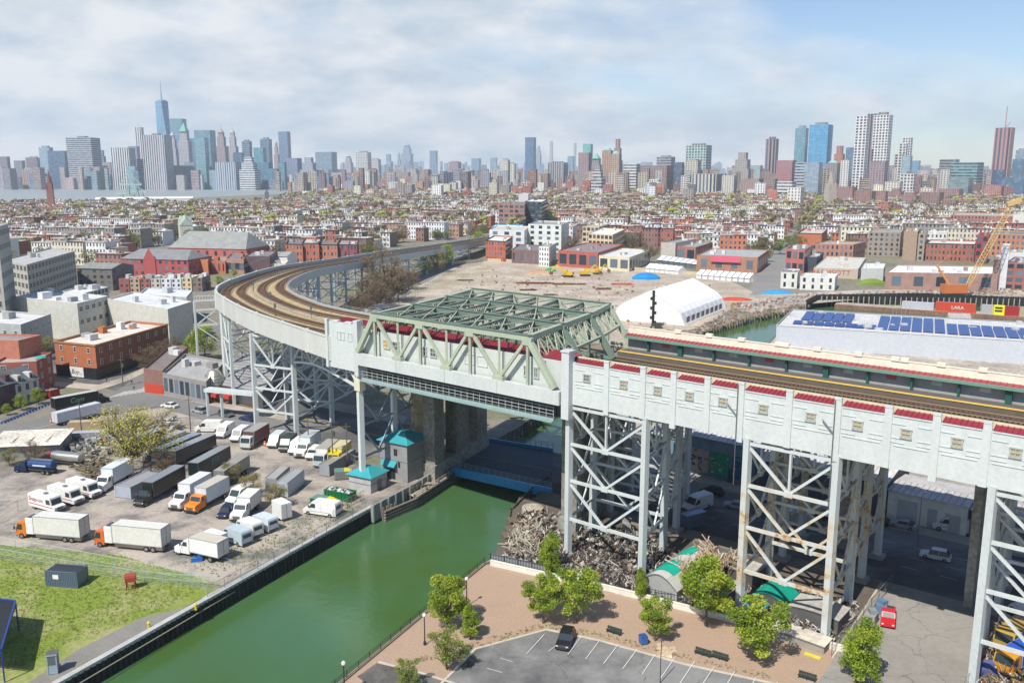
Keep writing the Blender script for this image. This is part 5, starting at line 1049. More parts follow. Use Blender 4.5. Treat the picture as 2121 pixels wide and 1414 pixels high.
def container(label, c, L_=6, h=2.6, group='containers on the lot', name='shipping_container', flat=None):
    t = thing(name, label, 'container', (0, 0, 0), 0, group); b = MB(c, 'paint'); b.box(0, 0, .15, L_-.1, 2.35, h-.3, top=flat or c)
    k = int(L_/.3)
    for i in range(k):
        for s in (-1, 1): b.box(-L_/2+.15+i*.3, s*1.19, .2, .14, .08, h-.4)
    for x in (-1, 1):
        for s in (-1, 1): b.box(x*(L_/2-.08), s*1.16, 0, .16, .16, h)
    for s in (-1, 1): b.box(0, s*1.16, h-.15, L_, .12, .15); b.box(0, s*1.16, .02, L_, .12, .15)
    b.build('body', t); q = MB(tuple(k_*.85 for k_ in c), 'paint'); q.box(-L_/2-.02, 0, .2, .06, 2.1, h-.4); q.build('door', t); q = MB((.3, .3, .3), 'metal'); [q.box(-L_/2-.06, y, .2, .04, .05, h-.4) for y in (-.6, -.2, .2, .6)]; q.build('door_bar', t); return t
def tanker(label, c, cabc, L_=9, tc=None):
    t = thing('tanker_truck', label, 'truck', (0, 0, 0), 0, 'tanker trucks'); x0 = -L_/2; xb = L_/2-3; b = MB(c, 'metal' if tc is None else 'paint'); n = 14; pr = []
    P = [(x0, .55), (x0+.25, 1.05), (xb-.4, 1.05), (xb-.15, .55)]
    for (xa, ra), (xc, rc_) in zip(P, P[1:]):
        for i in range(n):
            a0, a1 = 6.2832*i/n, 6.2832*(i+1)/n; f = lambda x, r_, a: (x, r_*1.12*math.cos(a), 2.1+r_*.95*math.sin(a)); b.face([f(xa, ra, a0), f(xa, ra, a1), f(xc, rc_, a1), f(xc, rc_, a0)][::-1])
    b.face([(x0, .55*1.12*math.cos(6.2832*i/n), 2.1+.52*math.sin(6.2832*i/n)) for i in range(n)][::-1]); o = b.build('tank', t)
    q = MB((.5, .5, .5), 'metal'); q.box((x0+xb)/2, 0, 3.05, (xb-x0)*.8, .7, .12); q.build('top_walkway', o)
    if tc: q = MB(tc, 'paint'); [q.box((x0+xb)/2-.2, s*1.2, 1.9, (xb-x0)*.5, .04, .3) for s in (-1, 1)]; q.build('stripe', o)
    q = MB((.06, .06, .06), 'matte'); q.box((x0+xb)/2+.3, 0, .7, xb-x0+.6, 1.1, .4); q.build('chassis', t); conv_cab(t, xb+.05, cabc)
    for x in (x0+1.1, x0+2.3):
        for s in (-1, 1): wheel(t, x, s*1.05, .5, .4)
    return t
def put(t, f, r_, z=0):
    """front and rear centre of the vehicle on the ground, in photo pixels"""
    a, b_ = G(*f), G(*r_); d = a-b_; t.location = (a+b_)/2+Vector((0, 0, z)); t.rotation_euler = (0, 0, math.atan2(d.y, d.x)); return t
def put2(t, c, ang, z=0): t.location = G(*c)+Vector((0, 0, z)); t.rotation_euler = (0, 0, R(ang)); return t
OR = (.62, .17, .012)
def along(t, f, hd, L_):
    """front centre pixel and a heading given by a second pixel behind it; keeps the true length"""
    k = {'van': 1.16, 'box_truck': 1.12, 'car': 1.05, 'suv': 1.05}.get(t.name.split('.')[0], 1.0); t.scale = (k, k, k)
    a, b_ = G(*f), G(*hd); d = (a-b_).normalized(); t.location = a-d*L_*k/2; t.rotation_euler = (0, 0, math.atan2(d.y, d.x)); return t
along(truck('orange cabover truck with long white box nearest the lot fence on the left', 'over', OR, (.66, .65, .60), 11.5, 3.0, tandem=True, skirt=True, fridge=True), (46, 1108), (185, 1120), 11.5)
along(truck('orange cabover truck with white box and side hatch, right of the similar one', 'over', (.62, .13, .03), (.66, .65, .60), 11.8, 3.0, tandem=True, skirt=True, fridge=True), (207, 1126), (350, 1140), 11.8)
along(stepvan('white step van with red lettering, front one of the three', True), (126, 1062), (52, 1042), 8); along(stepvan('middle white step van with red stripe between two others'), (166, 1046), (90, 1027), 8); along(stepvan('rear white step van of the three nearest the white box truck'), (202, 1032), (124, 1012), 8)
along(truck('white bonneted box truck beside the rear step van', 'conv', WHITE, (.62, .67, .74), 9.5, 2.8), (203, 1022), (292, 972), 9.5)  # white box tinted bluish: blue light on its side is in the colour
t = along(container('pair of pale grey site containers left of the long black truck', (.36, .40, .46), 9.5, 2.6, flat=(.3, .31, .33)), (255, 1032), (330, 995), 9.5); t.scale = (1, 1.6, 1)
along(trailer('long black bonneted box lorry with grey roof in the middle of the lot', (.012, .014, .016), 11.0, 3.0, top=(.22, .25, .28), cab=(.01, .015, .015), bars=4, name='box_lorry', cat_='truck'), (288, 1050), (372, 1002), 17); 
along(truck('white bonneted truck beside the orange bonneted one', 'conv', WHITE, (.66, .67, .72), 9.6, 2.9), (362, 1058), (440, 1012), 9.6)
along(truck('orange bonneted truck with pale box parked beside a white twin', 'conv', (.72, .21, .01), (.55, .62, .68), 9.6, 2.7, top=(.5, .47, .40)), (394, 1064), (470, 1022), 9.6)
along(car('dark navy pickup style car between orange truck and white tow truck', (.01, .02, .06), True), (458, 1076), (486, 1050), 4.7)
along(truck('white bonneted truck with short box behind the navy car', 'conv', WHITE, WHITE, 7.6, 2.3), (490, 1082), (530, 1046), 7.6)
along(van('white van behind the navy car and short box truck', WHITE, 5.4), (476, 1048), (515, 1028), 5.4)
def camper(label, c=WHITE, L_=4, h=2.6): t = thing('camper_trailer', label, 'trailer', (0, 0, 0), 0, 'small white trailers'); o = cargo(t, -L_/2, L_/2, c, .6, h, 2.1, trim=c); [wheel(t, -.4, s*.95, .33, .22) for s in (-1, 1)]; q = MB((.1, .1, .1), 'metal'); q.bar((L_/2, .5, .6), (L_/2+1.2, 0, .55), .1); q.bar((L_/2, -.5, .6), (L_/2+1.2, 0, .55), .1); q.build('tow_bar', t); return t
along(camper('small tall white cargo trailer beside the weeds near the fence', WHITE, 3.6, 2.9), (575, 1068), (600, 1082), 3.6)
along(van('pale blue van parked between the small white trailer and white vans', (.55, .62, .68), 5.6, 2.4), (521, 1085), (572, 1104), 5.6); along(van('white high roofed van second in the row on the canal side', WHITE, 5.6, 2.5, side_win=False), (491, 1096), (545, 1118), 5.6)
along(van('grey blue van third in the row on the canal side', (.45, .53, .58), 5.8, 2.5), (464, 1112), (516, 1132), 5.8); along(camper('rounded white camper trailer behind the front white box truck', WHITE, 4.0, 2.2), (430, 1128), (478, 1142), 4)
along(truck('white low box truck at the end of the canal side row with blue object underneath', 'conv', WHITE, WHITE, 8.6, 2.4, top=(.55, .5, .42)), (374, 1142), (455, 1160), 8.6)
o = MB((.02, .12, .4), 'paint').box(0, 0, 0, 1.8, .7, .7, .3).box(.3, .3, .7, .6, .5, .2, .1).build('tool_chest'); tag(o, 'blue tool chest on the ground beside the white low box truck', 'chest'); o.location = G(408, 1162)
for k, (a, b_) in enumerate((((444, 1155), (484, 1167)), ((450, 1151), (489, 1162)))): o = MB((.6, .6, .58), 'metal').bar(G(*a, .15), G(*b_, .08), .35, .08).build('ramp'); tag(o, 'metal loading ramp on the ground behind the low box truck, %s one' % ('near', 'far')[k], 'ramp')
along(van('white panel van parked alone beside the dumpsters', WHITE, 6.2, 2.5), (634, 1060), (690, 1068), 6.2)
t = along(container('white cargo container with grey roof beside the green dumpster', (.50, .54, .60), 8.5, 3.2, flat=(.33, .35, .36)), (620, 1000), (572, 1040), 8.5); along(container('dull grey container left of the white cargo container', (.36, .36, .35), 7.5, 3.0), (590, 992), (548, 1030), 7.5)
# street side row
V = [('van', 'white van with ladder rack, first in the row by the street', WHITE, (405, 893), (448, 893)), ('van', 'white van second in the row by the street', (.7, .72, .7), (453, 910), (494, 884)), ('van', 'white van left of the dark red sided box truck', (.66, .7, .72), (484, 918), (522, 894))]
for k, l_, c, f, r_ in V: along(van(l_, c), f, r_, 6)
along(truck('pale cab box truck with dark red printed side', 'over', (.55, .6, .58), (.10, .05, .05), 8.6, 2.6, top=(.34, .33, .32), side=(.16, .02, .03)), (508, 932), (566, 897), 8.6)
along(van('white van right of the dark red sided box truck', (.6, .64, .64), 5.8), (562, 930), (598, 902), 5.8); along(van('dark grey van between white vans by the street', (.03, .05, .05), 6, 2.6), (586, 938), (620, 908), 6); along(van('white van right of the dark grey van', WHITE, 5.8), (606, 944), (645, 912), 5.8)
along(truck('white bonneted box truck with side tinted for blue light in the street row', 'conv', WHITE, (.6, .66, .7), 8.6, 2.7, top=(.45, .5, .52)), (620, 950), (680, 903), 8.6); along(van('small white van between two box trucks in the street row', WHITE, 5.0, 2.0), (642, 955), (672, 930), 5)  # box truck: blue light painted into the colour of the white box
along(truck('white cabover box truck left of the yellow one', 'over', (.5, .55, .55), (.7, .68, .62), 8.2, 2.6, top=(.4, .39, .33)), (660, 970), (712, 925), 8.2); along(truck('yellow fronted box truck at the end of the street row', 'over', (.7, .5, .0), (.72, .62, .10), 7.6, 2.4, top=(.62, .55, .3)), (690, 968), (735, 926), 7.6)
along(container('grey ribbed shipping container beside the tall steel leg', (.30, .31, .33), 12, 2.7, flat=(.30, .29, .25)), (672, 986), (742, 942), 12)
# dumpsters
def dumpster(label, px, py, ang, L_=5.2, w_=2.3, lid=None, c=(.01, .14, .05), junk=True):
    t = thing('dumpster', label, 'dumpster', G(px, py), ang, 'green dumpsters'); b = MB(c, 'paint')
    for s in (-1, 1): b.box(0, s*w_/2, .2, L_, .12, 1.6); b.box(s*L_/2, 0, .2, .12, w_, 1.6); b.box(0, s*w_/2, 1.72, L_+.2, .2, .14)
    b.box(0, 0, .15, L_, w_, .12)
    for i in range(8):
        for s in (-1, 1): b.box(-L_/2+.3+i*(L_-.6)/7, s*(w_/2+.1), .2, .12, .12, 1.5)
    b.build('body', t)
    if lid: q = MB(lid, 'paint'); q.face([(L_*.1, -w_/2-.1, 1.9), (L_/2+.2, -w_/2-.1, 1.75), (L_/2+.2, w_/2+.1, 1.75), (L_*.1, w_/2+.1, 2.0)]); q.box(L_/2+.1, 0, .6, .1, w_*.6, .8); q.build('lid', t); q = MB((.12, .25, .22), 'paint'); q.face([(-L_/2, -w_/2, 1.9), (L_*.1, -w_/2, 1.9), (L_*.1, w_/2, 2.0), (-L_/2, w_/2, 2.0)]); q.build('cover', t)
    elif junk:
        r_ = random.Random(3); q = MB(WHITE, 'litter'); [q.box(r_.uniform(-L_/2+.4, L_/2-.4), r_.uniform(-.8, .8), 1.2, r_.uniform(.2, .7), r_.uniform(.2, .5), r_.uniform(.2, .8), r_.random()*3, jit(r_.choice([(.6, .6, .6), (.1, .1, .12), (.4, .4, .4), (.7, .7, .72)]), .2)) for i in range(70)]; struct(q.build('rubbish', t), 'stuff')
    return t
dumpster('open green dumpster heaped with pale rubbish', 705, 1032, -.45, 6.2); dumpster('green dumpster with yellow lid beside the white panel van', 672, 1050, -.45, 5.0, lid=(.7, .55, .0)); dumpster('small skip with bright yellow lid next to the pump house', 710, 990, .2, 3.4, lid=(.75, .6, .0), c=(.2, .2, .18), junk=False)
# upper middle of the lot: long dark trailers, scrap rows
along(trailer('long black trailer with green graffiti lettering and grey roof', (.012, .02, .025), 12.5, 2.9, top=(.24, .26, .27), text='ESP', tc=(.04, .25, .22)), (402, 995), (490, 945), 12.5)
along(trailer('long dark trailer behind the graffiti trailer', (.03, .035, .045), 14, 2.8, top=(.27, .29, .31), bars=2), (356, 968), (452, 925), 14); along(trailer('long grey roofed trailer half hidden by bushes', (.2, .21, .2), 11, 2.6, top=(.30, .30, .28)), (455, 1010), (532, 958), 11)
along(trailer('long grey trailer furthest back under the yellow tree', (.13, .13, .13), 15, 2.6, top=(.30, .31, .32)), (248, 955), (390, 890), 15); along(trailer('grey flat trailer between the tree and the scrap boats', (.3, .31, .33), 13, 2.0, top=(.34, .36, .42)), (300, 950), (398, 908), 13)
along(trailer('grey blue low trailer behind the scrap rows', (.1, .12, .16), 13, 2.2, top=(.25, .29, .36)), (330, 958), (430, 915), 13)
def scrapbox(name, poly, n, seed, lab, cols, hm, long=.4):
    r_ = random.Random(seed); P = Gs(poly); pp = [(p.x, p.y) for p in P]; xs = [p[0] for p in pp]; ys = [p[1] for p in pp]; b = MB(cols[0], 'litter'); k = 0
    while k < n:
        x, y = r_.uniform(min(xs), max(xs)), r_.uniform(min(ys), max(ys))
        if not inpoly(x, y, pp): continue
        k += 1; c = jit(r_.choice(cols), .3, r_); a = r_.uniform(0, 3.14)
        if r_.random() < long: p = Vector((x, y, r_.uniform(.1, hm))); b.bar(p, p+Vector((math.cos(a), math.sin(a), r_.uniform(-.2, .3)))*r_.uniform(1, 4), .14, .14, c)
        else: b.box(x, y, r_.random()**2*hm*.7, r_.uniform(.4, 1.6), r_.uniform(.3, 1.1), r_.uniform(.2, 1), a, c)
    return stuff(b.build(name), lab, 'scrap')
scrapbox('scrap_pile', [(300, 930), (400, 905), (440, 930), (360, 965), (300, 962)], 420, 31, 'rows of grey and rusty scrap parts among the trailers', [(.3, .29, .28), (.15, .12, .1), (.45, .43, .4), (.08, .08, .09), (.2, .1, .06)], 1.6)
scrapbox('timber_pile', [(160, 972), (205, 952), (232, 985), (185, 1002)], 160, 32, 'brushwood and timber heap behind the step vans', [(.2, .16, .1), (.3, .26, .18), (.12, .1, .07)], 1.2, .8)
scrapbox('scrap_pile', [(140, 925), (250, 885), (370, 870), (380, 890), (250, 940), (160, 955)], 700, 33, 'jumble of pallets and parts beneath the large yellow green tree', [(.35, .33, .28), (.5, .48, .4), (.15, .14, .12), (.25, .27, .3), (.3, .2, .1), (.1, .12, .14)], 1.5)
along(car('white saloon parked at the far end of the scrap rows', WHITE), (385, 928), (415, 905), 4.6)
o = MB((.03, .35, .34), 'cloth').box(0, 0, 0, 5.5, 1.6, .8, -.3, taper=.6).build('tarp_bundle'); tag(o, 'teal tarp covered bundle behind the yellow tree', 'tarp'); o.location = G(352, 896)
put2(container('grey flatbed container left of the yellow tree', (.34, .36, .40), 9, 2.4, flat=(.42, .44, .47)), (192, 912), 12); put2(container('tan timber box container behind the yellow tree', (.42, .33, .2), 8, 2.2, flat=(.5, .4, .25)), (178, 888), 10)
# wide low shed with white roof, boats, tankers
t = thing('shed', 'low shed with worn white corrugated roof at the left edge', 'shed', G(68, 935), .15); b = MB((.22, .24, .26), 'matte'); b.box(0, 0, 0, 15, 9, 3); b.build('wall', t); b = MB((.62, .58, .50), 'rough'); b.face([(-8, -5.5, 3.05), (8, -5.5, 3.05), (8, 5.2, 3.9), (-8, 5.2, 3.9)]); b.face([(-8, 5.2, 3.85), (8, 5.2, 3.85), (8, -5.5, 3.0), (-8, -5.5, 3.0)])
for i in range(12): b.box(-6.8+1.25*i, -.2, 3.45, .12, 8, .12, c=(.3, .25, .2)) if i % 3 == 0 else None
b.build('roof', t)
def boat(label, px, py, ang, L_=7, hull=WHITE, top=(.5, .05, .03), s=1):
    t = thing('boat', label, 'boat', G(px, py), R(ang), 'laid up boats'); b = MB(hull, 'paint'); n = 8
    sec = lambda f: (1.2*(1-max(0, (f-.55)/.45)**2.2), .35+.5*max(0, (f-.5))**2)
    for i in range(n):
        f0, f1 = i/n, (i+1)/n; x0, x1 = -L_/2+L_*f0, -L_/2+L_*f1; (w0, k0), (w1, k1) = sec(f0), sec(f1)
        for s_ in (-1, 1):
            q = [(x0, s_*w0, 1.7), (x1, s_*w1, 1.7), (x1, s_*w1*.55, k1+.3), (x0, s_*w0*.55, k0+.3)]; b.face(q if s_ < 0 else q[::-1]); q = [(x0, s_*w0*.55, k0+.3), (x1, s_*w1*.55, k1+.3), (x1, 0, k1), (x0, 0, k0)]; b.face(q if s_ < 0 else q[::-1])
        b.face([(x0, -w0, 1.6), (x1, -w1, 1.6), (x1, w1, 1.6), (x0, w0, 1.6)], top)
    b.face([(-L_/2, -1.2, 1.7), (-L_/2, -.66, .65), (-L_/2, 0, .35), (-L_/2, .66, .65), (-L_/2, 1.2, 1.7)]); b.build('hull', t); q = MB(WHITE, 'paint'); q.box(-.4, 0, 1.6, 2.4, 1.6, 1.0, taper=.85, top=top); q.build('cabin', t); q = MB((.1, .1, .1), 'metal'); [q.box(x, y, 0, .12, .12, .8) for x in (-2, 1.2) for y in (-.7, .7)]; q.build('stand', t); return t
boat('white boat with bright red cover at the left edge', 8, 945, 15, 8)
along(tanker('navy blue tanker truck with white stripes', (.015, .05, .16), (.01, .02, .07), 9.5, (.6, .65, .7)), (38, 975), (125, 982), 9.5); along(tanker('silver tanker truck with red cab behind the navy one', (.62, .60, .55), (.35, .02, .02), 11), (88, 958), (185, 968), 11)
# left foreground: container shed on grass, red rig, kiosk, solar frame
t = container('dark blue grey container shed with black roof on the grass', (.10, .14, .19), 5.6, 2.7, flat=(.03, .03, .035)); t.scale = (1, 1.15, 1); put2(t, (140, 1208), -9); q = MB(WHITE, 'paint'); q.box(-.9, -1.27, 1.4, 1.0, .05, .7); q.build('sign', t)
t = thing('red_hopper', 'small rust red hopper machine on legs by the lawn fence', 'machine', G(272, 1218), .3); b = MB((.3, .05, .03), 'paint'); b.box(0, 0, 1.3, 1.6, 1.2, .7); b.tube((-.8, 0, 2.0), (.8, 0, 2.0), .6, n=10); b.build('hopper', t)
for x, y in ((-.6, -.5), (.6, -.5), (.6, .5), (-.6, .5)): q = MB((.25, .06, .04), 'paint'); q.bar((x*1.1, y*1.1, 0), (x, y, 1.4), .12); q.build('leg', t)
q = MB((.3, .08, .05), 'paint'); q.bar((-.6, -.5, .2), (.6, -.5, 1.2), .08); q.bar((.6, -.5, .2), (-.6, -.5, 1.2), .08); q.build('brace', t)
t = thing('kiosk', 'grey glazed phone box kiosk standing on the gravel beside the canal', 'kiosk', G(112, 1392), .25); b = MB((.30, .36, .42), 'paint')
for x in (-.55, .55):
    for y in (-.55, .55): b.box(x, y, 0, .12, .12, 2.9)
b.box(0, 0, .1, 1.1, 1.1, 1.3); b.box(0, 0, 2.7, 1.35, 1.35, .22, top=(.12, .11, .1)); b.build('frame', t)
for x, y, a in ((0, -.56, 0), (.56, 0, 1), (-.56, 0, 1), (0, .56, 0)): q = MB((.10, .12, .13), 'glass'); q.box(x, y, 1.4, .05 if a else 1.0, 1.0 if a else .05, 1.3); q.build('pane', t)
t = thing('red_drum', 'red machine leaning on the kiosk', 'machine', G(121, 1384), .3); b = MB((.5, .03, .03), 'paint'); b.tube((-.25, 0, .35), (.25, 0, .35), .35, n=10); b.box(0, 0, .3, .3, .5, .7); b.build('body', t)
for i, (x, y) in enumerate(((309, 1300), (406, 1262))): o = MB((.62, .5, .02), 'paint').lathe(0, 0, [(.22, 0), (.2, .75), (.3, .85), (.12, 1.05), (0, 1.1)], 8).build('bollard'); tag(o, 'yellow mooring bollard on the %s' % ('gravel path', 'canal cap beam')[i], 'bollard', 'yellow bollards'); o.location = G(x, y)
t = thing('shade_frame', 'blue steel frame with dark netting raised over the lawn at the left edge', 'frame', (0, 0, 0)); z = 4.6; P = [G(-70, 1232, z), G(32, 1244, z), G(2, 1345, z), G(-120, 1330, z)]; b = MB((.02, .05, .25), 'paint')
for p, q in zip(P, P[1:]+P[:1]): b.bar(p, q, .22); b.bar(p-Vector((0, 0, .5)), q-Vector((0, 0, .5)), .12)
b.build('beam', t)
for p in P: q = MB((.02, .05, .25), 'paint'); q.bar(p, Z(p, 0), .18); q.build('leg', t)
b = MB((.02, .025, .03), 'cloth'); b.face([p-Vector((0, 0, .1)) for p in P]); b.build('netting', t)
# parked and street cars
along(car('black estate car parked alone in the striped lot', (.012, .014, .02), True), (1163, 1350), (1184, 1305), 4.8)
along(car('white saloon on the crossing street', WHITE), (338, 842), (372, 846), 4.6); along(car('light grey suv on the crossing street', (.35, .37, .4), True), (402, 852), (438, 860), 4.6); along(car('dark grey hatchback on the crossing street', (.10, .11, .12), True), (480, 865), (442, 856), 4.6); along(car('dark blue car in the viaduct shadow', (.02, .03, .12)), (500, 868), (524, 873), 4.6)
along(car('dark car in shadow beyond the rusty tower on ninth street', (.02, .02, .025)), (1785, 1078), (1820, 1085), 4.6)
t = thing('pickup_truck', 'red pickup truck parked in the side street', 'pickup', (0, 0, 0)); b = MB((.55, .02, .025), 'paint'); w_ = .98
b.ext([(-2.8, .4), (2.75, .4), (2.8, .95), (1.6, 1.12), (1.55, 1.15), (-.55, 1.15), (-2.8, 1.12)], w_, -w_); b.ext([(1.45, 1.13), (.85, 1.8), (-.5, 1.82), (-.6, 1.13)], .88, -.88); o = b.build('body', t); q = MB((.05, .05, .05), 'matte'); q.box(-1.75, 0, 1.0, 1.9, 1.5, .18); q.build('bed', t)
quadp('windshield', t, [(1.46, -.8, 1.2), (1.46, .8, 1.2), (.92, .76, 1.75), (.92, -.76, 1.75)]); quadp('rear_window', t, [(-.62, -.7, 1.25), (-.62, .7, 1.25), (-.55, .68, 1.72), (-.55, -.68, 1.72)])
for s in (-1, 1): quadp('window', t, [(-.4, s*.9, 1.2), (1.2, s*.9, 1.2), (.8, s*.88, 1.7), (-.4, s*.88, 1.7)])
for x in (-1.75, 1.8):
    for s in (-1, 1): wheel(t, x, s*.86, .42, .28)
lights(t, 2.78, .7, .7); along(t, (1838, 1303), (1841, 1252), 5.6)
# crossing truck, trailer, cones, people
along(trailer('black articulated truck with green lettering waiting at the crossing', (.012, .014, .014), 12, 2.9, top=(.5, .5, .5), cab=(.01, .01, .02), text='Com', tc=(.1, .4, .25), group='street trucks', name='articulated_truck', cat_='truck'), (216, 833), (130, 850), 16)
along(trailer('white semi trailer parked in front of the black articulated truck', (.66, .67, .7), 12.5, 2.6, top=(.55, .58, .62), group='street trucks'), (205, 860), (128, 880), 12.5)
def cone(px, py, label, s=1): t = thing('traffic_cone', label, 'cone', G(px, py), 0, 'orange cones'); b = MB((.75, .16, .02), 'paint'); b.lathe(0, 0, [(.42*s, 0), (.42*s, .08), (.26*s, .1), (.2*s, 1.1*s), (0, 1.12*s)], 8); b.build('body', t); b = MB(WHITE, 'paint'); b.lathe(0, 0, [(.245*s, .5*s), (.225*s, .75*s)], 8); b.build('stripe', t)
for i, (x, y) in enumerate(((106, 876), (123, 877), (140, 874))): cone(x, y, 'orange barrel cone by the white semi trailer, %s from the left' % nth(i), 1.1)
cone(549, 924, 'orange barrel cone between dark red box truck and vans', 1.2)
# people: one continuous skinned body each
def person(px, py, label, shirt, trousers=(.03, .035, .06), stride=.25, ang=0, z=0):
    J = [(0, 0, .92), (0, 0, 1.2), (0, 0, 1.42), (0, 0, 1.55), (0, .01, 1.68), (-.1, 0, .88), (-.11, -stride*.5, .48), (-.11, -stride, .06), (-.11, -stride+.14, .03), (.1, 0, .88), (.11, stride*.5, .48), (.11, stride*.8, .06), (.11, stride*.8+.14, .03), (-.2, 0, 1.4), (-.25, stride*.5, 1.12), (-.26, stride, .88), (.2, 0, 1.4), (.25, -stride*.4, 1.12), (.26, -stride*.6, .88)]
    E_ = [(0, 1), (1, 2), (2, 3), (3, 4), (0, 5), (5, 6), (6, 7), (7, 8), (0, 9), (9, 10), (10, 11), (11, 12), (2, 13), (13, 14), (14, 15), (2, 16), (16, 17), (17, 18)]
    RD = [.13, .14, .14, .055, .11, .09, .065, .045, .04, .09, .065, .045, .04, .06, .045, .035, .06, .045, .035]
    me = bpy.data.meshes.new('person'); me.from_pydata(J, E_, []); o = bpy.data.objects.new('person', me); COL.objects.link(o); md = o.modifiers.new('s', 'SKIN'); o.modifiers.new('u', 'SUBSURF').levels = 1
    for i, r_ in enumerate(RD): me.skin_vertices[0].data[i].radius = (r_, r_*.8)
    me.skin_vertices[0].data[0].use_root = True; dg = bpy.context.evaluated_depsgraph_get(); nm = bpy.data.meshes.new_from_object(o.evaluated_get(dg)); o.modifiers.clear(); o.data = nm; nm.materials.clear(); nm.materials.append(MATS['matte']); ca = nm.color_attributes.new('Col', 'FLOAT_COLOR', 'CORNER'); cs = []
    for l_ in nm.loops:
        v = nm.vertices[l_.vertex_index].co; c = trousers if v.z < .92 else (shirt if v.z < 1.47 else ((.35, .2, .14) if v.z < 1.68 else (.04, .03, .02)))
        if abs(v.x) > .2 and v.z < 1.0 and v.z > .8: c = (.35, .2, .14)
        cs += [c[0], c[1], c[2], 1]
    ca.data.foreach_set('color', cs); o.location = G(px, py, z); o.rotation_euler = (0, 0, ang); return tag(o, label, 'person', 'people on the street')
person(273, 797, 'person in dark coat waiting at the kerb by the red building', (.02, .02, .03)); person(278, 810, 'person in dark clothes with pram like load at the crossing', (.06, .03, .03), ang=1.2); person(221, 792, 'person in black walking along the brick building pavement', (.02, .02, .02), ang=.6); person(330, 815, 'person in grey on the pavement in front of the bar roof', (.2, .2, .22), ang=2.)
# ================================================================ BUILDINGS round the site
KEEP = []          # (x, y, radius) taken ground
ROOFS = [(.62, .61, .58), (.5, .47, .42), (.30, .29, .28), (.68, .67, .66), (.40, .36, .3), (.18, .18, .19)]
_wm = {}
def winmesh(w_, h, fr, gl):
    k = (w_, h, fr, gl)
    if k not in _wm:
        b = MB(fr, 'paint')
        for z in (0, h-.1): b.box(0, 0, z-.05, w_+.16, .16, .14)
        for x in (-w_/2, w_/2): b.box(x, 0, 0, .12, .14, h)
        if w_ > 1.4: b.box(0, 0, 0, .07, .1, h)
        b.box(0, 0, h*.5-.03, w_, .1, .07); b.box(0, .03, .05, w_-.05, .03, h-.15, c=gl, m='glass'); _wm[k] = b.mesh('window')
    return _wm[k]
def bld(label, A, B, ytop, R_=None, depth=12, c=BRICK, mat='fac', roofc=None, fl=None, bay=3.2, name='building', cat_='building', par=.7, win=None, group=None, side=None, boxes=2, seed=1, cornice=None, noroof=False, stor=3.3, wf=(0, 1), fr=(.6, .6, .58)):
    a, b_ = G(*A), G(*B); d = (b_-a); ln = d.length; d.normalize()
    if R_: r_ = G(*R_)-b_; dep = r_.length; n = r_.normalized()
    else: n = Vector((-d.y, d.x, 0)); n = n if n.y > 0 else -n; dep = depth
    h = max(2.5, zat(B[0], ytop, b_.y).z); fl = fl or max(1, round(h/stor)); rr = random.Random(seed*7+int(A[0]))
    t = thing(name, label, cat_, b_, 0, group); roofc = roofc or rr.choice(ROOFS)
    P = [a-b_, Vector((0, 0, 0)), n*dep, a-b_+n*dep]; m = 'matte' if win else mat; w_ = MB(c, m)
    for i in range(4):
        p, q = P[i], P[(i+1) % 4]; L_ = (q-p).length; nb = max(1, round(L_/bay)); cc = c if i != 1 or side is None else side
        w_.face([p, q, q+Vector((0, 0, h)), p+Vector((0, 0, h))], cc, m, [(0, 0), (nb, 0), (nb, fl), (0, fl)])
        pi = [(x-(P[0]+P[2])/2)*(1-.6/max(ln, dep))+(P[0]+P[2])/2 for x in (p, q)]
        w_.face([p+Vector((0, 0, h)), q+Vector((0, 0, h)), pi[1]+Vector((0, 0, h)), pi[0]+Vector((0, 0, h))], cornice or tuple(min(.7, k*1.3+.05) for k in c), 'matte')
        w_.face([pi[0]+Vector((0, 0, h)), pi[1]+Vector((0, 0, h)), pi[1]+Vector((0, 0, h-par)), pi[0]+Vector((0, 0, h-par))], cc, 'matte')
        if cornice: w_.bar(p+Vector((0, 0, h-.1))+(p-q).normalized()*.1, q+Vector((0, 0, h-.1)), .5, .5, cornice, 'matte')
    w_.build('wall', t)
    if not noroof: q = MB(roofc, 'roofing'); cen = (P[0]+P[2])/2; q.face([(x-cen)*(1-.7/max(ln, dep))+cen+Vector((0, 0, h-par+.01)) for x in P]); q.build('roof', t)
    for k in range(boxes):
        u, v = rr.uniform(.15, .85), rr.uniform(.2, .8); p = P[0].lerp(P[1], u)+n*dep*v; s = rr.uniform(1.2, 3.2); q = MB(rr.choice([c, (.5, .5, .5), (.62, .62, .6), (.3, .3, .3)]), 'matte'); q.box(p.x, p.y, h-par, s, s*rr.uniform(.7, 1.4), rr.uniform(1, 2.6), math.atan2(d.y, d.x)); q.build('roof_box', t)
    if win:
        ww, wh = win[:2]; me = winmesh(ww, wh, fr, win[2] if len(win) > 2 else (.03, .04, .05))
        for p, q in [((P[0], P[1]), (P[1], P[2]))[k] for k in wf]:
            L_ = (q-p).length; nb = max(1, round(L_/bay)); dd = (q-p).normalized(); out_ = Vector((dd.y, -dd.x, 0)); ang = math.atan2(dd.y, dd.x)
            for f in range(fl):
                for i in range(nb):
                    o = bpy.data.objects.new('window', me); COL.objects.link(o); o.parent = t; o.location = p+dd*L_*(i+.5)/nb+out_*.05+Vector((0, 0, f*h/fl+(h/fl-wh)*.5)); o.rotation_euler = (0, 0, ang)
    c_ = b_+(P[0]+P[2])/2; KEEP.append((c_.x, c_.y, math.hypot(ln, dep)/2)); t['h'] = h; del t['h']; return t, P, h, n
PALE = (.52, .52, .47)
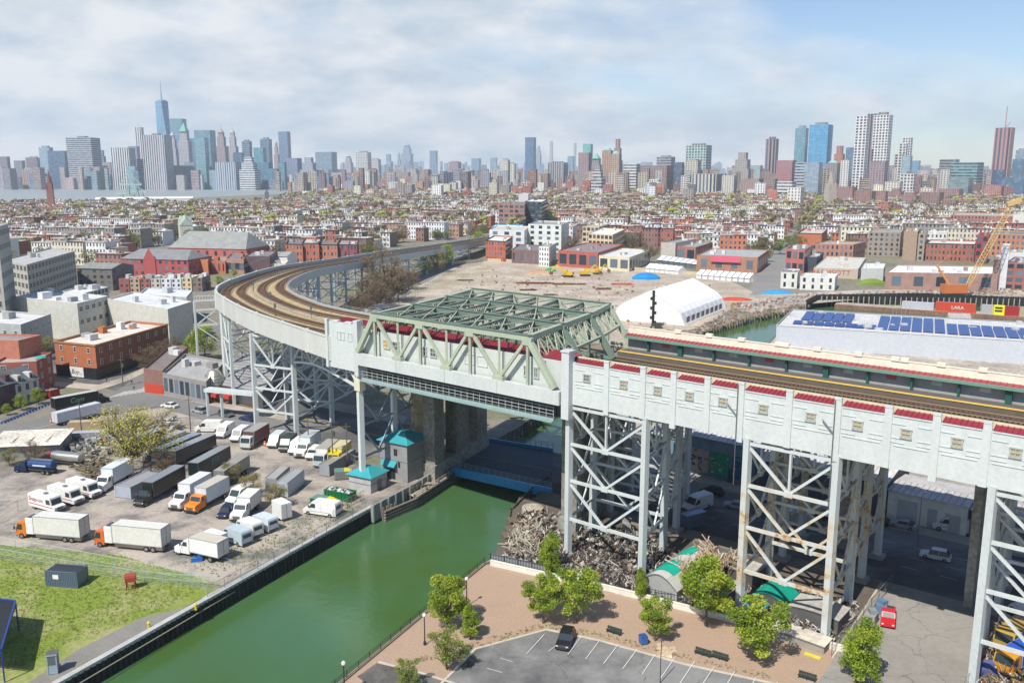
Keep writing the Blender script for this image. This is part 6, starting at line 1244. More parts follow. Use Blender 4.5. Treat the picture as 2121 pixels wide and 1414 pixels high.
bld('pale concrete two wing building behind the corner brick block', (40, 690), (167, 708), 628, (230, 688), c=PALE, win=(2.2, 1.9), bay=4.6, fl=3, seed=2, roofc=(.6, .61, .63), boxes=6, wf=(1,))
bld('pale building upper storey set back on the two wing block', (124, 655), (166, 662), 610, (228, 643), c=(.46, .47, .46), mat='loft', fl=4, roofc=(.62, .63, .66), boxes=4)
bld('pale building with long blank wall next to the viaduct bend', (229, 690), (353, 718), 640, (402, 698), c=(.55, .54, .48), mat='matte', roofc=(.6, .62, .65), boxes=3, seed=4)
t, P, h, n = bld('grey glazed rooftop storey building behind the blank pale wall', (290, 665), (390, 672), 615, (402, 655), c=(.45, .48, .52), mat='curtain', fl=1, bay=3, roofc=(.62, .63, .64), boxes=1)
bld('large grey loft factory with wide windows at the left', (14, 640), (66, 655), 548, (163, 612), c=(.40, .39, .34), win=(2.6, 2.2), bay=4.6, fl=6, seed=5, roofc=(.42, .42, .42), boxes=4, fr=(.35, .35, .33))
bld('tall grey loft factory cut by the left edge', (-60, 700), (18, 700), 470, (40, 680), c=(.36, .36, .33), win=(2.4, 2.2), bay=4.4, fl=8, seed=6, fr=(.3, .3, .3), boxes=2)
bld('low grey building with white roof left of the two wing block', (-60, 735), (50, 745), 672, (112, 718), c=(.36, .38, .38), win=(1.4, 1.5), bay=5, fl=2, seed=7, roofc=(.6, .6, .58))
t, P, h, n = bld('orange brick corner building with white roof above the junction', (119, 777), (203, 787), 715, (352, 735), c=(.40, .14, .065), win=(1.1, 1.7, (.03, .03, .03)), bay=5.2, fl=3, seed=8, side=(.24, .10, .06), roofc=(.62, .58, .5), boxes=6, cornice=(.35, .18, .1))  # side wall takes a darker brick colour with its shade painted in
q = MB((.02, .022, .025), 'paint'); dd = (P[1]-P[0]).normalized(); oo = Vector((dd.y, -dd.x, 0)); q.bar(P[0]+oo*.15+Vector((0, 0, 1.9)), P[1]+oo*.15+Vector((0, 0, 1.9)), .25, 3.6); dd2 = (P[2]-P[1]).normalized(); o2 = Vector((dd2.y, -dd2.x, 0)); q.bar(P[1]+o2*.15+Vector((0, 0, 1.9)), P[1]+o2*.15+dd2*34+Vector((0, 0, 1.9)), .25, 3.6); q.build('shop_front', t)
q = MB((.7, .7, .68), 'paint'); pm = P[0].lerp(P[1], .52)+oo*.35; q.bar(pm-dd*2.9+Vector((0, 0, 2.0)), pm+dd*2.9+Vector((0, 0, 2.0)), .1, 3.2); mu = q.build('mural', t); text_mb('Buy...', 2.2, 'lettering', mu, tuple(pm+oo*.08+Vector((0, 0, 2))), (R(90), 0, math.atan2(dd.y, dd.x)), (.03, .03, .03), shear=.3)
bld('salmon brick house block with flat roof at the left edge', (-70, 800), (48, 805), 705, (95, 790), c=(.42, .16, .11), mat='matte', seed=9, roofc=(.3, .26, .24), boxes=1)
t, P, h, n = bld('red brick block with roof terrace beside the corner brick building', (-10, 820), (82, 815), 748, (113, 793), c=(.30, .10, .07), win=(1.5, 1.7, (.05, .06, .07)), bay=6, fl=3, seed=10, roofc=(.4, .36, .32), boxes=0)
t = thing('parasol', 'teal parasol open on the brick roof terrace', 'parasol', G(76, 812)+Vector((0, 4, 7.6))); q = MB((.02, .35, .33), 'cloth'); q.lathe(0, 0, [(1.7, 2.1), (.9, 2.5), (0, 2.75)], 8); q.build('canopy', t); q = MB((.5, .5, .5), 'metal'); q.tube((0, 0, 0), (0, 0, 2.6), .04, n=6); q.build('pole', t)
def gable(label, A, B, ytop, depth, wallc, roofc, hw=.62, mat='fac', name='house', cat_='house', dorm=0, group=None, bay=2.6, fl=None, hip=False, seed=0):
    a, b_ = G(*A), G(*B); d = (b_-a); ln = d.length; d.normalize(); n = Vector((-d.y, d.x, 0)); n = n if n.y > 0 else -n; H_ = zat(B[0], ytop, b_.y+depth/2*n.y).z; hw = H_*hw; fl = fl or max(1, round(hw/3.2))
    t = thing(name, label, cat_, a, 0, group); w_ = MB(wallc, mat); Zv = lambda z: Vector((0, 0, z)); P = [Vector((0, 0, 0)), d*ln, d*ln+n*depth, n*depth]
    for i in range(4):
        p, q = P[i], P[(i+1) % 4]; nb = max(1, round((q-p).length/bay)); w_.face([p, q, q+Zv(hw), p+Zv(hw)], wallc, mat, [(0, 0), (nb, 0), (nb, fl), (0, fl)])
    r0, r1 = n*depth/2+Zv(H_), d*ln+n*depth/2+Zv(H_)
    if hip: r0 = r0+d*depth*.22; r1 = r1-d*depth*.22
    else: w_.face([P[1]+Zv(hw), P[2]+Zv(hw), r1], wallc, 'matte'); w_.face([P[3]+Zv(hw), P[0]+Zv(hw), r0], wallc, 'matte')
    w_.build('wall', t); q = MB(roofc, 'roofing'); e = n*.5; u = Zv(.12)
    q.face([P[0]-e+Zv(hw-.2)+u, P[1]-e+Zv(hw-.2)+u, r1+u, r0+u]); q.face([P[2]+e+Zv(hw-.2)+u, P[3]+e+Zv(hw-.2)+u, r0+u, r1+u])
    if hip: q.face([P[1]+Zv(hw)+u, P[2]+Zv(hw)+u, r1+u]); q.face([P[3]+Zv(hw)+u, P[0]+Zv(hw)+u, r0+u])
    q.build('roof', t)
    for i in range(dorm):
        c_ = P[0].lerp(P[1], (i+.5)/dorm)+n*depth*.17; ang = math.atan2(d.y, d.x); q = MB(wallc if i % 2 else (.5, .5, .46), 'matte'); q.box(c_.x, c_.y, hw+.1, 1.5, 2.4, (H_-hw)*.62, ang); q.box(c_.x-n.x*1.22, c_.y-n.y*1.22, hw+.35, .8, .06, 1.2, ang, c=(.03, .03, .04), m='glass'); q.build('dormer', t)
    c_ = a+(P[0]+P[2])/2; KEEP.append((c_.x, c_.y, math.hypot(ln, depth)/2)); return t, a, d, n, ln, hw, H_
gable('dark purple fronted row house with grey gambrel roof at the left edge', (-60, 872), (36, 842), 762, 9, (.10, .05, .07), (.13, .14, .15), .66, dorm=4, bay=2.8)
gable('white row house with dormers next to the dark purple one', (36, 842), (84, 826), 757, 9, (.55, .55, .54), (.13, .14, .15), .66, dorm=2, bay=2.8)
for i in range(16):
    p = G(8+i*6.4, 877-i*2.6); b = MB((.03, .15, .45), 'paint')
    for x in (-.5, .5): b.tube((x, -.03, .33), (x, .03, .33), .33, n=10)
    b.bar((-.5, 0, .35), (.1, 0, .8), .07); b.bar((.5, 0, .35), (.3, 0, .95), .07); b.bar((-.2, 0, .6), (.35, 0, .75), .12); b.bar((-.3, 0, .35), (-.3, 0, .95), .06); b.box(-.3, 0, .92, .28, .14, .08); o = b.build('bicycle'); o.location = p; o.rotation_euler = (0, 0, .9+i*.01); tag(o, 'blue hire bicycle docked on the kerb, %s from the left in the rack' % nth(i), 'bicycle', 'hire bicycles in the rack')
t = thing('awning', 'red stall with black and white striped awning at the corner', 'awning', G(106, 822)); b = MB((.35, .02, .02), 'paint'); b.box(0, 0, 0, 4, 3, 2.4, -.5); b.build('body', t); b = MB(WHITE, 'cloth'); [b.box(-2+.5*i, -1.2+.27*i*0, 2.45, .25, 2.6, .12, -.5, c=(.7, .7, .7) if i % 2 else (.02, .02, .02)) for i in range(9)]; b.build('canopy', t)
# bars and station head house
t, P, h, n = bld('low brick shop with red painted front at the junction', (301, 812), (340, 817), 767, (392, 762), c=(.24, .13, .11), mat='matte', seed=12, roofc=(.2, .17, .16), boxes=3, fl=1)
q = MB((.5, .06, .03), 'paint'); dd = (P[1]-P[0]).normalized(); q.bar(P[0]+Vector((0, -.2, 1.4)), P[1]+Vector((0, -.2, 1.4)), .2, 2.8); q.build('shop_front', t)
bld('long low grey bar building with flat roof and pavement seats', (340, 818), (430, 838), 790, (470, 790), c=(.26, .25, .24), mat='loft', bay=2.4, fl=1, seed=13, roofc=(.36, .36, .36), boxes=3)
t = thing('ribbed_rotunda', 'round ribbed metal rotunda between the bar and the sloping station roof', 'rotunda', G(446, 822)); b = MB((.55, .54, .45), 'metal'); b.lathe(0, 0, [(2.6, 0), (2.6, 1.0), (3.2, 1.6), (3.6, 3), (3.5, 4.2), (3.0, 5.6), (2.4, 6.6), (1.9, 7.4), (1.5, 8), (0, 8.3)], 20)
for z, r_ in ((1.6, 3.22), (2.4, 3.5), (3.2, 3.62), (4.2, 3.52), (5.0, 3.25), (5.8, 2.92), (6.6, 2.42)): b.lathe(0, 0, [(r_+.02, z), (r_+.12, z+.06), (r_+.02, z+.14)], 20, c=(.3, .3, .26))
b.build('body', t)
t = thing('station_entrance', 'grey ribbed sloping entrance hall beneath the braced tower with white canopy', 'entrance hall', (0, 0, 0)); P = [G(462, 830), G(545, 848), G(600, 800), G(500, 788)]; b = MB((.20, .20, .21), 'metal'); hh = [4.5, 5, 9.5, 9]
for i in range(4): j = (i+1) % 4; b.face([P[i], P[j], Z(P[j], hh[j]), Z(P[i], hh[i])])
b.build('wall', t); b = MB((.30, .30, .31), 'roofing'); b.face([Z(P[i], hh[i]+.05) for i in range(4)])
for i in range(14): f = i/13; b.bar(Z(P[0].lerp(P[3], f), 4.6+4.5*f), Z(P[1].lerp(P[2], f), 5.1+4.5*f), .12, .25, (.22, .22, .23))
b.build('roof', t); b = MB((.55, .6, .6), 'steel'); c0, c1 = zat(428, 806, G(430, 862).y), zat(528, 815, G(530, 870).y); b.bar(c0, c1, 2.8, .8); b.build('canopy', t)
for c_ in (c0, c0.lerp(c1, .3)): q = MB((.55, .6, .6), 'steel'); q.bar(c_, Z(c_, 0), .6, .6); q.build('column', t)
for i, (x, y, w_) in enumerate(((445, 835, 3), (470, 838, 3.6))): o = MB((.5, .05, .03), 'cloth').box(0, 0, 2.0, w_, 1.8, .9, -.5).box(0, 0, 0, .1, .1, 2).build('awning'); o.location = G(x, y); tag(o, 'red awning under the white station canopy, %s one' % ('smaller left', 'larger right')[i], 'awning')
# ---- ninth street far side sheds (under and beyond the station)
def lshed(label, s0, s1, o0, o1, h, roofc, wallc, rise=1.5, mat='matte', ribs=True, name='warehouse', doors=()):
    t = thing(name, label, 'warehouse', A0, VROT); b = MB(wallc, mat); b.box((s0+s1)/2, (o0+o1)/2, 0, s1-s0, o1-o0, h); b.build('wall', t); b = MB(roofc, 'roofing'); m_ = (o0+o1)/2
    b.face([(s0-.2, o0-.3, h+.05), (s1+.2, o0-.3, h+.05), (s1+.2, m_, h+rise), (s0-.2, m_, h+rise)]); b.face([(s0-.2, m_, h+rise), (s1+.2, m_, h+rise), (s1+.2, o1+.3, h+.05), (s0-.2, o1+.3, h+.05)])
    for s in (s0, s1): b.face([(s, o0, h), (s, o1, h), (s, m_, h+rise)], wallc)
    if ribs:
        for k in range(int((s1-s0)/1.1)): b.bar((s0+.5+1.1*k, o0-.3, h+.12), (s0+.5+1.1*k, m_, h+rise+.07), .1, .1, tuple(x*.7 for x in roofc))
    b.build('roof', t)
    for (s, w_, hh, c) in doors: q = MB(c, 'paint'); q.box(s, o0-.06, 0, w_, .12, hh); q.build('door', t)
    return t
lshed('grey corrugated warehouse behind the first tower with murals on its wall', -4, 11, 52.5, 72, 8.5, (.50, .49, .52), (.16, .24, .30), 2, doors=((5.6, 1.4, 3, (.05, .06, .1)),))
for i, (s, c1, c2) in enumerate(((-1.6, (.35, .3, .28), (.1, .05, .05)), (3, (.02, .26, .14), (.3, .38, .3)), (8, (.04, .12, .24), (.2, .3, .35)))):
    t = thing('mural', ('black and white dotted mural panel', 'green swirling mural panel', 'dark blue mural panel')[i]+' on the warehouse across ninth street', 'mural', L(s, 52.3), VROT); b = MB(c1, 'matte'); b.box(0, 0, 1, 4.2, .1, 5); r_ = random.Random(i)
    for k in range(26): b.box(r_.uniform(-1.9, 1.9), -.07, r_.uniform(1.2, 5.4), r_.uniform(.2, .8), .04, r_.uniform(.2, .7), c=jit(c2 if k % 2 else c1, .6, r_))
    b.build('panel', t)
lshed('low grey ribbed roof shed behind the rusty tower', 11.5, 27, 52, 66, 6.5, (.46, .46, .48), (.10, .11, .14), 1.4, doors=((15, 3, 3.6, (.04, .05, .2)), (21, 3, 3.6, (.05, .16, .2))))
lshed('long ribbed roof workshop beyond the side street', 27.5, 37, 53, 68, 6.5, (.55, .53, .52), (.09, .09, .10), 1.5)
lshed('white garage building with three shutter doors across ninth street', 37.4, 51.2, 53, 64, 5.6, (.45, .43, .42), (.66, .65, .61), .5, doors=((41, 3.6, 4.3, (.42, .45, .48)), (45.4, 1.6, 3.7, (.38, .4, .42)), (48.9, 2.6, 3.5, (.38, .4, .42))))
lshed('grey shed with orange shutter right of the white garage', 51.6, 62, 53.5, 66, 5, (.45, .43, .42), (.14, .14, .15), .8, doors=((53, 1.8, 3.6, (.5, .08, .02)), (58, 1.6, 3.4, (.1, .1, .1))))
lshed('pale ribbed roof shed with orange brick ends at the right edge', 62.4, 82, 54, 66, 6, (.5, .49, .47), (.3, .12, .07), 1)
lshed('dark roofed shed on the bank between canal and murals', -18, -5, 58, 70, 5, (.3, .33, .36), (.16, .26, .34), 1)
# ---- solar roofed warehouse
t = thing('solar_warehouse', 'large white warehouse with blue solar panels on its flat roof beside the basin', 'warehouse', (0, 0, 0)); a, b_, c_ = G(1606, 718), G(2300, 768), G(1646, 672); n = (c_-a)*.8; d = b_-a; hh = zat(1606, 676, a.y).z; P = [a, b_, b_+n, a+n]
b = MB((.50, .53, .58), 'paint')
for i in range(4): j = (i+1) % 4; b.face([P[i], P[j], Z(P[j], hh+.5), Z(P[i], hh+.5)])
for i in range(4): b.bar(Z(P[i], hh+.5), Z(P[(i+1) % 4], hh+.5), .35, .25, (.3, .3, .3) if i > 1 else (.6, .62, .65))
b.build('wall', t); b = MB((.55, .55, .55), 'roofing'); b.face([Z(p, hh) for p in P]); b.build('roof', t)
def uv(u, v, z): return a+d*u+n*v+Vector((0, 0, z))
arr = [(.045+.035*i, .16, .30) for i in range(6)]+[(.06+.035*i, .42, .88) for i in range(5)]+[(.25+.036*i, .16, .30 if i < 2 else .86) for i in range(8)]+[(.54+.036*i, .14, .62) for i in range(9)]+[(.90+.036*i, .14, .56) for i in range(3)]
for i, (u, v0, v1) in enumerate(arr):
    if u > .99: continue
    q = MB((.02, .06, .24), 'glass'); q.face([uv(u, v0, hh+.35), uv(u+.032, v0, hh+.35), uv(u+.032, v1, hh+.8), uv(u, v1, hh+.8)])
    q.face([uv(u, v0, hh+.3), uv(u+.032, v0, hh+.3), uv(u+.032, v1, hh+.75), uv(u, v1, hh+.75)][::-1], (.3, .3, .3)); q.build('solar_panel', t)
for i in range(22): u, v = rnd.uniform(.02, .98), rnd.uniform(.1, .95); p = uv(u, v, 0); q = MB((.5, .5, .5), 'matte'); q.box(p.x, p.y, hh, rnd.uniform(1, 3), rnd.uniform(1, 2), rnd.uniform(.5, 1.6)); q.build('roof_box', t)
KEEP.append((140, 350, 80))
# yard clutter along the quay behind the station
scrapbox('quay_clutter', [(1440, 760), (1600, 728), (2121, 800), (2121, 830), (1700, 800)], 500, 41, 'mixed grey clutter along the quay below the solar warehouse', [(.4, .38, .34), (.55, .54, .5), (.2, .2, .2), (.15, .18, .25)], 2)
# ---- white tent
t = thing('fabric_hall', 'large white fabric frame tent hall with pointed arched roof by the canal', 'tent hall', (0, 0, 0)); a, b_ = G(1268, 662), G(1418, 675); d = (b_-a); n = G(1503, 640)-b_; N_ = 16; pr = []
H_ = zat(1345, 603, (a.y+b_.y)/2).z
for i in range(N_+1): f = i/N_; u = abs(2*f-1); pr.append((f, H_*(1-.60*u)*(1-u**12)))
b = MB((.80, .80, .80), 'cloth'); K = 9
for k in range(K):
    for (f0, z0), (f1, z1) in zip(pr, pr[1:]):
        p0, p1 = a+d*f0+n*(k/K), a+d*f1+n*(k/K); q0, q1 = a+d*f0+n*((k+1)/K), a+d*f1+n*((k+1)/K); b.face([Z(p0, z0), Z(p1, z1), Z(q1, z1), Z(q0, z0)])
b.build('canopy', t); b = MB((.80, .80, .80), 'cloth')
for off in (0, 1):
    b = MB((.72, .72, .72), 'cloth')
    for (f0, z0), (f1, z1) in zip(pr, pr[1:]): b.face([a+d*f0+n*off, a+d*f1+n*off, Z(a+d*f1+n*off, z1), Z(a+d*f0+n*off, z0)])
    b.build('end_wall', t)
b = MB((.5, .5, .5), 'matte')
for k in range(K+1):
    for (f0, z0), (f1, z1) in zip(pr[1:], pr[2:]): b.bar(Z(a+d*f0+n*(k/K), z0+.05), Z(a+d*f1+n*(k/K), z1+.05), .2, .2, (.7, .7, .72))
b.build('rib', t)
for k in range(8): p = b_+n*((k+.6)/9)+d.normalized()*.2; q = MB((.05, .07, .10), 'glass'); q.box(p.x, p.y, 1.2, 3.2, .3, 2.4, math.atan2(n.y, n.x)); q.build('opening', t)
KEEP.append((85, 430, 60))
t = thing('drilling_mast', 'dark vertical pile driving mast in front of the white tent', 'pile driver', G(1352, 680)); b = MB((.03, .035, .03), 'steel'); b.bar((0, 0, 0), (0, 0, 16), .8, .8); [b.box((-.9 if i % 2 else .9), 0, 2+i*2, .8, .7, 1.2) for i in range(6)]; b.build('mast', t); b = MB((.06, .06, .05), 'steel'); b.box(1.5, 0, .6, 4, 2.6, 1.8); b.box(1.5, 0, 0, 5, 3, .7); b.build('body', t)
# ---- building site items
def excav(label, px, py, c=(.65, .42, .02), ang=0, s=1.0):
    t = thing('excavator', label, 'excavator', G(px, py), ang); t.scale = (s, s, s); b = MB((.04, .04, .04), 'matte'); [b.box(0, y, 0, 4.2, .7, .9) for y in (-1.2, 1.2)]; b.build('track', t); b = MB(c, 'paint'); b.box(-.6, 0, 1, 3.8, 2.7, 1.3); b.box(.5, .8, 1, 1.5, 1.1, 2.2); b.build('body', t); b = MB(c, 'paint'); b.bar((1, -.2, 1.8), (4.5, -.2, 5), .5, .6); b.bar((4.5, -.2, 5), (7, -.2, 2.2), .4, .5); b.box(7, -.2, .8, 1.2, 1.3, 1.3, c=(.1, .09, .08)); b.build('arm', t)
excav('yellow excavator working in the middle of the brown building site', 1175, 574, ang=2.8, s=1.5); excav('second yellow excavator right of the first on the building site', 1212, 572, ang=.2, s=1.4); excav('yellow excavator with raised arm near the rusty crate on the site', 1238, 568, ang=.5, s=1.2)
def dome(name, label, px, py, rx, ry, h, c, cat_='tarp'):
    b = MB(c, 'cloth'); n = 12; r_ = random.Random(int(px))
    for k in range(4):
        f0, f1 = k/4, (k+1)/4
        for i in range(n):
            a0, a1 = 6.2832*i/n, 6.2832*(i+1)/n; P = lambda f, a_: (rx*math.cos(f*1.57)*math.cos(a_), ry*math.cos(f*1.57)*math.sin(a_), h*math.sin(f*1.57)*(1+.12*math.sin(3*a_))); b.face([P(f0, a0), P(f0, a1), P(f1, a1), P(f1, a0)], jit(c, .12, r_))
    o = b.build(name); o.location = G(px, py); return tag(o, label, cat_)
dome('tarp_mound', 'bright blue tarp mound left of the white tent', 1338, 578, 9, 5, 3.6, (.01, .22, .55)); dome('tarp_mound', 'blue tarp mound on the quay below the long street', 1610, 608, 9, 4, 1.6, (.03, .28, .55)); dome('tarp_mound', 'blue tarp mound near the foot of the yellow crane', 1966, 600, 9, 6, 3, (.02, .2, .5))
dome('sand_mound', 'orange netting covered mound at the back of the site', 1120, 565, 11, 4, 1.2, (.5, .26, .12), 'mound'); dome('sand_mound', 'orange netting strip in front of the long brick warehouse', 1905, 590, 16, 3, 1.2, (.6, .24, .08), 'mound'); dome('sand_mound', 'green covered mound behind the yellow excavator', 1140, 562, 4, 3, 2, (.02, .28, .1), 'mound'); dome('sand_mound', 'red pipe bundle mound beside the canal bend', 1522, 622, 9, 3, 1.5, (.5, .06, .03), 'mound')
for i, (x, y, w_, c) in enumerate(((1105, 588, 24, (.16, .06, .04)), (1180, 590, 20, (.18, .08, .05)), (1095, 602, 10, (.10, .07, .05)), (962, 582, 12, (.14, .09, .06)), (1290, 590, 14, (.5, .1, .05)), (1250, 600, 9, (.15, .08, .06)), (1140, 612, 8, (.2, .15, .12)), (1060, 612, 9, (.2, .14, .1)))):
    b = MB(c, 'litter'); r_ = random.Random(i); [b.bar((r_.uniform(-w_/2, 0), r_.uniform(-1.6, 1.6), r_.uniform(.1, 1)), (r_.uniform(0, w_/2), r_.uniform(-1.6, 1.6), r_.uniform(.1, 1)), .4, .3, jit(c, .3, r_)) for k in range(26)]; o = b.build('steel_pile'); o.location = G(x, y)
    tag(o, ('long rust brown pipe stack at the centre left of the site', 'long rust brown pipe stack right of the first one', 'short dark stack in front of the pipe stacks', 'dark timber stack left near the avenue fence', 'red pipe stack beside the blue mound', 'short brown stack of bent beams', 'small pale brown stack near the green bridge top', 'small stack of stakes left near the green bridge top')[i], 'material stack', 'material stacks on the site')
scrapbox('site_debris', [(900, 620), (1020, 560), (1480, 590), (1400, 690), (1000, 680)], 420, 42, 'scattered debris and rubble over the brown building site', [(.42, .36, .3), (.25, .17, .12), (.5, .46, .42), (.28, .14, .09), (.4, .33, .26)], .8, .3)
scrapbox('site_debris', [(1440, 690), (1520, 630), (1660, 612), (2121, 598), (2121, 614), (1690, 618), (1560, 650)], 650, 43, 'coloured clutter along the basin quay and canal bend', [(.4, .36, .3), (.35, .12, .08), (.2, .25, .32), (.5, .47, .43), (.2, .16, .12), (.4, .25, .14), (.3, .27, .22)], 1.6, .3)
fence('tan site hoarding between the building site and the houses', [(935, 548), (1010, 541), (1160, 548), (1310, 560), (1500, 574), (1560, 585)], 2.2, (.45, .38, .25), sp=12, net=False, name='site_hoarding')
fence('dark fence along the avenue side of the building site', [(780, 655), (860, 612), (930, 570), (1000, 545)], 2.6, (.07, .09, .08), sp=6)
b = MB((.50, .42, .28), 'matte'); P = Gs([(935, 548), (1010, 541), (1160, 548), (1310, 560), (1500, 574), (1560, 585)])
for p, q in zip(P, P[1:]): b.bar(p+Vector((0, 0, 1.1)), q+Vector((0, 0, 1.1)), .15, 2.1)
tag(b.build('hoarding_boards'), 'tan boarded hoarding wall behind the building site', 'hoarding')
# white sheds near the avenue
gable('white corrugated site shed behind the green bridge', (735, 668), (812, 640), 628, 9, (.62, .63, .66), (.40, .42, .45), .7, 'fac', bay=4)
# mid buildings -------------------------------------------------
B2 = bld
B2('red brick four storey house at the left end behind the site', (1006, 540), (1047, 543), 500, (1062, 530), c=(.42, .12, .07), fl=4, bay=2.6, cornice=(.05, .05, .05)); B2('dark low brick yard building behind the site hoarding', (1060, 545), (1118, 548), 519, (1130, 535), c=(.18, .11, .1), fl=1, seed=21)
B2('white narrow four storey house in front of the red garage', (1116, 551), (1137, 553), 512, (1152, 541), c=(.68, .70, .68), fl=4, bay=2.6, seed=22); B2('red brick garage with teal doors at the back of the site', (1156, 552), (1238, 558), 523, (1290, 538), c=(.38, .10, .075), mat='loft', fl=1, bay=8, seed=23, roofc=(.25, .2, .2), boxes=3); B2('pale yellow garage with grey shutters right of the red garage', (1240, 558), (1303, 563), 533, (1345, 545), c=(.60, .54, .38), mat='loft', fl=1, bay=9, seed=24, roofc=(.6, .6, .6))
B2('cream apartment building with terraces and arched openings', (1218, 532), (1268, 536), 486, (1293, 520), c=(.62, .50, .34), mat='loft', fl=4, bay=4, seed=25); B2('cream upper block of the terraced apartments', (1206, 512), (1240, 514), 470, (1262, 505), c=(.60, .48, .32), mat='loft', fl=4, bay=4, seed=26)
B2('white blank walled apartment block behind the red brick house', (1014, 525), (1086, 528), 478, (1096, 515), c=(.64, .65, .66), mat='fac', fl=4, bay=9, seed=27); B2('tall white apartment block with few windows', (1094, 520), (1162, 523), 466, (1178, 512), c=(.66, .68, .66), fl=5, bay=7, seed=28); B2('pale blue walled building with white roof near the avenue end', (1018, 505), (1080, 506), 470, (1084, 500), c=(.08, .3, .5), mat='matte', seed=29)
t, P, h, n = B2('brick apartment block with white top storey, left half of the tall pair', (1033, 478), (1086, 480), 424, (1092, 470), c=(.33, .17, .13), mat='loft', fl=6, bay=7, seed=30); B2('dark glazed apartment block beside the brick and white one', (1087, 474), (1122, 476), 418, (1134, 466), c=(.04, .06, .07), mat='hstrip', fl=7, seed=31); B2('white lift tower block behind the dark glazed apartments', (1074, 462), (1094, 462), 402, (1098, 458), c=(.62, .62, .6), mat='matte', seed=32)
for i in range(9): t, a, d, n, ln, hw, H2 = gable('white curved roof tent bay, %s from the left in the long row' % nth(i), (1442+i*12.5, 577+i*.9), (1452+i*12.5, 578+i*.9), 559+i*.9, 9, (.7, .7, .7), (.76, .76, .76), .5, 'matte', 'market_tent', 'tent', group='white tents in the long row', bay=9)
for i in range(7): gable('white ridged tent bay, %s from the left beside the blue mound' % nth(i), (1337+i*10, 563+i*.8), (1345+i*10, 564+i*.8), 546+i, 8, (.68, .68, .66), (.72, .72, .72), .5, 'matte', 'market_tent', 'tent', group='white tents beside the blue mound', bay=9)
for i in range(7): gable('striped saw tooth roof bay, %s from the left behind the tents' % nth(i), (1360+i*12, 549+i*1.2), (1371+i*12, 550+i*1.2), 530+i*1.5, 12, (.12, .14, .16), (.62, .64, .66) if i % 1 == 0 else DG, .6, 'matte', 'saw_tooth_shed', 'shed', group='saw tooth roof bays', bay=9)
t, P, h, n = B2('brick shop with crimson roof and grey shutters behind the tents', (1442, 560), (1568, 566), 533, (1590, 548), c=(.38, .19, .12), fl=1, bay=9, seed=34, boxes=4, roofc=(.35, .37, .38)); q = MB((.45, .03, .08), 'paint'); dd = (P[1]-P[0]); p0, p1 = P[0]+dd*.23+Vector((0, -1.5, 0)), P[0]+dd*.72+Vector((0, -1.5, 0)); q.face([Z(p0, h*.62), Z(p1, h*.62), Z(p1+Vector((0, 1.6, 0)), h*1.02), Z(p0+Vector((0, 1.6, 0)), h*1.02)]); q.build('awning', t)
B2('tan shuttered shed left of the crimson roofed shop', (1368, 540), (1398, 541), 503, (1440, 530), c=(.5, .46, .4), mat='matte', seed=35); B2('brick garage with dark doors behind the striped bays', (1400, 540), (1440, 543), 512, (1475, 530), c=(.34, .15, .12), mat='loft', fl=1, bay=9, seed=36)
B2('red building with white roof top at the corner of the long street', (1626, 562), (1664, 566), 518, (1682, 552), c=(.45, .14, .12), fl=2, bay=5, seed=37, mat='loft'); B2('dark glazed shop beside the red corner building', (1666, 563), (1690, 563), 532, (1704, 552), c=(.07, .08, .1), mat='matte', seed=38)
t, P, h, n = B2('large tan warehouse with faded red wall lettering', (1684, 575), (1776, 578), 557, (1792, 552), c=(.48, .42, .35), mat='matte', seed=39, roofc=(.55, .54, .49), boxes=5); dd = (P[1]-P[0]).normalized(); text_mb('HARMSOTT', h*.72, 'lettering', t, tuple(P[0].lerp(P[1], .38)+Vector((dd.y, -dd.x, 0))*.1+Vector((0, 0, h*.55))), (R(90), 0, math.atan2(dd.y, dd.x)), (.45, .08, .05), sx=1.0)
B2('white stall building with arched openings on the quay', (1616, 597), (1650, 598), 564, (1655, 590), c=(.66, .66, .62), mat='arch', fl=2, bay=4.5, seed=40); B2('long white stall with awnings on the quay', (1656, 600), (1728, 602), 574, (1734, 594), c=(.66, .67, .63), mat='arch', fl=2, bay=5, seed=41, roofc=(.6, .62, .6))
B2('green framed white pavilion right of the stalls', (1782, 586), (1828, 587), 556, (1832, 575), c=(.5, .52, .5), mat='matte', seed=42, roofc=(.62, .64, .66)); dome('ivy_hedge', 'bright green hedge arch in front of the white pavilion', 1805, 589, 9, 3, 3, (.16, .24, .03), 'hedge'); B2('long brick warehouse with white skylit roof along the quay', (1832, 600), (2064, 604), 567, (2070, 585), c=(.34, .21, .17), mat='fac', fl=1, bay=11, seed=43, boxes=6, roofc=(.68, .7, .74))
B2('reddish brick long hall behind the tan warehouse', (1680, 545), (1765, 547), 506, (1790, 540), c=(.40, .20, .15), fl=3, seed=44); B2('grey brick five storey apartment block behind the warehouse', (1796, 530), (1862, 532), 482, (1868, 522), c=(.30, .25, .21), fl=5, bay=3.5, seed=45); B2('brown blank walled tower block next to the grey apartments', (1868, 538), (1896, 540), 480, (1900, 530), c=(.35, .26, .19), mat='matte', seed=46); B2('tan apartment tower with single window column', (1898, 540), (1912, 541), 484, (1918, 530), c=(.33, .27, .22), fl=5, bay=6, seed=47)
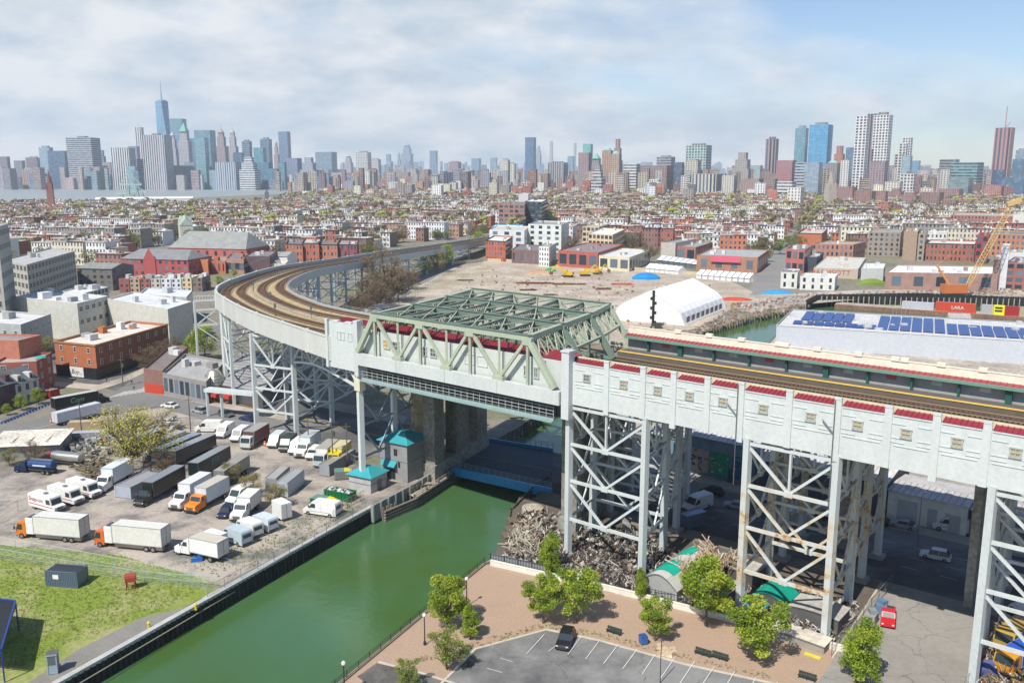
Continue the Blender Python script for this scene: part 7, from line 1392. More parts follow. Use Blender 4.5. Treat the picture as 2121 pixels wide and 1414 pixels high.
B2('white terrace house block above the long red brick terrace', (1916, 524), (1958, 525), 484, (1960, 518), c=(.66, .65, .62), fl=4, bay=3, seed=48); B2('long red brick terrace with three floors behind the quay warehouse', (1916, 540), (2016, 543), 506, (2020, 534), c=(.34, .13, .09), fl=3, bay=2.6, seed=49, cornice=(.06, .05, .05)); B2('crimson brick block left of the yellow crane', (2018, 546), (2042, 547), 488, (2046, 540), c=(.30, .05, .06), mat='loft', fl=4, seed=50); B2('orange brick terrace with tan cornice at the right edge', (2042, 530), (2140, 534), 487, (2145, 525), c=(.42, .2, .12), fl=4, seed=51, cornice=(.5, .38, .22))
B2('red brick factory with many windows at the right edge', (2078, 600), (2200, 606), 548, (2210, 590), c=(.30, .12, .10), fl=4, bay=5, mat='loft', seed=52); B2('tall white concrete tower slab beside the crane', (2066, 600), (2082, 601), 512, (2084, 590), c=(.62, .63, .66), mat='matte', seed=53, boxes=0); B2('white overhead gantry building joined to the white slab', (2084, 565), (2180, 568), 526, (2185, 560), c=(.6, .62, .64), mat='matte', seed=54); B2('brown brick wall block between the slab and long warehouse', (2052, 602), (2066, 602), 537, (2068, 590), c=(.30, .2, .17), mat='matte', seed=55); B2('white tall building cut by the right edge above the crane', (2094, 490), (2160, 492), 445, (2165, 485), c=(.62, .62, .57), mat='matte', seed=56)
B2('pink brown brick hall beyond the trees at the right', (1966, 480), (2095, 484), 448, (2100, 476), c=(.34, .16, .13), fl=4, seed=57); B2('red brick row with flat roof behind the orange corner house', (1745, 500), (1790, 501), 484, (1796, 496), c=(.36, .14, .1), fl=3, seed=58); B2('orange red brick corner house with pale lettered wall', (1650, 520), (1700, 522), 484, (1712, 510), c=(.45, .15, .08), mat='matte', fl=3, seed=59, cornice=(.06, .05, .06))
# ---- church and convent
t, a, d, n, ln, hw, H2 = gable('red convent building with grey mansard roof and centre gable', (252, 570), (392, 574), 518, 26, (.36, .08, .08), (.22, .22, .23), .68, 'fac', 'convent', 'convent', bay=4.2, fl=3, hip=True); q = MB((.36, .08, .08), 'matte'); c_ = a+d*ln*.44; q.prism([(0, 0)]*0 or [tuple((d*x-n*y)[:2]+Vector((0, 0))[:0] if 0 else ((d*x+n*y).x+(c_-a).x, (d*x+n*y).y+(c_-a).y)) for x, y in ((-4, -.6), (4, -.6), (4, 5), (-4, 5))], 0, hw+.5); q.face([(c_-a)+d*-4-n*.6+Vector((0, 0, hw+.5)), (c_-a)+d*4-n*.6+Vector((0, 0, hw+.5)), (c_-a)-n*.6+Vector((0, 0, hw+7))]); q.build('centre_gable', t)
t, a, d, n, ln, hw, H2 = gable('red brick church with long grey slate roof and arched windows', (350, 538), (512, 542), 481, 34, (.42, .12, .10), (.26, .27, .26), .45, 'arch', 'church', 'church', bay=7, fl=1, hip=True)
t = thing('church_tower', 'pale green roofed white church spire tower with gabled faces', 'church tower', G(386, 500)+Vector((0, 0, 0)), .5); b = MB((.55, .56, .48), 'arch'); b.box(0, 0, 0, 11, 11, 15); b.build('wall', t); b = MB((.30, .38, .33), 'roofing'); hT = zat(385, 447, G(386, 500).y).z
for k in range(4): a_ = k*math.pi/2; c0, s0 = math.cos(a_), math.sin(a_); rp = lambda x, y, z: (x*c0-y*s0, x*s0+y*c0, z); b.face([rp(-5.8, -5.8, 15), rp(5.8, -5.8, 15), rp(0, -5.8, hT-2)], (.45, .5, .42)); b.face([rp(-5.8, -5.8, 15), rp(0, -5.8, hT-2), rp(0, 0, hT+1)]); b.face([rp(5.8, -5.8, 15), rp(0, 0, hT+1), rp(0, -5.8, hT-2)])
b.build('roof', t); KEEP.append((G(386, 500).x, G(386, 500).y, 14))
B2('orange brick annex right of the convent', (398, 568), (432, 570), 538, (440, 560), c=(.48, .18, .09), mat='matte', seed=60); B2('red chapel wing with grey roof below the church', (432, 566), (468, 567), 541, (474, 555), c=(.46, .14, .09), mat='arch', fl=1, seed=61, roofc=(.26, .28, .24)); B2('pink brown brick annex with row of dark windows', (470, 566), (506, 568), 537, (516, 555), c=(.38, .2, .15), mat='hstrip', fl=1, seed=62); B2('dark purple brown hall left of the white gabled house', (508, 564), (560, 563), 530, (575, 550), c=(.14, .09, .1), mat='matte', seed=63, roofc=(.22, .2, .2))
gable('bright white gabled house beside the viaduct', (562, 552), (596, 553), 522, 14, (.72, .72, .72), (.3, .3, .31), .75, 'matte', bay=6); B2('cream low block in front of the white gabled house', (552, 562), (592, 562), 546, (598, 555), c=(.62, .56, .42), mat='matte', seed=64)
for i, (x0, x1, yt, c, lab) in enumerate(((594, 628, 506, (.45, .17, .1), 'orange brick row house with dark cornice, left end of the orange row'), (628, 662, 504, (.40, .13, .08), 'orange brick row house with dark bay windows in the orange row'), (662, 700, 507, (.44, .16, .09), 'orange brick row house third in the orange row'), (700, 740, 507, (.24, .07, .08), 'dark red brick house at the right end of the orange row'))): B2(lab, (x0, 545), (x1, 546), yt, (x1+4, 534), c=c, fl=3, bay=2.6, seed=70+i, cornice=(.03, .03, .035), group='orange brick row by the viaduct')
cs = [((.32, .10, .09), 'dark red'), ((.45, .33, .24), 'tan'), ((.33, .12, .1), 'brick red'), ((.5, .48, .42), 'pale grey'), ((.68, .7, .72), 'white'), ((.62, .66, .7), 'blue white'), ((.62, .52, .3), 'yellow'), ((.22, .16, .13), 'brown')]
for i in range(8): B2('%s three storey row house, %s from the left below the convent' % (cs[i][1], nth(i)), (248+i*21.5, 606-i*.3), (269+i*21.5, 606-i*.3), 577-(2 if i > 5 else 0), None, 14, c=cs[i][0], fl=3, bay=2.8, seed=80+i, group='row below the convent', boxes=3, roofc=rnd.choice(ROOFS[:4]))
gable('grey row of lofts behind the factory block', (163, 600), (235, 602), 545, 20, (.17, .16, .15), (.24, .24, .23), .85, 'fac', 'loft_building', 'building', bay=4)
# ---- basin: barge, containers, boats, crane
t = thing('barge', 'long brown flat barge moored in the basin', 'barge', (0, 0, 0)); a, b_ = G(1728, 638, WZ), G(2160, 668, WZ); d = (b_-a); n = Vector((-d.y, d.x, 0)).normalized()*9; b = MB((.22, .12, .09), 'rough'); b.prism([tuple(p[:2]) for p in (a, b_, b_+n, a+n)], WZ-.3, WZ+2.0, top=(.36, .32, .26)); b.build('hull', t)
for k, (f, c, L_, lab) in enumerate(((.42, (.5, .5, .55), 14, 'graffiti covered pale container stack on the barge'), (.60, (.55, .07, .04), 17, 'long red container on the barge with white lettering'), (.75, (.4, .4, .42), 5, 'small grey cabin with white panels on the barge'), (.80, (.75, .7, .02), 5, 'bright yellow container on the barge'), (.86, (.35, .03, .03), 6, 'dark red container near the right edge of the barge'), (.93, (.4, .36, .25), 7, 'tan graffiti container at the barge end'), (.985, (.1, .4, .55), 5, 'light blue container cut by the right edge'))):
    o = container(lab, c, L_, 4.2 if k else 3.4, group='containers on the barge'); p = a+d*f+n*.25; o.location = Z(p, WZ+2.0); o.rotation_euler = (0, 0, math.atan2(d.y, d.x)); o.scale = (1, 1.4, 1)
    if k == 1: q = text_mb('LARA', 2.2, 'lettering', o, (1, -1.3, 2.1), (R(90), 0, 0), WHITE)
    if k == 3:
        q = MB((.03, .03, .03), 'paint'); [q.box(0, -1.3, z, 3, .06, .7) for z in (1.6, 3.0)]; q.build('stripe', o)
t = thing('barge', 'second low barge with railings in front of the black wall', 'barge', (0, 0, 0)); a, b_ = G(1775, 640, WZ), G(1905, 645, WZ); d = b_-a; n = Vector((-d.y, d.x, 0)).normalized()*7; b = MB((.12, .1, .08), 'rough'); b.prism([tuple(p[:2]) for p in (a, b_, b_+n, a+n)], WZ-.3, WZ+1.6, top=(.34, .3, .24)); b.build('hull', t)
o = boat('small white boat moored at the right of the basin', 2088, 661, 10, 9); o.location = G(2088, 661, WZ-.5); o = boat('white motor boat beside the sailing masts', 1850, 668, 5, 9); o.location = G(1850, 668, WZ-.5)
for i in range(5): o = MB((.5, .55, .55), 'metal').tube((0, 0, 0), (0, 0, 9), .12, .06, 6).box(0, 0, 0, 3, 1.4, .8, .2).build('sailing_boat'); o.location = G(1846+i*9, 676, WZ); tag(o, 'small moored sailing boat behind the solar warehouse, %s from the left' % nth(i), 'boat', 'moored masts')
gable('grey wooden boathouse with pale front gable floating in the basin', (1965, 688), (2012, 690), 650, 10, (.4, .37, .35), (.36, .34, .32), .5, 'matte', 'boathouse', bay=4)
t = thing('lattice_crane', 'tall yellow lattice boom crane leaning right over the basin quay', 'crane', (0, 0, 0)); p = G(1998, 612); yb = p.y; tip = zat(2098, 420, yb+10); b = MB((.62, .42, .15), 'paint'); base = Z(p, 3); dv_ = tip-base; k = 26; sx_ = Vector((1, 0, .3)).normalized()
off = [Vector((-1.3, 0, .6)), Vector((1.3, 0, -.6)), Vector((-.6, 1.6, .3)), Vector((.9, 1.6, -.3))]
for i in range(k):
    f0, f1 = i/k, (i+1)/k; g = lambda f: (.35+.65*min(1, f*6))*(1 if f < .9 else (1-f)*8+.2)
    P = [base+dv_*f0+o*g(f0) for o in off]; Q = [base+dv_*f1+o*g(f1) for o in off]
    for x in range(4): b.bar(P[x], Q[x], .26); 
    b.bar(P[0], Q[1], .17); b.bar(P[1], P[0], .15); b.bar(P[2], Q[3], .15); b.bar(P[0], Q[2], .13)
b.bar(tip-Vector((3, 0, 1)), tip+Vector((4, 0, 1.5)), 2.2, 2.4); b.build('boom', t); b = MB((.5, .16, .05), 'paint'); b.box(p.x-6, p.y, 1.5, 12, 6, 4.5); b.box(p.x-3, p.y, 0, 10, 7, 1.6, c=(.04, .04, .04)); b.build('body', t); b = MB((.75, .3, .06), 'paint'); b.bar(Vector((p.x-9, p.y, 6)), Vector((p.x-16, p.y, 16)), .8); b.bar(Vector((p.x-16, p.y, 16)), tip, .12); b.build('mast', t)

# vehicles and small things in the shade under the viaduct
along(van('white delivery van in shade between the first and rusty towers', (.6, .6, .6), 5.8), (1420, 1062), (1455, 1050), 5.8); along(container('blue topped site cabin in shade beside the arched tarp shed', (.12, .16, .22), 5, 2.6, flat=(.25, .36, .55)), (1415, 1092), (1460, 1080), 5)
along(container('white box trailer in shade behind the rusty tower leg', (.55, .55, .55), 7, 2.6, flat=(.6, .6, .6)), (1600, 1075), (1660, 1085), 7); along(car('silver car in shade on ninth street near the murals', (.35, .36, .38)), (1500, 1048), (1535, 1054), 4.6); along(van('white van by the garage shutters across ninth street', (.6, .6, .6), 5.4), (1930, 1092), (1968, 1098), 5.4)
along(truck('yellow skip lorry at the right edge in the work yard', 'over', (.5, .31, .05), (.45, .28, .06), 7, 1.6, group='yard trucks'), (2075, 1352), (2121, 1318), 7); along(truck('orange truck with blue load at the bottom right corner', 'over', (.62, .28, .02), (.03, .1, .5), 7, 1.5, group='yard trucks'), (2075, 1400), (2121, 1372), 7)
along(van('white van parked in the work yard beside the third tower', WHITE, 5.6), (2080, 1300), (2118, 1290), 5.6)
for i, (x, y) in enumerate(((1400, 1030), (1540, 1060), (1700, 1095), (1900, 1130))):
    t = thing('street_light', 'tall grey street light on ninth street under the viaduct, %s from the left' % nth(i), 'street light', G(x, y), VROT, 'street lights on ninth street'); q = MB((.3, .32, .33), 'metal'); q.tube((0, 0, 0), (0, 0, 9), .1, .06, 6); q.bar((0, 0, 9), (0, 2, 9.4), .08); q.build('pole', t); q = MB((.5, .5, .5), 'metal'); q.box(0, 2.2, 9.3, .3, .8, .14); q.build('lamp_head', t)
for i, (x, y, h) in enumerate(((255, 800, 9), (170, 905, 9), (270, 940, 10), (395, 893, 9), (690, 965, 10), (720, 965, 10), (640, 935, 8))):
    t = thing('utility_pole', ('wooden utility pole at the junction corner', 'dark pole behind the orange cones', 'dark pole left of the yellow tree trunk', 'pole at the left end of the van row', 'dark pole with transformer beside the tall steel leg', 'second dark pole beside the tall steel leg', 'street lamp pole behind the box trucks')[i], 'pole', G(x, y)); q = MB((.13, .11, .09), 'wood'); q.tube((0, 0, 0), (0, 0, h), .16, .11, 7); q.bar((-1, 0, h-.8), (1, 0, h-.8), .12); q.build('post', t)
    if i in (0, 4): q = MB((.25, .26, .27), 'metal'); q.tube((.4, 0, h-3), (.4, 0, h-1.9), .28, n=8); q.build('transformer', t)
for i, (s, o, c) in enumerate(((64.5, 5, (.1, .12, .3)), (65.5, 9, (.4, .38, .34)), (48.2, 6, (.15, .15, .16)), (48.2, 10, (.3, .3, .32)), (48.4, 14, (.12, .2, .3)), (2, 17, (.3, .3, .28)), (10, 16, (.1, .25, .22)))):
    q = MB(c, 'matte'); q.box(0, 0, 0, 2, 1.6, 1.5, .3*i, taper=.95); q.box(.2, .1, 1.5, 1.2, 1.0, .6, .5*i, c=jit(c, .4)); q = q.build('crate_stack'); q.location = L(s, o); tag(q, ('navy crate stack in the junk right of the street', 'tan crate stack in the junk right of the street', 'black crate stack inside the street fence', 'grey crate stack inside the street fence', 'blue crate stack furthest along the street fence', 'grey crate stack in the shade of the first tower', 'teal crate stack in the shade of the first tower')[i], 'crates')

for (f, r_, c, lab) in (((1452, 1018), (1484, 1026), (.02, .02, .025), 'black car beside the mural wall'), ((1560, 1042), (1594, 1050), (.4, .41, .42), 'silver car between the towers on ninth street'), ((1682, 1068), (1714, 1076), (.25, .03, .03), 'dark red car behind the rusty tower'), ((1842, 1086), (1874, 1093), (.3, .31, .33), 'grey car beside the white garage shutters'), ((1905, 1150), (1940, 1157), (.6, .6, .6), 'white car on ninth street near the side street mouth')): along(car(lab, c, r_[0] % 4 == 0), f, r_, 4.6)
# ================================================================ THE CITY BEYOND
AX = Vector((1, -.28, 0)).normalized(); AY = Vector((.28, 1, 0)).normalized(); AROT = math.atan2(-.28, 1)
YB = [(-600, 600), (0, 545), (60, 540), (165, 560), (240, 575), (250, 515), (345, 512), (350, 492), (510, 510), (560, 535), (600, 525), (745, 535), (800, 515), (905, 498), (1000, 484), (1030, 476), (1160, 476), (1180, 500), (1215, 495), (1300, 518), (1440, 520), (1600, 545), (1640, 525), (1690, 525), (1790, 520), (1912, 515), (2020, 515), (2121, 515), (2800, 515)]
def yb(x):
    for (x0, y0), (x1, y1) in zip(YB, YB[1:]):
        if x0 <= x <= x1: return y0+(y1-y0)*(x-x0)/(x1-x0)
    return 480
HC_ = [((.30, .10, .07), 'red brick'), ((.22, .11, .09), 'dark brick'), ((.66, .65, .62), 'white'), ((.36, .20, .14), 'tan brick'), ((.52, .47, .38), 'cream'), ((.17, .10, .09), 'brown'), ((.40, .14, .08), 'orange brick'), ((.45, .46, .46), 'grey'), ((.60, .56, .44), 'pale yellow'), ((.26, .23, .21), 'grey brown'), ((.60, .62, .64), 'white'), ((.12, .11, .12), 'dark grey')]
HC_ = [(tuple(min(.7, x*1.18+.012) for x in c), n) for c, n in HC_]
RW = [.13, .12, .14, .12, .1, .1, .07, .06, .04, .06, .04, .02]
def pick(r):
    u = r.random(); k = 0
    for i, w_ in enumerate(RW):
        k += w_
        if u < k: return i
    return 0
HV = {}; HR = [(.55, .52, .47), (.42, .38, .34), (.28, .26, .25), (.6, .58, .54), (.40, .36, .3), (.15, .14, .14), (.42, .36, .30), (.33, .26, .21)]
def housemesh(ci, fl, w_, v):
    key = (ci, fl, w_, v)
    if key not in HV:
        r = random.Random(hash((ci, fl, int(w_), v)) & 0xffff); c = HC_[ci][0]; h = fl*3.8+1.2; dp = 13+2*(v % 2); b = MB(c, 'fac'); nb = 3 if w_ < 11 else 5
        P = [(-w_/2, 0), (w_/2, 0), (w_/2, dp), (-w_/2, dp)]
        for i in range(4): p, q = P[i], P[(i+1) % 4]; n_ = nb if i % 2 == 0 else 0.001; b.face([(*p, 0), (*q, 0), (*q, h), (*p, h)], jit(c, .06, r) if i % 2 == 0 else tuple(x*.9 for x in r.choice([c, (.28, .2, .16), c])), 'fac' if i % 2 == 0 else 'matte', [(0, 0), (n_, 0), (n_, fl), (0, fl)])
        b.bar((-w_/2, -.15, h-.25), (w_/2, -.15, h-.25), .5, .6, r.choice([(.05, .04, .04), (.5, .48, .42), tuple(x*.6 for x in c)]), 'matte')
        q = MB(r.choice(HR), 'roofing'); q.box(0, dp/2, h-.5, w_-.02, dp-.02, .45); s = r.uniform(1.2, 2.4); q.box(r.uniform(-w_/4, w_/4), dp*r.uniform(.3, .8), h, s, s*1.3, r.uniform(1.2, 2.6), c=r.choice([c, (.5, .5, .5), (.2, .2, .2), (.65, .65, .62)]))
        for k in range(2): q.box(w_*r.uniform(-.42, .42), dp*r.uniform(.1, .9), h, .9, .7, r.uniform(.8, 1.8), c=r.choice([(.3, .12, .08), (.5, .5, .5), (.62, .6, .58)]))
        HV[key] = (b.mesh('wall'), q.mesh('roof'), b, q)
    return HV[key]
cand = []; r_ = random.Random(99); row = 0
for j in range(-10, 66):
    for side in (0, 1):
        v = 480+j*64+(side*36); row += 1
        if v > 4400: continue
        u = -1900+r_.uniform(0, 20); blk = r_.uniform(0, 120); run = 0; cblk = None
        far = v > 1700
        while u < 1900:
            if cblk is None or r_.random() < .28: cblk = (pick(r_), r_.choice([2, 3, 3, 3, 4]), r_.choice([8, 9, 10, 13]) if not far else 17)
            w_ = cblk[2]; run += w_
            if run > 175: u += 17; run = 0
            p = AX*u+AY*v; u += w_
            if p.y < 330: continue
            x, y = PX(p.x, p.y)
            if x < -260 or x > 2380 or y > yb(x) or y < 373: continue
            if y < (433 if x < 520 else 433-(x-520)*.19) and x < 760: continue
            if r_.random() < (.09 if not far else .3): cblk = None; continue
            q = p-Vector((A0.x, A0.y, 0))
            lx = (138.9+(p.y-511)*.374)
            if abs(p.x-lx) < 9+p.y*.003 or abs(p.x-(-53+(p.y-511)*.10)) < 9: continue
            if any((p.x-a)**2+(p.y-b)**2 < (c*.72+6)**2 for a, b, c in KEEP): continue
            cand.append((p.y, x, y, p, cblk, side, row))
inview = [c for c in cand if -20 < c[1] < 2141]
inview.sort(key=lambda c: c[0]); near = inview[:300]; nearset = set(id(c) for c in near)
rowseen = {}
for c in sorted(near, key=lambda c: (c[6], c[1])): rowseen.setdefault(c[6], []).append(c)
land = [(0, 'behind the grey factory'), (250, 'behind the red convent'), (520, 'between church and orange row'), (800, 'beyond the viaduct far end'), (1030, 'by the paired apartments'), (1200, 'behind the cream apartments'), (1400, 'behind the saw tooth sheds'), (1600, 'beside the long street'), (1750, 'behind the grey apartments'), (1950, 'behind the right terraces')]
def lm(x):
    k = land[0][1]
    for a, s in land:
        if x >= a: k = s
    return k
rows_sorted = sorted(rowseen, key=lambda r: min(c[0] for c in rowseen[r])); used = {}
for ri, r in enumerate(rows_sorted):
    for c in rowseen[r]:
        Y, x, y, p, (ci, fl, w_), side, _ = c; key = (lm(x), ri); used[key] = used.get(key, 0)+1
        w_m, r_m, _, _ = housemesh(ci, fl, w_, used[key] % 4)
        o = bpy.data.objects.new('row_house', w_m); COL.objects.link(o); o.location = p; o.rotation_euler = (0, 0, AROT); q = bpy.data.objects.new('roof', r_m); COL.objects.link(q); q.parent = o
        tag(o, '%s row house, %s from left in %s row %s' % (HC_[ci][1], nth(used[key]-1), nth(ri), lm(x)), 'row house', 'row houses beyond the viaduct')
far_ = MB((.5, .5, .5), 'fac'); r2 = random.Random(5)
ca_, sa_ = math.cos(AROT), math.sin(AROT)
for c in cand:
    if id(c) in nearset: continue
    Y, x, y, p, (ci, fl, w_), side, _ = c
    if w_ < 14:
        _, _, b, q = housemesh(ci, fl, w_, int(x) % 4); T = lambda v: (p.x+v[0]*ca_-v[1]*sa_, p.y+v[0]*sa_+v[1]*ca_, v[2])
        for src in (b, q):
            k0 = len(far_.V); far_.V += [T(v) for v in src.V]; far_.F += [tuple(i+k0 for i in f) for f in src.F]; far_.U += src.U; far_.C += src.C
            for mi in src.M:
                mname = src.slots[mi]
                if mname not in far_.slots: far_.slots.append(mname)
                far_.M.append(far_.slots.index(mname))
    else:
        w2_ = w_*r2.uniform(.7, 1.3); h = 3.8*fl+r2.uniform(0, 4)+(r2.random() < .06)*r2.uniform(8, 24); dp = r2.uniform(12, 20); col = jit(HC_[ci][0], .15, r2); P = [(-w2_/2, 0), (w2_/2, 0), (w2_/2, dp), (-w2_/2, dp)]; W = [(p.x+a*ca_-b*sa_, p.y+a*sa_+b*ca_) for a, b in P]; fl2 = max(1, round(h/3.3))
        for i in (0, 1, 3):
            a, b = W[i], W[(i+1) % 4]; nb = 4 if i == 0 else 3; far_.face([(*a, 0), (*b, 0), (*b, h), (*a, h)], col, 'fac', [(0, 0), (nb, 0), (nb, fl2), (0, fl2)])
        far_.face([(*a, h) for a in W], r2.choice(HR), 'roofing')
        k = W[0]; far_.box(p.x, p.y+dp/2, h, 3, 3, r2.uniform(1.5, 4), AROT, jit((.4, .35, .3), .4, r2), 'matte')
stuff(far_.build('distant_houses'), 'dense carpet of small far row houses stretching to the skyline', 'houses')
# street trees and gardens: individuals near, one mass far
def yok(x, y): return y < yb(x)+8
tk = []; r3 = random.Random(12); n_ = 0
while len(tk) < 5200 and n_ < 60000:
    n_ += 1; j = r3.randint(-3, 40); v = 480+j*64+r3.choice([22, 26, 58, 61, 29])+r3.uniform(-3, 3); u = r3.uniform(-1700, 1900); p = AX*u+AY*v
    if p.y < 330: continue
    x, y = PX(p.x, p.y)
    if not (-100 < x < 2230) or not yok(x, y) or y < 384: continue
    if y < (430 if x < 520 else 430-(x-520)*.18) and x < 760: continue
    if any((p.x-a)**2+(p.y-b)**2 < (c*.7+3)**2 for a, b, c in KEEP): continue
    tk.append((p.y, x, p))
tk.sort(key=lambda t: t[0]); seen = {}
for i, (Y, x, p) in enumerate(tk[:280]):
    k = r3.choice(['m0', 'm1', 'm3', 'm1', 'm3'] if r3.random() < .6 else ['m2', 'm2', 'm4']); s = r3.uniform(1.0, 1.75); nm = {'m0': 'olive', 'm1': 'bare brown', 'm2': 'fresh green', 'm3': 'mixed brown and olive', 'm4': 'dark green'}[k]; key = (nm, lm(x)); seen[key] = seen.get(key, 0)+1
    tree(k, p, '%s garden tree, %s nearest of its colour, %s' % (nm, nth(seen[key]-1), lm(x)), r3.uniform(0, 6), s, 'garden trees between the row houses')
fb = MB((.2, .2, .1), 'leaf'); srcs = []
for i, cs in enumerate(([(.36, .28, .19)], [(.38, .36, .14)], [(.32, .26, .18)], [(.44, .47, .10)], [(.34, .31, .18)], [(.33, .25, .19)], [(.37, .31, .22)])):
    r4 = random.Random(50+i); L_ = []
    for k in range(46):
        a = r4.uniform(0, 6.28); z = r4.uniform(-.8, 1); rr = 4.6*r4.uniform(.6, 1); h_ = math.sqrt(1-z*z); L_.append((Vector((rr*h_*math.cos(a), rr*h_*math.sin(a), 6+z*3.8)), Vector((r4.gauss(0, 1), r4.gauss(0, 1), r4.gauss(0, 1)+.6)).normalized(), jit(cs[0], .3, r4)))
    srcs.append(L_)
for (Y, x, p) in tk[280:]:
    s = r3.uniform(1.1, 1.9)
    for (q, n, c) in r3.choice(srcs):
        u = n.orthogonal().normalized()*1.35*s; v = n.cross(u); o = p+q*s; fb.face([o-u, o+v*.8, o+u, o-v*.8], c)
stuff(fb.build('distant_trees'), 'brown and olive tree crowns scattered among the distant houses', 'trees')
# ================================================================ SKYLINE
def tw(zone, x0, x1, yt, Y, sty, c, label, top=None, cw=7.0, ch=7.0, group=None, name='office_tower', cat_='tower'):
    ox, oy, k = {1: (0, 150, 3.009), 2: (700, 200, 3.009), 3: (1400, 180, 2.942), 0: (0, 0, 1)}[zone]; X0, X1, YT = ox+x0/k, ox+x1/k, oy+yt/k
    xm = (X0+X1)/2; pt = zat(xm, YT, Y); h = pt.z; W = (X1-X0)/F_PX*(Y/cP)*1.0; a = .42; w_ = W/(math.cos(a)+.7*math.sin(a)); d = w_*.7
    b = MB(c, sty); nb = max(2, round(w_/cw)); nd = max(2, round(d/cw)); nf = max(2, round(h/ch)) if sty != 'vstrip' else 1
    def boxy(w1, d1, z0, z1, kx=1.0, col=c):
        P = [(-w1/2, -d1/2), (w1/2, -d1/2), (w1/2, d1/2), (-w1/2, d1/2)]
        for i in range(4):
            p, q = P[i], P[(i+1) % 4]; n = nb if i % 2 == 0 else nd; f0, f1 = nf*z0/h, nf*z1/h; n = max(1, round(n*w1/w_))
            b.face([(*p, z0), (*q, z0), (q[0]*kx, q[1]*kx, z1), (p[0]*kx, p[1]*kx, z1)], col, sty, [(0, round(f0)), (n, round(f0)), (n, max(round(f1), round(f0)+1)), (0, max(round(f1), round(f0)+1))])
        b.face([(p[0]*kx, p[1]*kx, z1) for p in P], tuple(.5*x+.12 for x in col), 'matte')
    if top == 'step': boxy(w_, d, 0, h*.62); boxy(w_*.74, d*.74, h*.62, h*.84); boxy(w_*.48, d*.48, h*.84, h)
    elif top == 'spire': boxy(w_, d, 0, h*.70); boxy(w_*.7, d*.7, h*.70, h*.86); boxy(w_*.5, d*.5, h*.86, h*.93); b.face([(-w_*.25, -w_*.25, h*.93), (w_*.25, -w_*.25, h*.93), (0, 0, h)], c, 'matte'); b.face([(w_*.25, -w_*.25, h*.93), (w_*.25, w_*.25, h*.93), (0, 0, h)], c, 'matte'); b.face([(-w_*.25, w_*.25, h*.93), (-w_*.25, -w_*.25, h*.93), (0, 0, h)], c, 'matte')
    elif top == 'taper': boxy(w_, d, 0, h*.12); boxy(w_, d, h*.12, h, .72)
    elif top == 'green':
        boxy(w_, d, 0, h*.72); boxy(w_*.7, d*.7, h*.72, h*.86); g = (.18, .42, .36)
        for i in range(4): P = [(-1, -1), (1, -1), (1, 1), (-1, 1)]; p, q = P[i], P[(i+1) % 4]; b.face([(p[0]*w_*.34, p[1]*w_*.34, h*.86), (q[0]*w_*.34, q[1]*w_*.34, h*.86), (0, 0, h)], g, 'matte')
    elif top == 'dome': boxy(w_, d, 0, h*.93); b.lathe(0, 0, [(w_*.4, h*.93), (w_*.36, h*.965), (w_*.2, h*.99), (0, h)], 12, (.25, .5, .45), 'matte')
    elif top == 'crown': boxy(w_, d, 0, h*.965); boxy(w_*.55, d*.55, h*.965, h, 1, (.3, .3, .32))
    elif top == 'flare': boxy(w_*.8, d*.8, 0, h, 1.25)
    elif top == 'slab2': boxy(w_, d, 0, h); b.box(0, 0, h, w_*.3, d*.4, h*.03, c=(.2, .2, .22), m='matte')
    else: boxy(w_, d, 0, h)
    o = b.build(name); o.location = (pt.x, Y, 0); o.rotation_euler = (0, 0, -math.atan2(pt.x, Y)*.8-.42+.0); tag(o, label, cat_, group); return o, h, w_
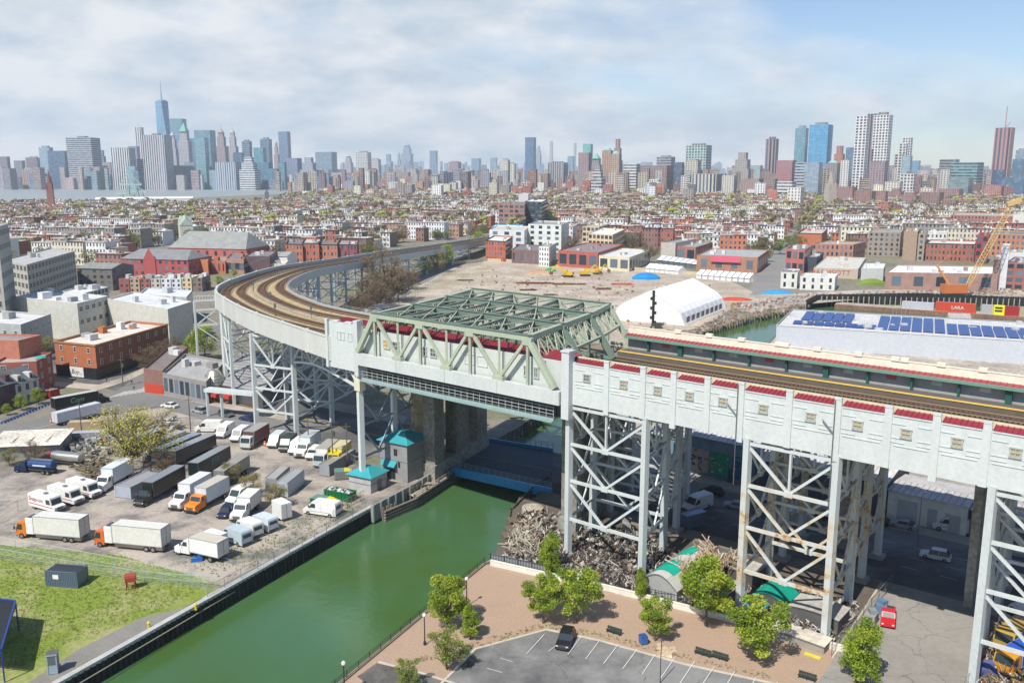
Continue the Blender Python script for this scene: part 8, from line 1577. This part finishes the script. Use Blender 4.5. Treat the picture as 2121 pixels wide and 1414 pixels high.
S = [ # Manhattan
(1, 0, 55, 525, 3400, 'fac', (.25, .2, .24), 'dull mauve tower at the far left edge of the skyline', 0), (1, 90, 150, 550, 3400, 'fac', (.24, .22, .28), 'second short mauve tower from the left of the skyline', 0), (1, 165, 250, 525, 3500, 'fac', (.24, .2, .25), 'mauve block tower with stepped top left of the pale glass tower', 'crown'), (1, 138, 226, 605, 3150, 'fac', (.42, .27, .26), 'low pinkish waterfront block left of the pale glass tower', 0),
(1, 246, 322, 458, 3400, 'curtain', (.28, .42, .52), 'pale blue glass tower beside the dark blue slab', 'crown'), (1, 305, 430, 490, 3200, 'curtain', (.05, .12, .24), 'dark blue slab tower left of the big grey block', 0), (1, 425, 608, 408, 3100, 'hstrip', (.34, .36, .42), 'big broad grey slab tower with flat cap', 'slab2'), (1, 603, 660, 485, 3500, 'curtain', (.15, .22, .33), 'blue stepped tower right of the big grey slab', 'step'), (1, 612, 666, 582, 3150, 'fac', (.38, .33, .36), 'low pinkish grey tower at the waterfront', 0), (1, 640, 702, 560, 3300, 'fac', (.42, .3, .32), 'low pink tower behind the waterfront one', 0),
(1, 697, 832, 470, 3100, 'vstrip', (.62, .62, .62), 'white vertically striped tower with toothed top', 0), (1, 800, 866, 460, 3500, 'fac', (.3, .32, .42), 'blue grey tower behind the white striped one', 0), (1, 842, 890, 343, 3700, 'vstrip', (.66, .66, .70), 'slim tall white tower left of the supertall spire tower', 0), (1, 893, 1060, 392, 3000, 'vstrip', (.50, .47, .50), 'broad striped tower with white verticals in front of the supertall', 'slab2'),
(1, 1058, 1155, 290, 3900, 'curtain', (.12, .32, .45), 'blue glass tower right of the supertall', 0), (1, 1042, 1102, 370, 3400, 'fac', (.42, .42, .48), 'pale pointed old tower in front of the blue glass one', 'spire'), (1, 1105, 1182, 312, 3400, 'fac', (.42, .4, .45), 'pale tower with green pyramid roof', 'green'), (1, 1170, 1220, 412, 3600, 'curtain', (.08, .2, .32), 'dark blue block right of the green pyramid tower', 0), (1, 1215, 1335, 362, 3200, 'curtain', (.12, .30, .38), 'teal slab tower with curved lower front', 0), (1, 1213, 1292, 408, 3050, 'curtain', (.14, .34, .40), 'lower teal glass lobe in front of the teal slab', 0),
(1, 1340, 1412, 350, 3500, 'fac', (.36, .28, .30), 'brown stepped tower with needle spire', 'spire'), (1, 1418, 1476, 352, 3600, 'fac', (.42, .40, .45), 'pale stepped tower with needle spire', 'spire'), (1, 1348, 1502, 560, 3000, 'vstrip', (.40, .48, .58), 'low blue tower with white vertical stripes', 0), (1, 1455, 1520, 500, 3300, 'curtain', (.06, .15, .28), 'small dark blue tower behind the low striped one', 0), (1, 1508, 1566, 420, 3600, 'hstrip', (.18, .28, .4), 'blue banded tower right of the spires', 'crown'), (1, 1490, 1612, 528, 2980, 'hstrip', (.55, .57, .60), 'pale building with sloping stepped sides', 'flare' and 'step'),
(1, 1622, 1690, 405, 3500, 'curtain', (.07, .18, .3), 'dark blue tower with stepped crown', 'crown'), (1, 1582, 1655, 470, 3100, 'curtain', (.06, .30, .38), 'deep teal glass tower in front of the dark blue one', 0), (1, 1703, 1736, 425, 3600, 'fac', (.42, .3, .33), 'slim pinkish tower with pointed top', 'spire'), (1, 1736, 1806, 370, 3700, 'curtain', (.14, .25, .40), 'tall rounded blue tower at the right of the cluster', 0), (1, 1740, 1782, 560, 3000, 'curtain', (.08, .24, .34), 'small teal tower at the waterfront right of the cluster', 0), (1, 1775, 1876, 535, 3100, 'fac', (.2, .26, .4), 'violet blue block at the waterfront', 0), (1, 1868, 1980, 530, 3050, 'fac', (.32, .36, .46), 'pink topped grey block at the waterfront', 'step'), (1, 1968, 2095, 497, 3500, 'curtain', (.22, .32, .42), 'broad blue grey tower with open arched top', 0), (1, 1978, 2072, 650, 2950, 'curtain', (.14, .22, .32), 'low dark glazed block near the end of the waterfront', 0), (1, 2068, 2150, 625, 3000, 'fac', (.4, .42, .46), 'low grey block at the end of the waterfront', 0), (1, 1672, 1735, 600, 3020, 'curtain', (.08, .26, .38), 'low teal block between two waterfront towers', 0), (1, 1150, 1230, 560, 3100, 'curtain', (.25, .34, .42), 'mid blue grey block under the green pyramid tower', 0), (1, 1060, 1150, 580, 3080, 'fac', (.34, .34, .4), 'grey brown block under the pointed old tower', 0), (1, 855, 905, 540, 3150, 'hstrip', (.3, .38, .46), 'banded block between the white striped and broad striped towers', 0),
(1, 60, 100, 620, 3100, 'curtain', (.2, .3, .38), 'low glass block in the gap at the left waterfront', 0), (1, 1100, 1160, 640, 2980, 'fac', (.4, .38, .38), 'small pale waterfront block left of the low striped tower', 0), (1, 1620, 1690, 560, 3050, 'curtain', (.06, .22, .32), 'lower teal block beside the deep teal tower', 0),
# middle
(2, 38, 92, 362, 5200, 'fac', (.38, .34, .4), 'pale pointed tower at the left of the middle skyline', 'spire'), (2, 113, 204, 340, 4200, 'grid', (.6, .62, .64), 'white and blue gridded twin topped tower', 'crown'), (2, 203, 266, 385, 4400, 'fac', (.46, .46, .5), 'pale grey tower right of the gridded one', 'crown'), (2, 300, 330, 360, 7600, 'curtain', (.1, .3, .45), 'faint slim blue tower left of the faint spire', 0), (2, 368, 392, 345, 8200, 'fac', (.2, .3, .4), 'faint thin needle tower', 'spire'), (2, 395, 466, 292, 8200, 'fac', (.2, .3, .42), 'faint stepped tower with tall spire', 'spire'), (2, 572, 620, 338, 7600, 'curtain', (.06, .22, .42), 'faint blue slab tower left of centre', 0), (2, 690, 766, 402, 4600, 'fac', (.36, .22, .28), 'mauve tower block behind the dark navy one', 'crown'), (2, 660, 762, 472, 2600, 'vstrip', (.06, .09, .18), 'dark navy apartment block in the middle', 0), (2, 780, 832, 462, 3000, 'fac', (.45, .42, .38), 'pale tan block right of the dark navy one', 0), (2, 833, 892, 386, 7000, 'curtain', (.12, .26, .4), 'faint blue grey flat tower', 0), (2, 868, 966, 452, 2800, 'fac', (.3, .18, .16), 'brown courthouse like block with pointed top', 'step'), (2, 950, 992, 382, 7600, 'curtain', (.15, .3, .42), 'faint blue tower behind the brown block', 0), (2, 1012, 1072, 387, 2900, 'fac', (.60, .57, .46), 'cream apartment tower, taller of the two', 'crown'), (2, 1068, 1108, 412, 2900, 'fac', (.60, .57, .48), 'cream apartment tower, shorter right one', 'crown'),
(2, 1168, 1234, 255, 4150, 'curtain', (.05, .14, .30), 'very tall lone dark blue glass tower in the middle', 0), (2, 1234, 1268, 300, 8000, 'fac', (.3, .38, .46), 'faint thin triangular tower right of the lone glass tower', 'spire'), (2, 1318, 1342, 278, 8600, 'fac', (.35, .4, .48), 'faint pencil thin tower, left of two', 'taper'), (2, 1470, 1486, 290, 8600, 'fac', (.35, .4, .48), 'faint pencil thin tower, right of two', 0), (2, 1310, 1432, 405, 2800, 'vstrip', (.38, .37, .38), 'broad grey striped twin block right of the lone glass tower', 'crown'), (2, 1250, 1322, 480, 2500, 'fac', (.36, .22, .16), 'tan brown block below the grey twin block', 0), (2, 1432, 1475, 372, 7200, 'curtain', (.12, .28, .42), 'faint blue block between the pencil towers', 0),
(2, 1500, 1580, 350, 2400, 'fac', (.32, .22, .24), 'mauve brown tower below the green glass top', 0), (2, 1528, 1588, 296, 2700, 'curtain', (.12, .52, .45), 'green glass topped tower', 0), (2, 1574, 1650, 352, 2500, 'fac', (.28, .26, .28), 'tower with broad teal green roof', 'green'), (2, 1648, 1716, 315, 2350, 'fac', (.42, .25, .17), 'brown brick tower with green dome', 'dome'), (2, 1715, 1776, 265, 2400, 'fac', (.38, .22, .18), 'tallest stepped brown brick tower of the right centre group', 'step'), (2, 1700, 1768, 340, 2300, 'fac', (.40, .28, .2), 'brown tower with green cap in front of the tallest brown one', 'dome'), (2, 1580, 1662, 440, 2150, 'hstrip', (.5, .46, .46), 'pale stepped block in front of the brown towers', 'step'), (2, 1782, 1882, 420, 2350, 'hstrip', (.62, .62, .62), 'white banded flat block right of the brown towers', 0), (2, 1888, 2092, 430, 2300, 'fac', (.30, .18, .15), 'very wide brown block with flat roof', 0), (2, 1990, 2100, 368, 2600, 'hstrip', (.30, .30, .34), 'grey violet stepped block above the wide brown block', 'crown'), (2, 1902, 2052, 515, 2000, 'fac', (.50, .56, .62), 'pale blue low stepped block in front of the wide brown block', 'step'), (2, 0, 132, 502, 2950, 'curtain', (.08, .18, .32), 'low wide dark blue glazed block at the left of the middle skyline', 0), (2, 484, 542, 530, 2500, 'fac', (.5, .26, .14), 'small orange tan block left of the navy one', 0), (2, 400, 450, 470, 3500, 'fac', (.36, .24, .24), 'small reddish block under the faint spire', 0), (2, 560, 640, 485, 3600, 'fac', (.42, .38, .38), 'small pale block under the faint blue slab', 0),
# right
(3, -10, 50, 460, 2200, 'curtain', (.06, .1, .16), 'dark glass block left of the green glass towers', 0), (3, 60, 152, 442, 2200, 'fac', (.52, .46, .36), 'cream block in front of the green glass tower', 'crown'), (3, 66, 216, 346, 2500, 'grid', (.35, .52, .48), 'green and white gridded glass tower with flat top', 'crown'), (3, 100, 284, 530, 2050, 'vstrip', (.5, .46, .40), 'wide cream block with vertical stripes', 0), (3, 284, 372, 540, 2000, 'arch', (.52, .5, .44), 'classical courthouse block with arches', 0), (3, 350, 470, 400, 2300, 'fac', (.38, .34, .34), 'grey brown tower with pale stepped crown', 'step'), (3, 400, 530, 560, 1980, 'fac', (.36, .24, .2), 'brown block below the pale crowned tower', 0), (3, 458, 528, 478, 2350, 'curtain', (.35, .5, .48), 'small white and green glass block', 0), (3, 552, 626, 305, 2400, 'vstrip', (.34, .24, .25), 'slim tall brown tower with striped face', 'crown'), (3, 618, 732, 448, 2200, 'fac', (.42, .18, .18), 'pinkish brick broad block', 0), (3, 530, 620, 560, 2000, 'fac', (.32, .22, .2), 'low brown block under the slim brown tower', 0), (3, 620, 730, 577, 1950, 'hstrip', (.6, .6, .6), 'low white banded block under the pinkish one', 0),
(3, 733, 808, 237, 2500, 'curtain', (.14, .36, .45), 'teal glass tower left of the bright blue one', 'crown'), (3, 730, 802, 460, 2150, 'hstrip', (.38, .42, .5), 'blue grey banded block under the teal tower', 0), (3, 822, 955, 217, 2400, 'curtain', (.03, .36, .68), 'bright blue and white glass tower', 'crown'), (3, 790, 892, 460, 2050, 'curtain', (.3, .4, .48), 'pale blue glass block in front of the bright blue tower', 0), (3, 960, 1042, 360, 2350, 'fac', (.48, .19, .12), 'orange brown brick tower with stepped top', 'step'), (3, 1040, 1096, 370, 2600, 'curtain', (.12, .22, .34), 'dark blue glass tower behind the orange brown one', 0), (3, 918, 1000, 448, 2150, 'fac', (.3, .26, .26), 'rounded grey brown tower', 'dome'), (3, 1010, 1066, 440, 2100, 'fac', (.62, .62, .6), 'small white apartment tower left of the twin white grid towers', 'crown'),
(3, 1103, 1180, 178, 2300, 'grid', (.68, .68, .68), 'white gridded supertall, left one of the pair', 0), (3, 1172, 1232, 165, 2450, 'vstrip', (.28, .22, .26), 'mauve striped tower wedged between the white gridded pair', 0), (3, 1215, 1320, 155, 2350, 'grid', (.70, .70, .70), 'white gridded supertall, right and taller one of the pair', 'crown'), (3, 1192, 1292, 452, 2050, 'fac', (.34, .22, .24), 'mauve brown block at the foot of the white gridded pair', 0), (3, 1338, 1388, 410, 2400, 'grid', (.62, .60, .56), 'low stepped white tower right of the gridded pair', 0), (3, 1365, 1412, 345, 2450, 'grid', (.62, .62, .6), 'middle step of the stepped white towers', 0), (3, 1386, 1442, 310, 2500, 'grid', (.66, .66, .66), 'tallest of the stepped white towers', 0), (3, 1385, 1440, 420, 2300, 'curtain', (.3, .44, .52), 'pale blue glass block under the stepped white towers', 0), (3, 1440, 1490, 450, 3800, 'curtain', (.1, .3, .5), 'faint blue tower right of the stepped white ones', 0), (3, 1375, 1466, 530, 2050, 'grid', (.64, .64, .64), 'low white gridded block', 0), (3, 1280, 1380, 578, 1950, 'fac', (.6, .56, .48), 'low wide cream block', 0), (3, 1465, 1502, 540, 2000, 'fac', (.25, .13, .12), 'small dark brick block right of the low white grid', 0),
(3, 1615, 1722, 442, 2300, 'hstrip', (.25, .26, .28), 'dark grey banded block behind the teal banded one', 0), (3, 1690, 1866, 460, 2100, 'hstrip', (.16, .34, .36), 'wide teal and white banded glass block', 0), (3, 1670, 1806, 552, 1950, 'curtain', (.2, .28, .28), 'low glassy block in front of the teal banded one', 0), (3, 1600, 1672, 525, 2100, 'fac', (.5, .46, .4), 'beige block left of the low glassy one', 0), (3, 1868, 1932, 505, 2600, 'fac', (.28, .24, .34), 'violet brown block left of the red striped tower', 0), (3, 1955, 2060, 250, 2100, 'vstrip', (.46, .2, .19), 'tall red and white striped tower with rooftop mast', 0), (3, 1943, 2002, 505, 1950, 'curtain', (.05, .09, .2), 'dark blue block at the foot of the red striped tower', 0), (3, 2058, 2125, 440, 2200, 'curtain', (.1, .2, .32), 'dark blue tower at the right edge', 0), (3, 2078, 2140, 375, 2500, 'curtain', (.25, .33, .38), 'grey glass tower cut by the right edge', 'crown'), (3, 2000, 2140, 552, 1850, 'curtain', (.08, .16, .28), 'low wide blue block at the right edge', 0),
(3, 685, 780, 612, 1500, 'arch', (.64, .63, .56), 'white apartment block with dark openings beyond the gardens', 0)]
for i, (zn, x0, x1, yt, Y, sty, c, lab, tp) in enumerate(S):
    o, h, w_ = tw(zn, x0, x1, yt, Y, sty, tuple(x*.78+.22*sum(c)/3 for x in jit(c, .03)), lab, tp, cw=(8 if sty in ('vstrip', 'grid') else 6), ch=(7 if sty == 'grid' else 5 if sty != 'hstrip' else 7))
    if 'rooftop mast' in lab: q = MB((.4, .15, .12), 'steel'); q.bar((0, 0, h), (0, 0, h+48), 1.2); q.bar((0, 0, h), (w_*.3, 0, h+12), 1); q.build('mast', o)
    if 'needle' in lab or 'tall spire' in lab: q = MB((.4, .42, .46), 'steel'); q.tube((0, 0, h*.97), (0, 0, h*1.1), w_*.04, .3, 6); q.build('spire', o)
# the supertall with the spire
Y = 3750; pb = zat(333, 210, Y); hr = pb.z; ht = zat(333, 166, Y).z; w0 = 27/F_PX*Y/cP*.9; t = thing('supertall_tower', 'tallest tapering blue glass tower with mast in the island skyline', 'skyscraper', (pb.x+3, Y, 0), .3); b = MB((.22, .44, .62), 'curtain'); s0_, s1_ = w0/2, w0/2
lo = [(-s0_, -s0_), (s0_, -s0_), (s0_, s0_), (-s0_, s0_)]; hi = [(0, -s1_*.98), (s1_*.98, 0), (0, s1_*.98), (-s1_*.98, 0)]
for i in range(4):
    j = (i+1) % 4; b.face([(*lo[i], 0), (*lo[j], 0), (*lo[j], hr*.12), (*lo[i], hr*.12)], None, 'curtain', [(0, 0), (8, 0), (8, 6), (0, 6)]); b.face([(*lo[i], hr*.12), (*lo[j], hr*.12), (*hi[i], hr)], (.28, .5, .68), 'curtain', [(0, 6), (8, 6), (4, 50)]); b.face([(*lo[j], hr*.12), (*hi[j], hr), (*hi[i], hr)], (.16, .34, .52), 'curtain', [(0, 6), (8, 50), (0, 50)])
b.face([(*p, hr) for p in hi], (.2, .25, .3), 'matte'); b.build('body', t); q = MB((.3, .38, .46), 'steel'); q.tube((0, 0, hr), (0, 0, hr+(ht-hr)*.5), 4, 2.2, 8); q.tube((0, 0, hr), (0, 0, hr+5), s1_*.7, s1_*.7, 12); q.tube((0, 0, hr+(ht-hr)*.5), (0, 0, ht), 2.2, .6, 8); q.build('mast', t)
# brick housing blocks, low blocks
for i, (x0, x1, yt, Y, c, lab) in enumerate(((975, 1100, 610, 1650, (.32, .19, .17), 'leftmost brick housing slab beside the stone spire'), (1095, 1215, 634, 1450, (.30, .17, .15), 'brick housing slab second from the left'), (1210, 1292, 634, 1480, (.33, .2, .18), 'brick housing slab third from the left'), (1290, 1400, 620, 1700, (.31, .18, .16), 'brick housing slab behind the pyramid roofed school'), (1365, 1500, 642, 1430, (.31, .19, .17), 'wide brick housing slab right of the school'), (1495, 1628, 640, 1440, (.29, .17, .15), 'brick housing slab fourth wide one'), (1610, 1746, 620, 1700, (.33, .2, .18), 'brick housing slab behind the last wide one'), (1625, 1718, 690, 1300, (.28, .17, .15), 'lower brick housing slab, left of the front pair'), (1718, 1810, 692, 1300, (.30, .18, .15), 'lower brick housing slab, right of the front pair'), (1890, 2000, 598, 1750, (.42, .22, .2), 'pinkish brick slab at the right'), (1200, 1342, 700, 1200, (.38, .17, .12), 'red brick school with pyramid roof'))):
    tw(3, x0, x1, yt, Y, 'fac', c, lab, 'step' if 'school' in lab else 0, 4, 3.2, 'brick housing slabs', 'housing_block', 'housing block')
# stone spires
def spire(label, px, ybase, ytop, wpx, c=(.30, .24, .2), cat_='church tower'):
    p = G(px, ybase); h = zat(px, ytop, p.y).z; w_ = wpx/F_PX*p.y; t = thing('church_spire', label, cat_, p, .3); b = MB(c, 'arch'); b.box(0, 0, 0, w_, w_, h*.55); b.box(0, 0, h*.55, w_*.8, w_*.8, h*.12); b.build('tower', t); q = MB(tuple(x*.8 for x in c), 'matte'); q.lathe(0, 0, [(w_*.42, h*.67), (w_*.2, h*.85), (0, h)], 8)
    for x in (-1, 1):
        for y in (-1, 1): q.lathe(x*w_*.42, y*w_*.42, [(w_*.1, h*.5), (w_*.1, h*.62), (0, h*.74)], 6)
    q.build('spire', t)
spire('tall pale stone church spire beside the brick housing slabs', 1717, 438, 352, 17, (.42, .37, .32)); spire('dark thin spire with red brick tower and blue grey roof by the river', 108, 442, 350, 12, (.28, .12, .10)); spire('dark thin spire in the centre right behind the row houses', 1187, 405, 357, 7, (.12, .09, .09)); spire('red brick church tower in the centre behind the white row', 968, 418, 386, 14, (.34, .12, .09)); spire('small dark steeple near the river behind the houses', 553, 412, 392, 8, (.12, .13, .15))
gable('dark slate church roof beside the riverside spire', (114, 437), (150, 437), 415, 60, (.34, .14, .12), (.06, .08, .14), .5, 'matte', 'church', 'church')
for i, (x, yt, lab) in enumerate(((262, 392, 'left'), (276, 358, 'middle'), (286, 385, 'right'))):
    p = G(x, 412); t = thing('port_crane', 'pale green port crane by the river, %s one' % lab, 'crane', p, 0, 'port cranes'); h = zat(x, yt, p.y).z; b = MB((.35, .45, .42), 'steel'); [b.bar((a, c_, 0), (a*.7, c_*.7, h*.55), 2.0) for a in (-12, 12) for c_ in (-8, 8)]; b.bar((-26, 0, h*.55), (22, 0, h*.55), 3); b.bar((0, 0, h*.55), (-8, 0, h), 2.2); b.bar((-8, 0, h), (-26, 0, h*.55), 1.2); b.bar((-8, 0, h), (22, 0, h*.55), 1.2); b.build('frame', t)
gable('long white port shed roof on the river bank', (196, 418), (400, 416), 407, 60, (.62, .62, .58), (.72, .71, .66), .6, 'matte', 'warehouse', 'warehouse')
# waterfront fill and low far blocks: too many to count, a few pixels each
fm = MB((.3, .32, .36), 'fac'); r5 = random.Random(77)
def fillb(x, ytop, Y, wpx, c, sty='fac'):
    pt = zat(x, ytop, Y); w_ = wpx/F_PX*Y; h = max(6, pt.z); a = r5.uniform(-.5, .1); ca, sa = math.cos(a), math.sin(a); P = [(-w_/2, 0), (w_/2, 0), (w_/2, w_*.7), (-w_/2, w_*.7)]; W = [(pt.x+u*ca-v*sa, Y+u*sa+v*ca) for u, v in P]
    for i in range(4): p, q = W[i], W[(i+1) % 4]; fm.face([(*p, 0), (*q, 0), (*q, h), (*p, h)], c, sty, [(0, 0), (max(2, round(w_/6)), 0), (max(2, round(w_/6)), max(2, round(h/5))), (0, max(2, round(h/5)))])
    fm.face([(*p, h) for p in W], tuple(.4*k+.15 for k in c), 'matte')
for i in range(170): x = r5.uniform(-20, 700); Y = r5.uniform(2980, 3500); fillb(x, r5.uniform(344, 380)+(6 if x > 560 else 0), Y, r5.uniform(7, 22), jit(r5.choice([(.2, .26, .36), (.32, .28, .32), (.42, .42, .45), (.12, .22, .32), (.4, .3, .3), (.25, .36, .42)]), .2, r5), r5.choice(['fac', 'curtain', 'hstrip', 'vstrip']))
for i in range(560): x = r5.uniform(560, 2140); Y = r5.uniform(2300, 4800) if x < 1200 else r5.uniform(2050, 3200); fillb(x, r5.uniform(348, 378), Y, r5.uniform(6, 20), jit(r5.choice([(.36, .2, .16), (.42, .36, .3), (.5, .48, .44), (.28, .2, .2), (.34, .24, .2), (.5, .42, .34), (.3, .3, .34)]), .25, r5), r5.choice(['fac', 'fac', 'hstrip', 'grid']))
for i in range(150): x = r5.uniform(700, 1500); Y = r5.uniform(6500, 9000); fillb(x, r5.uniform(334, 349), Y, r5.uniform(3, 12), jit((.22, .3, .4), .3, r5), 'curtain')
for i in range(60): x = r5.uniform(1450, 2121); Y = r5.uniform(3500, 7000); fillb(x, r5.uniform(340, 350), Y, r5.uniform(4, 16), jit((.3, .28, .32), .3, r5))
stuff(fm.build('distant_blocks'), 'mass of small distant city blocks filling the skyline foot', 'buildings')
# ================================================================ AIR
m = bpy.data.materials.new('haze'); m.use_nodes = True; nt = m.node_tree; nt.nodes.clear(); o_ = N(nt, 'ShaderNodeOutputMaterial'); pv = N(nt, 'ShaderNodeVolumePrincipled'); pv.inputs['Color'].default_value = (.80, .90, 1.0, 1); pv.inputs['Density'].default_value = 7.5e-5; pv.inputs['Anisotropy'].default_value = 0.1; lk(nt, pv, 0, o_, 'Volume'); MATS['haze'] = m
hb = MB((1, 1, 1), 'haze'); zt = max(560, ht+15); hb.box(0, 4700, -4, 13000, 9700, zt+4); h_ = hb.build('haze'); h_['kind'] = 'stuff'; h_['label'] = 'pale blue air haze over the whole city'; h_['category'] = 'haze'
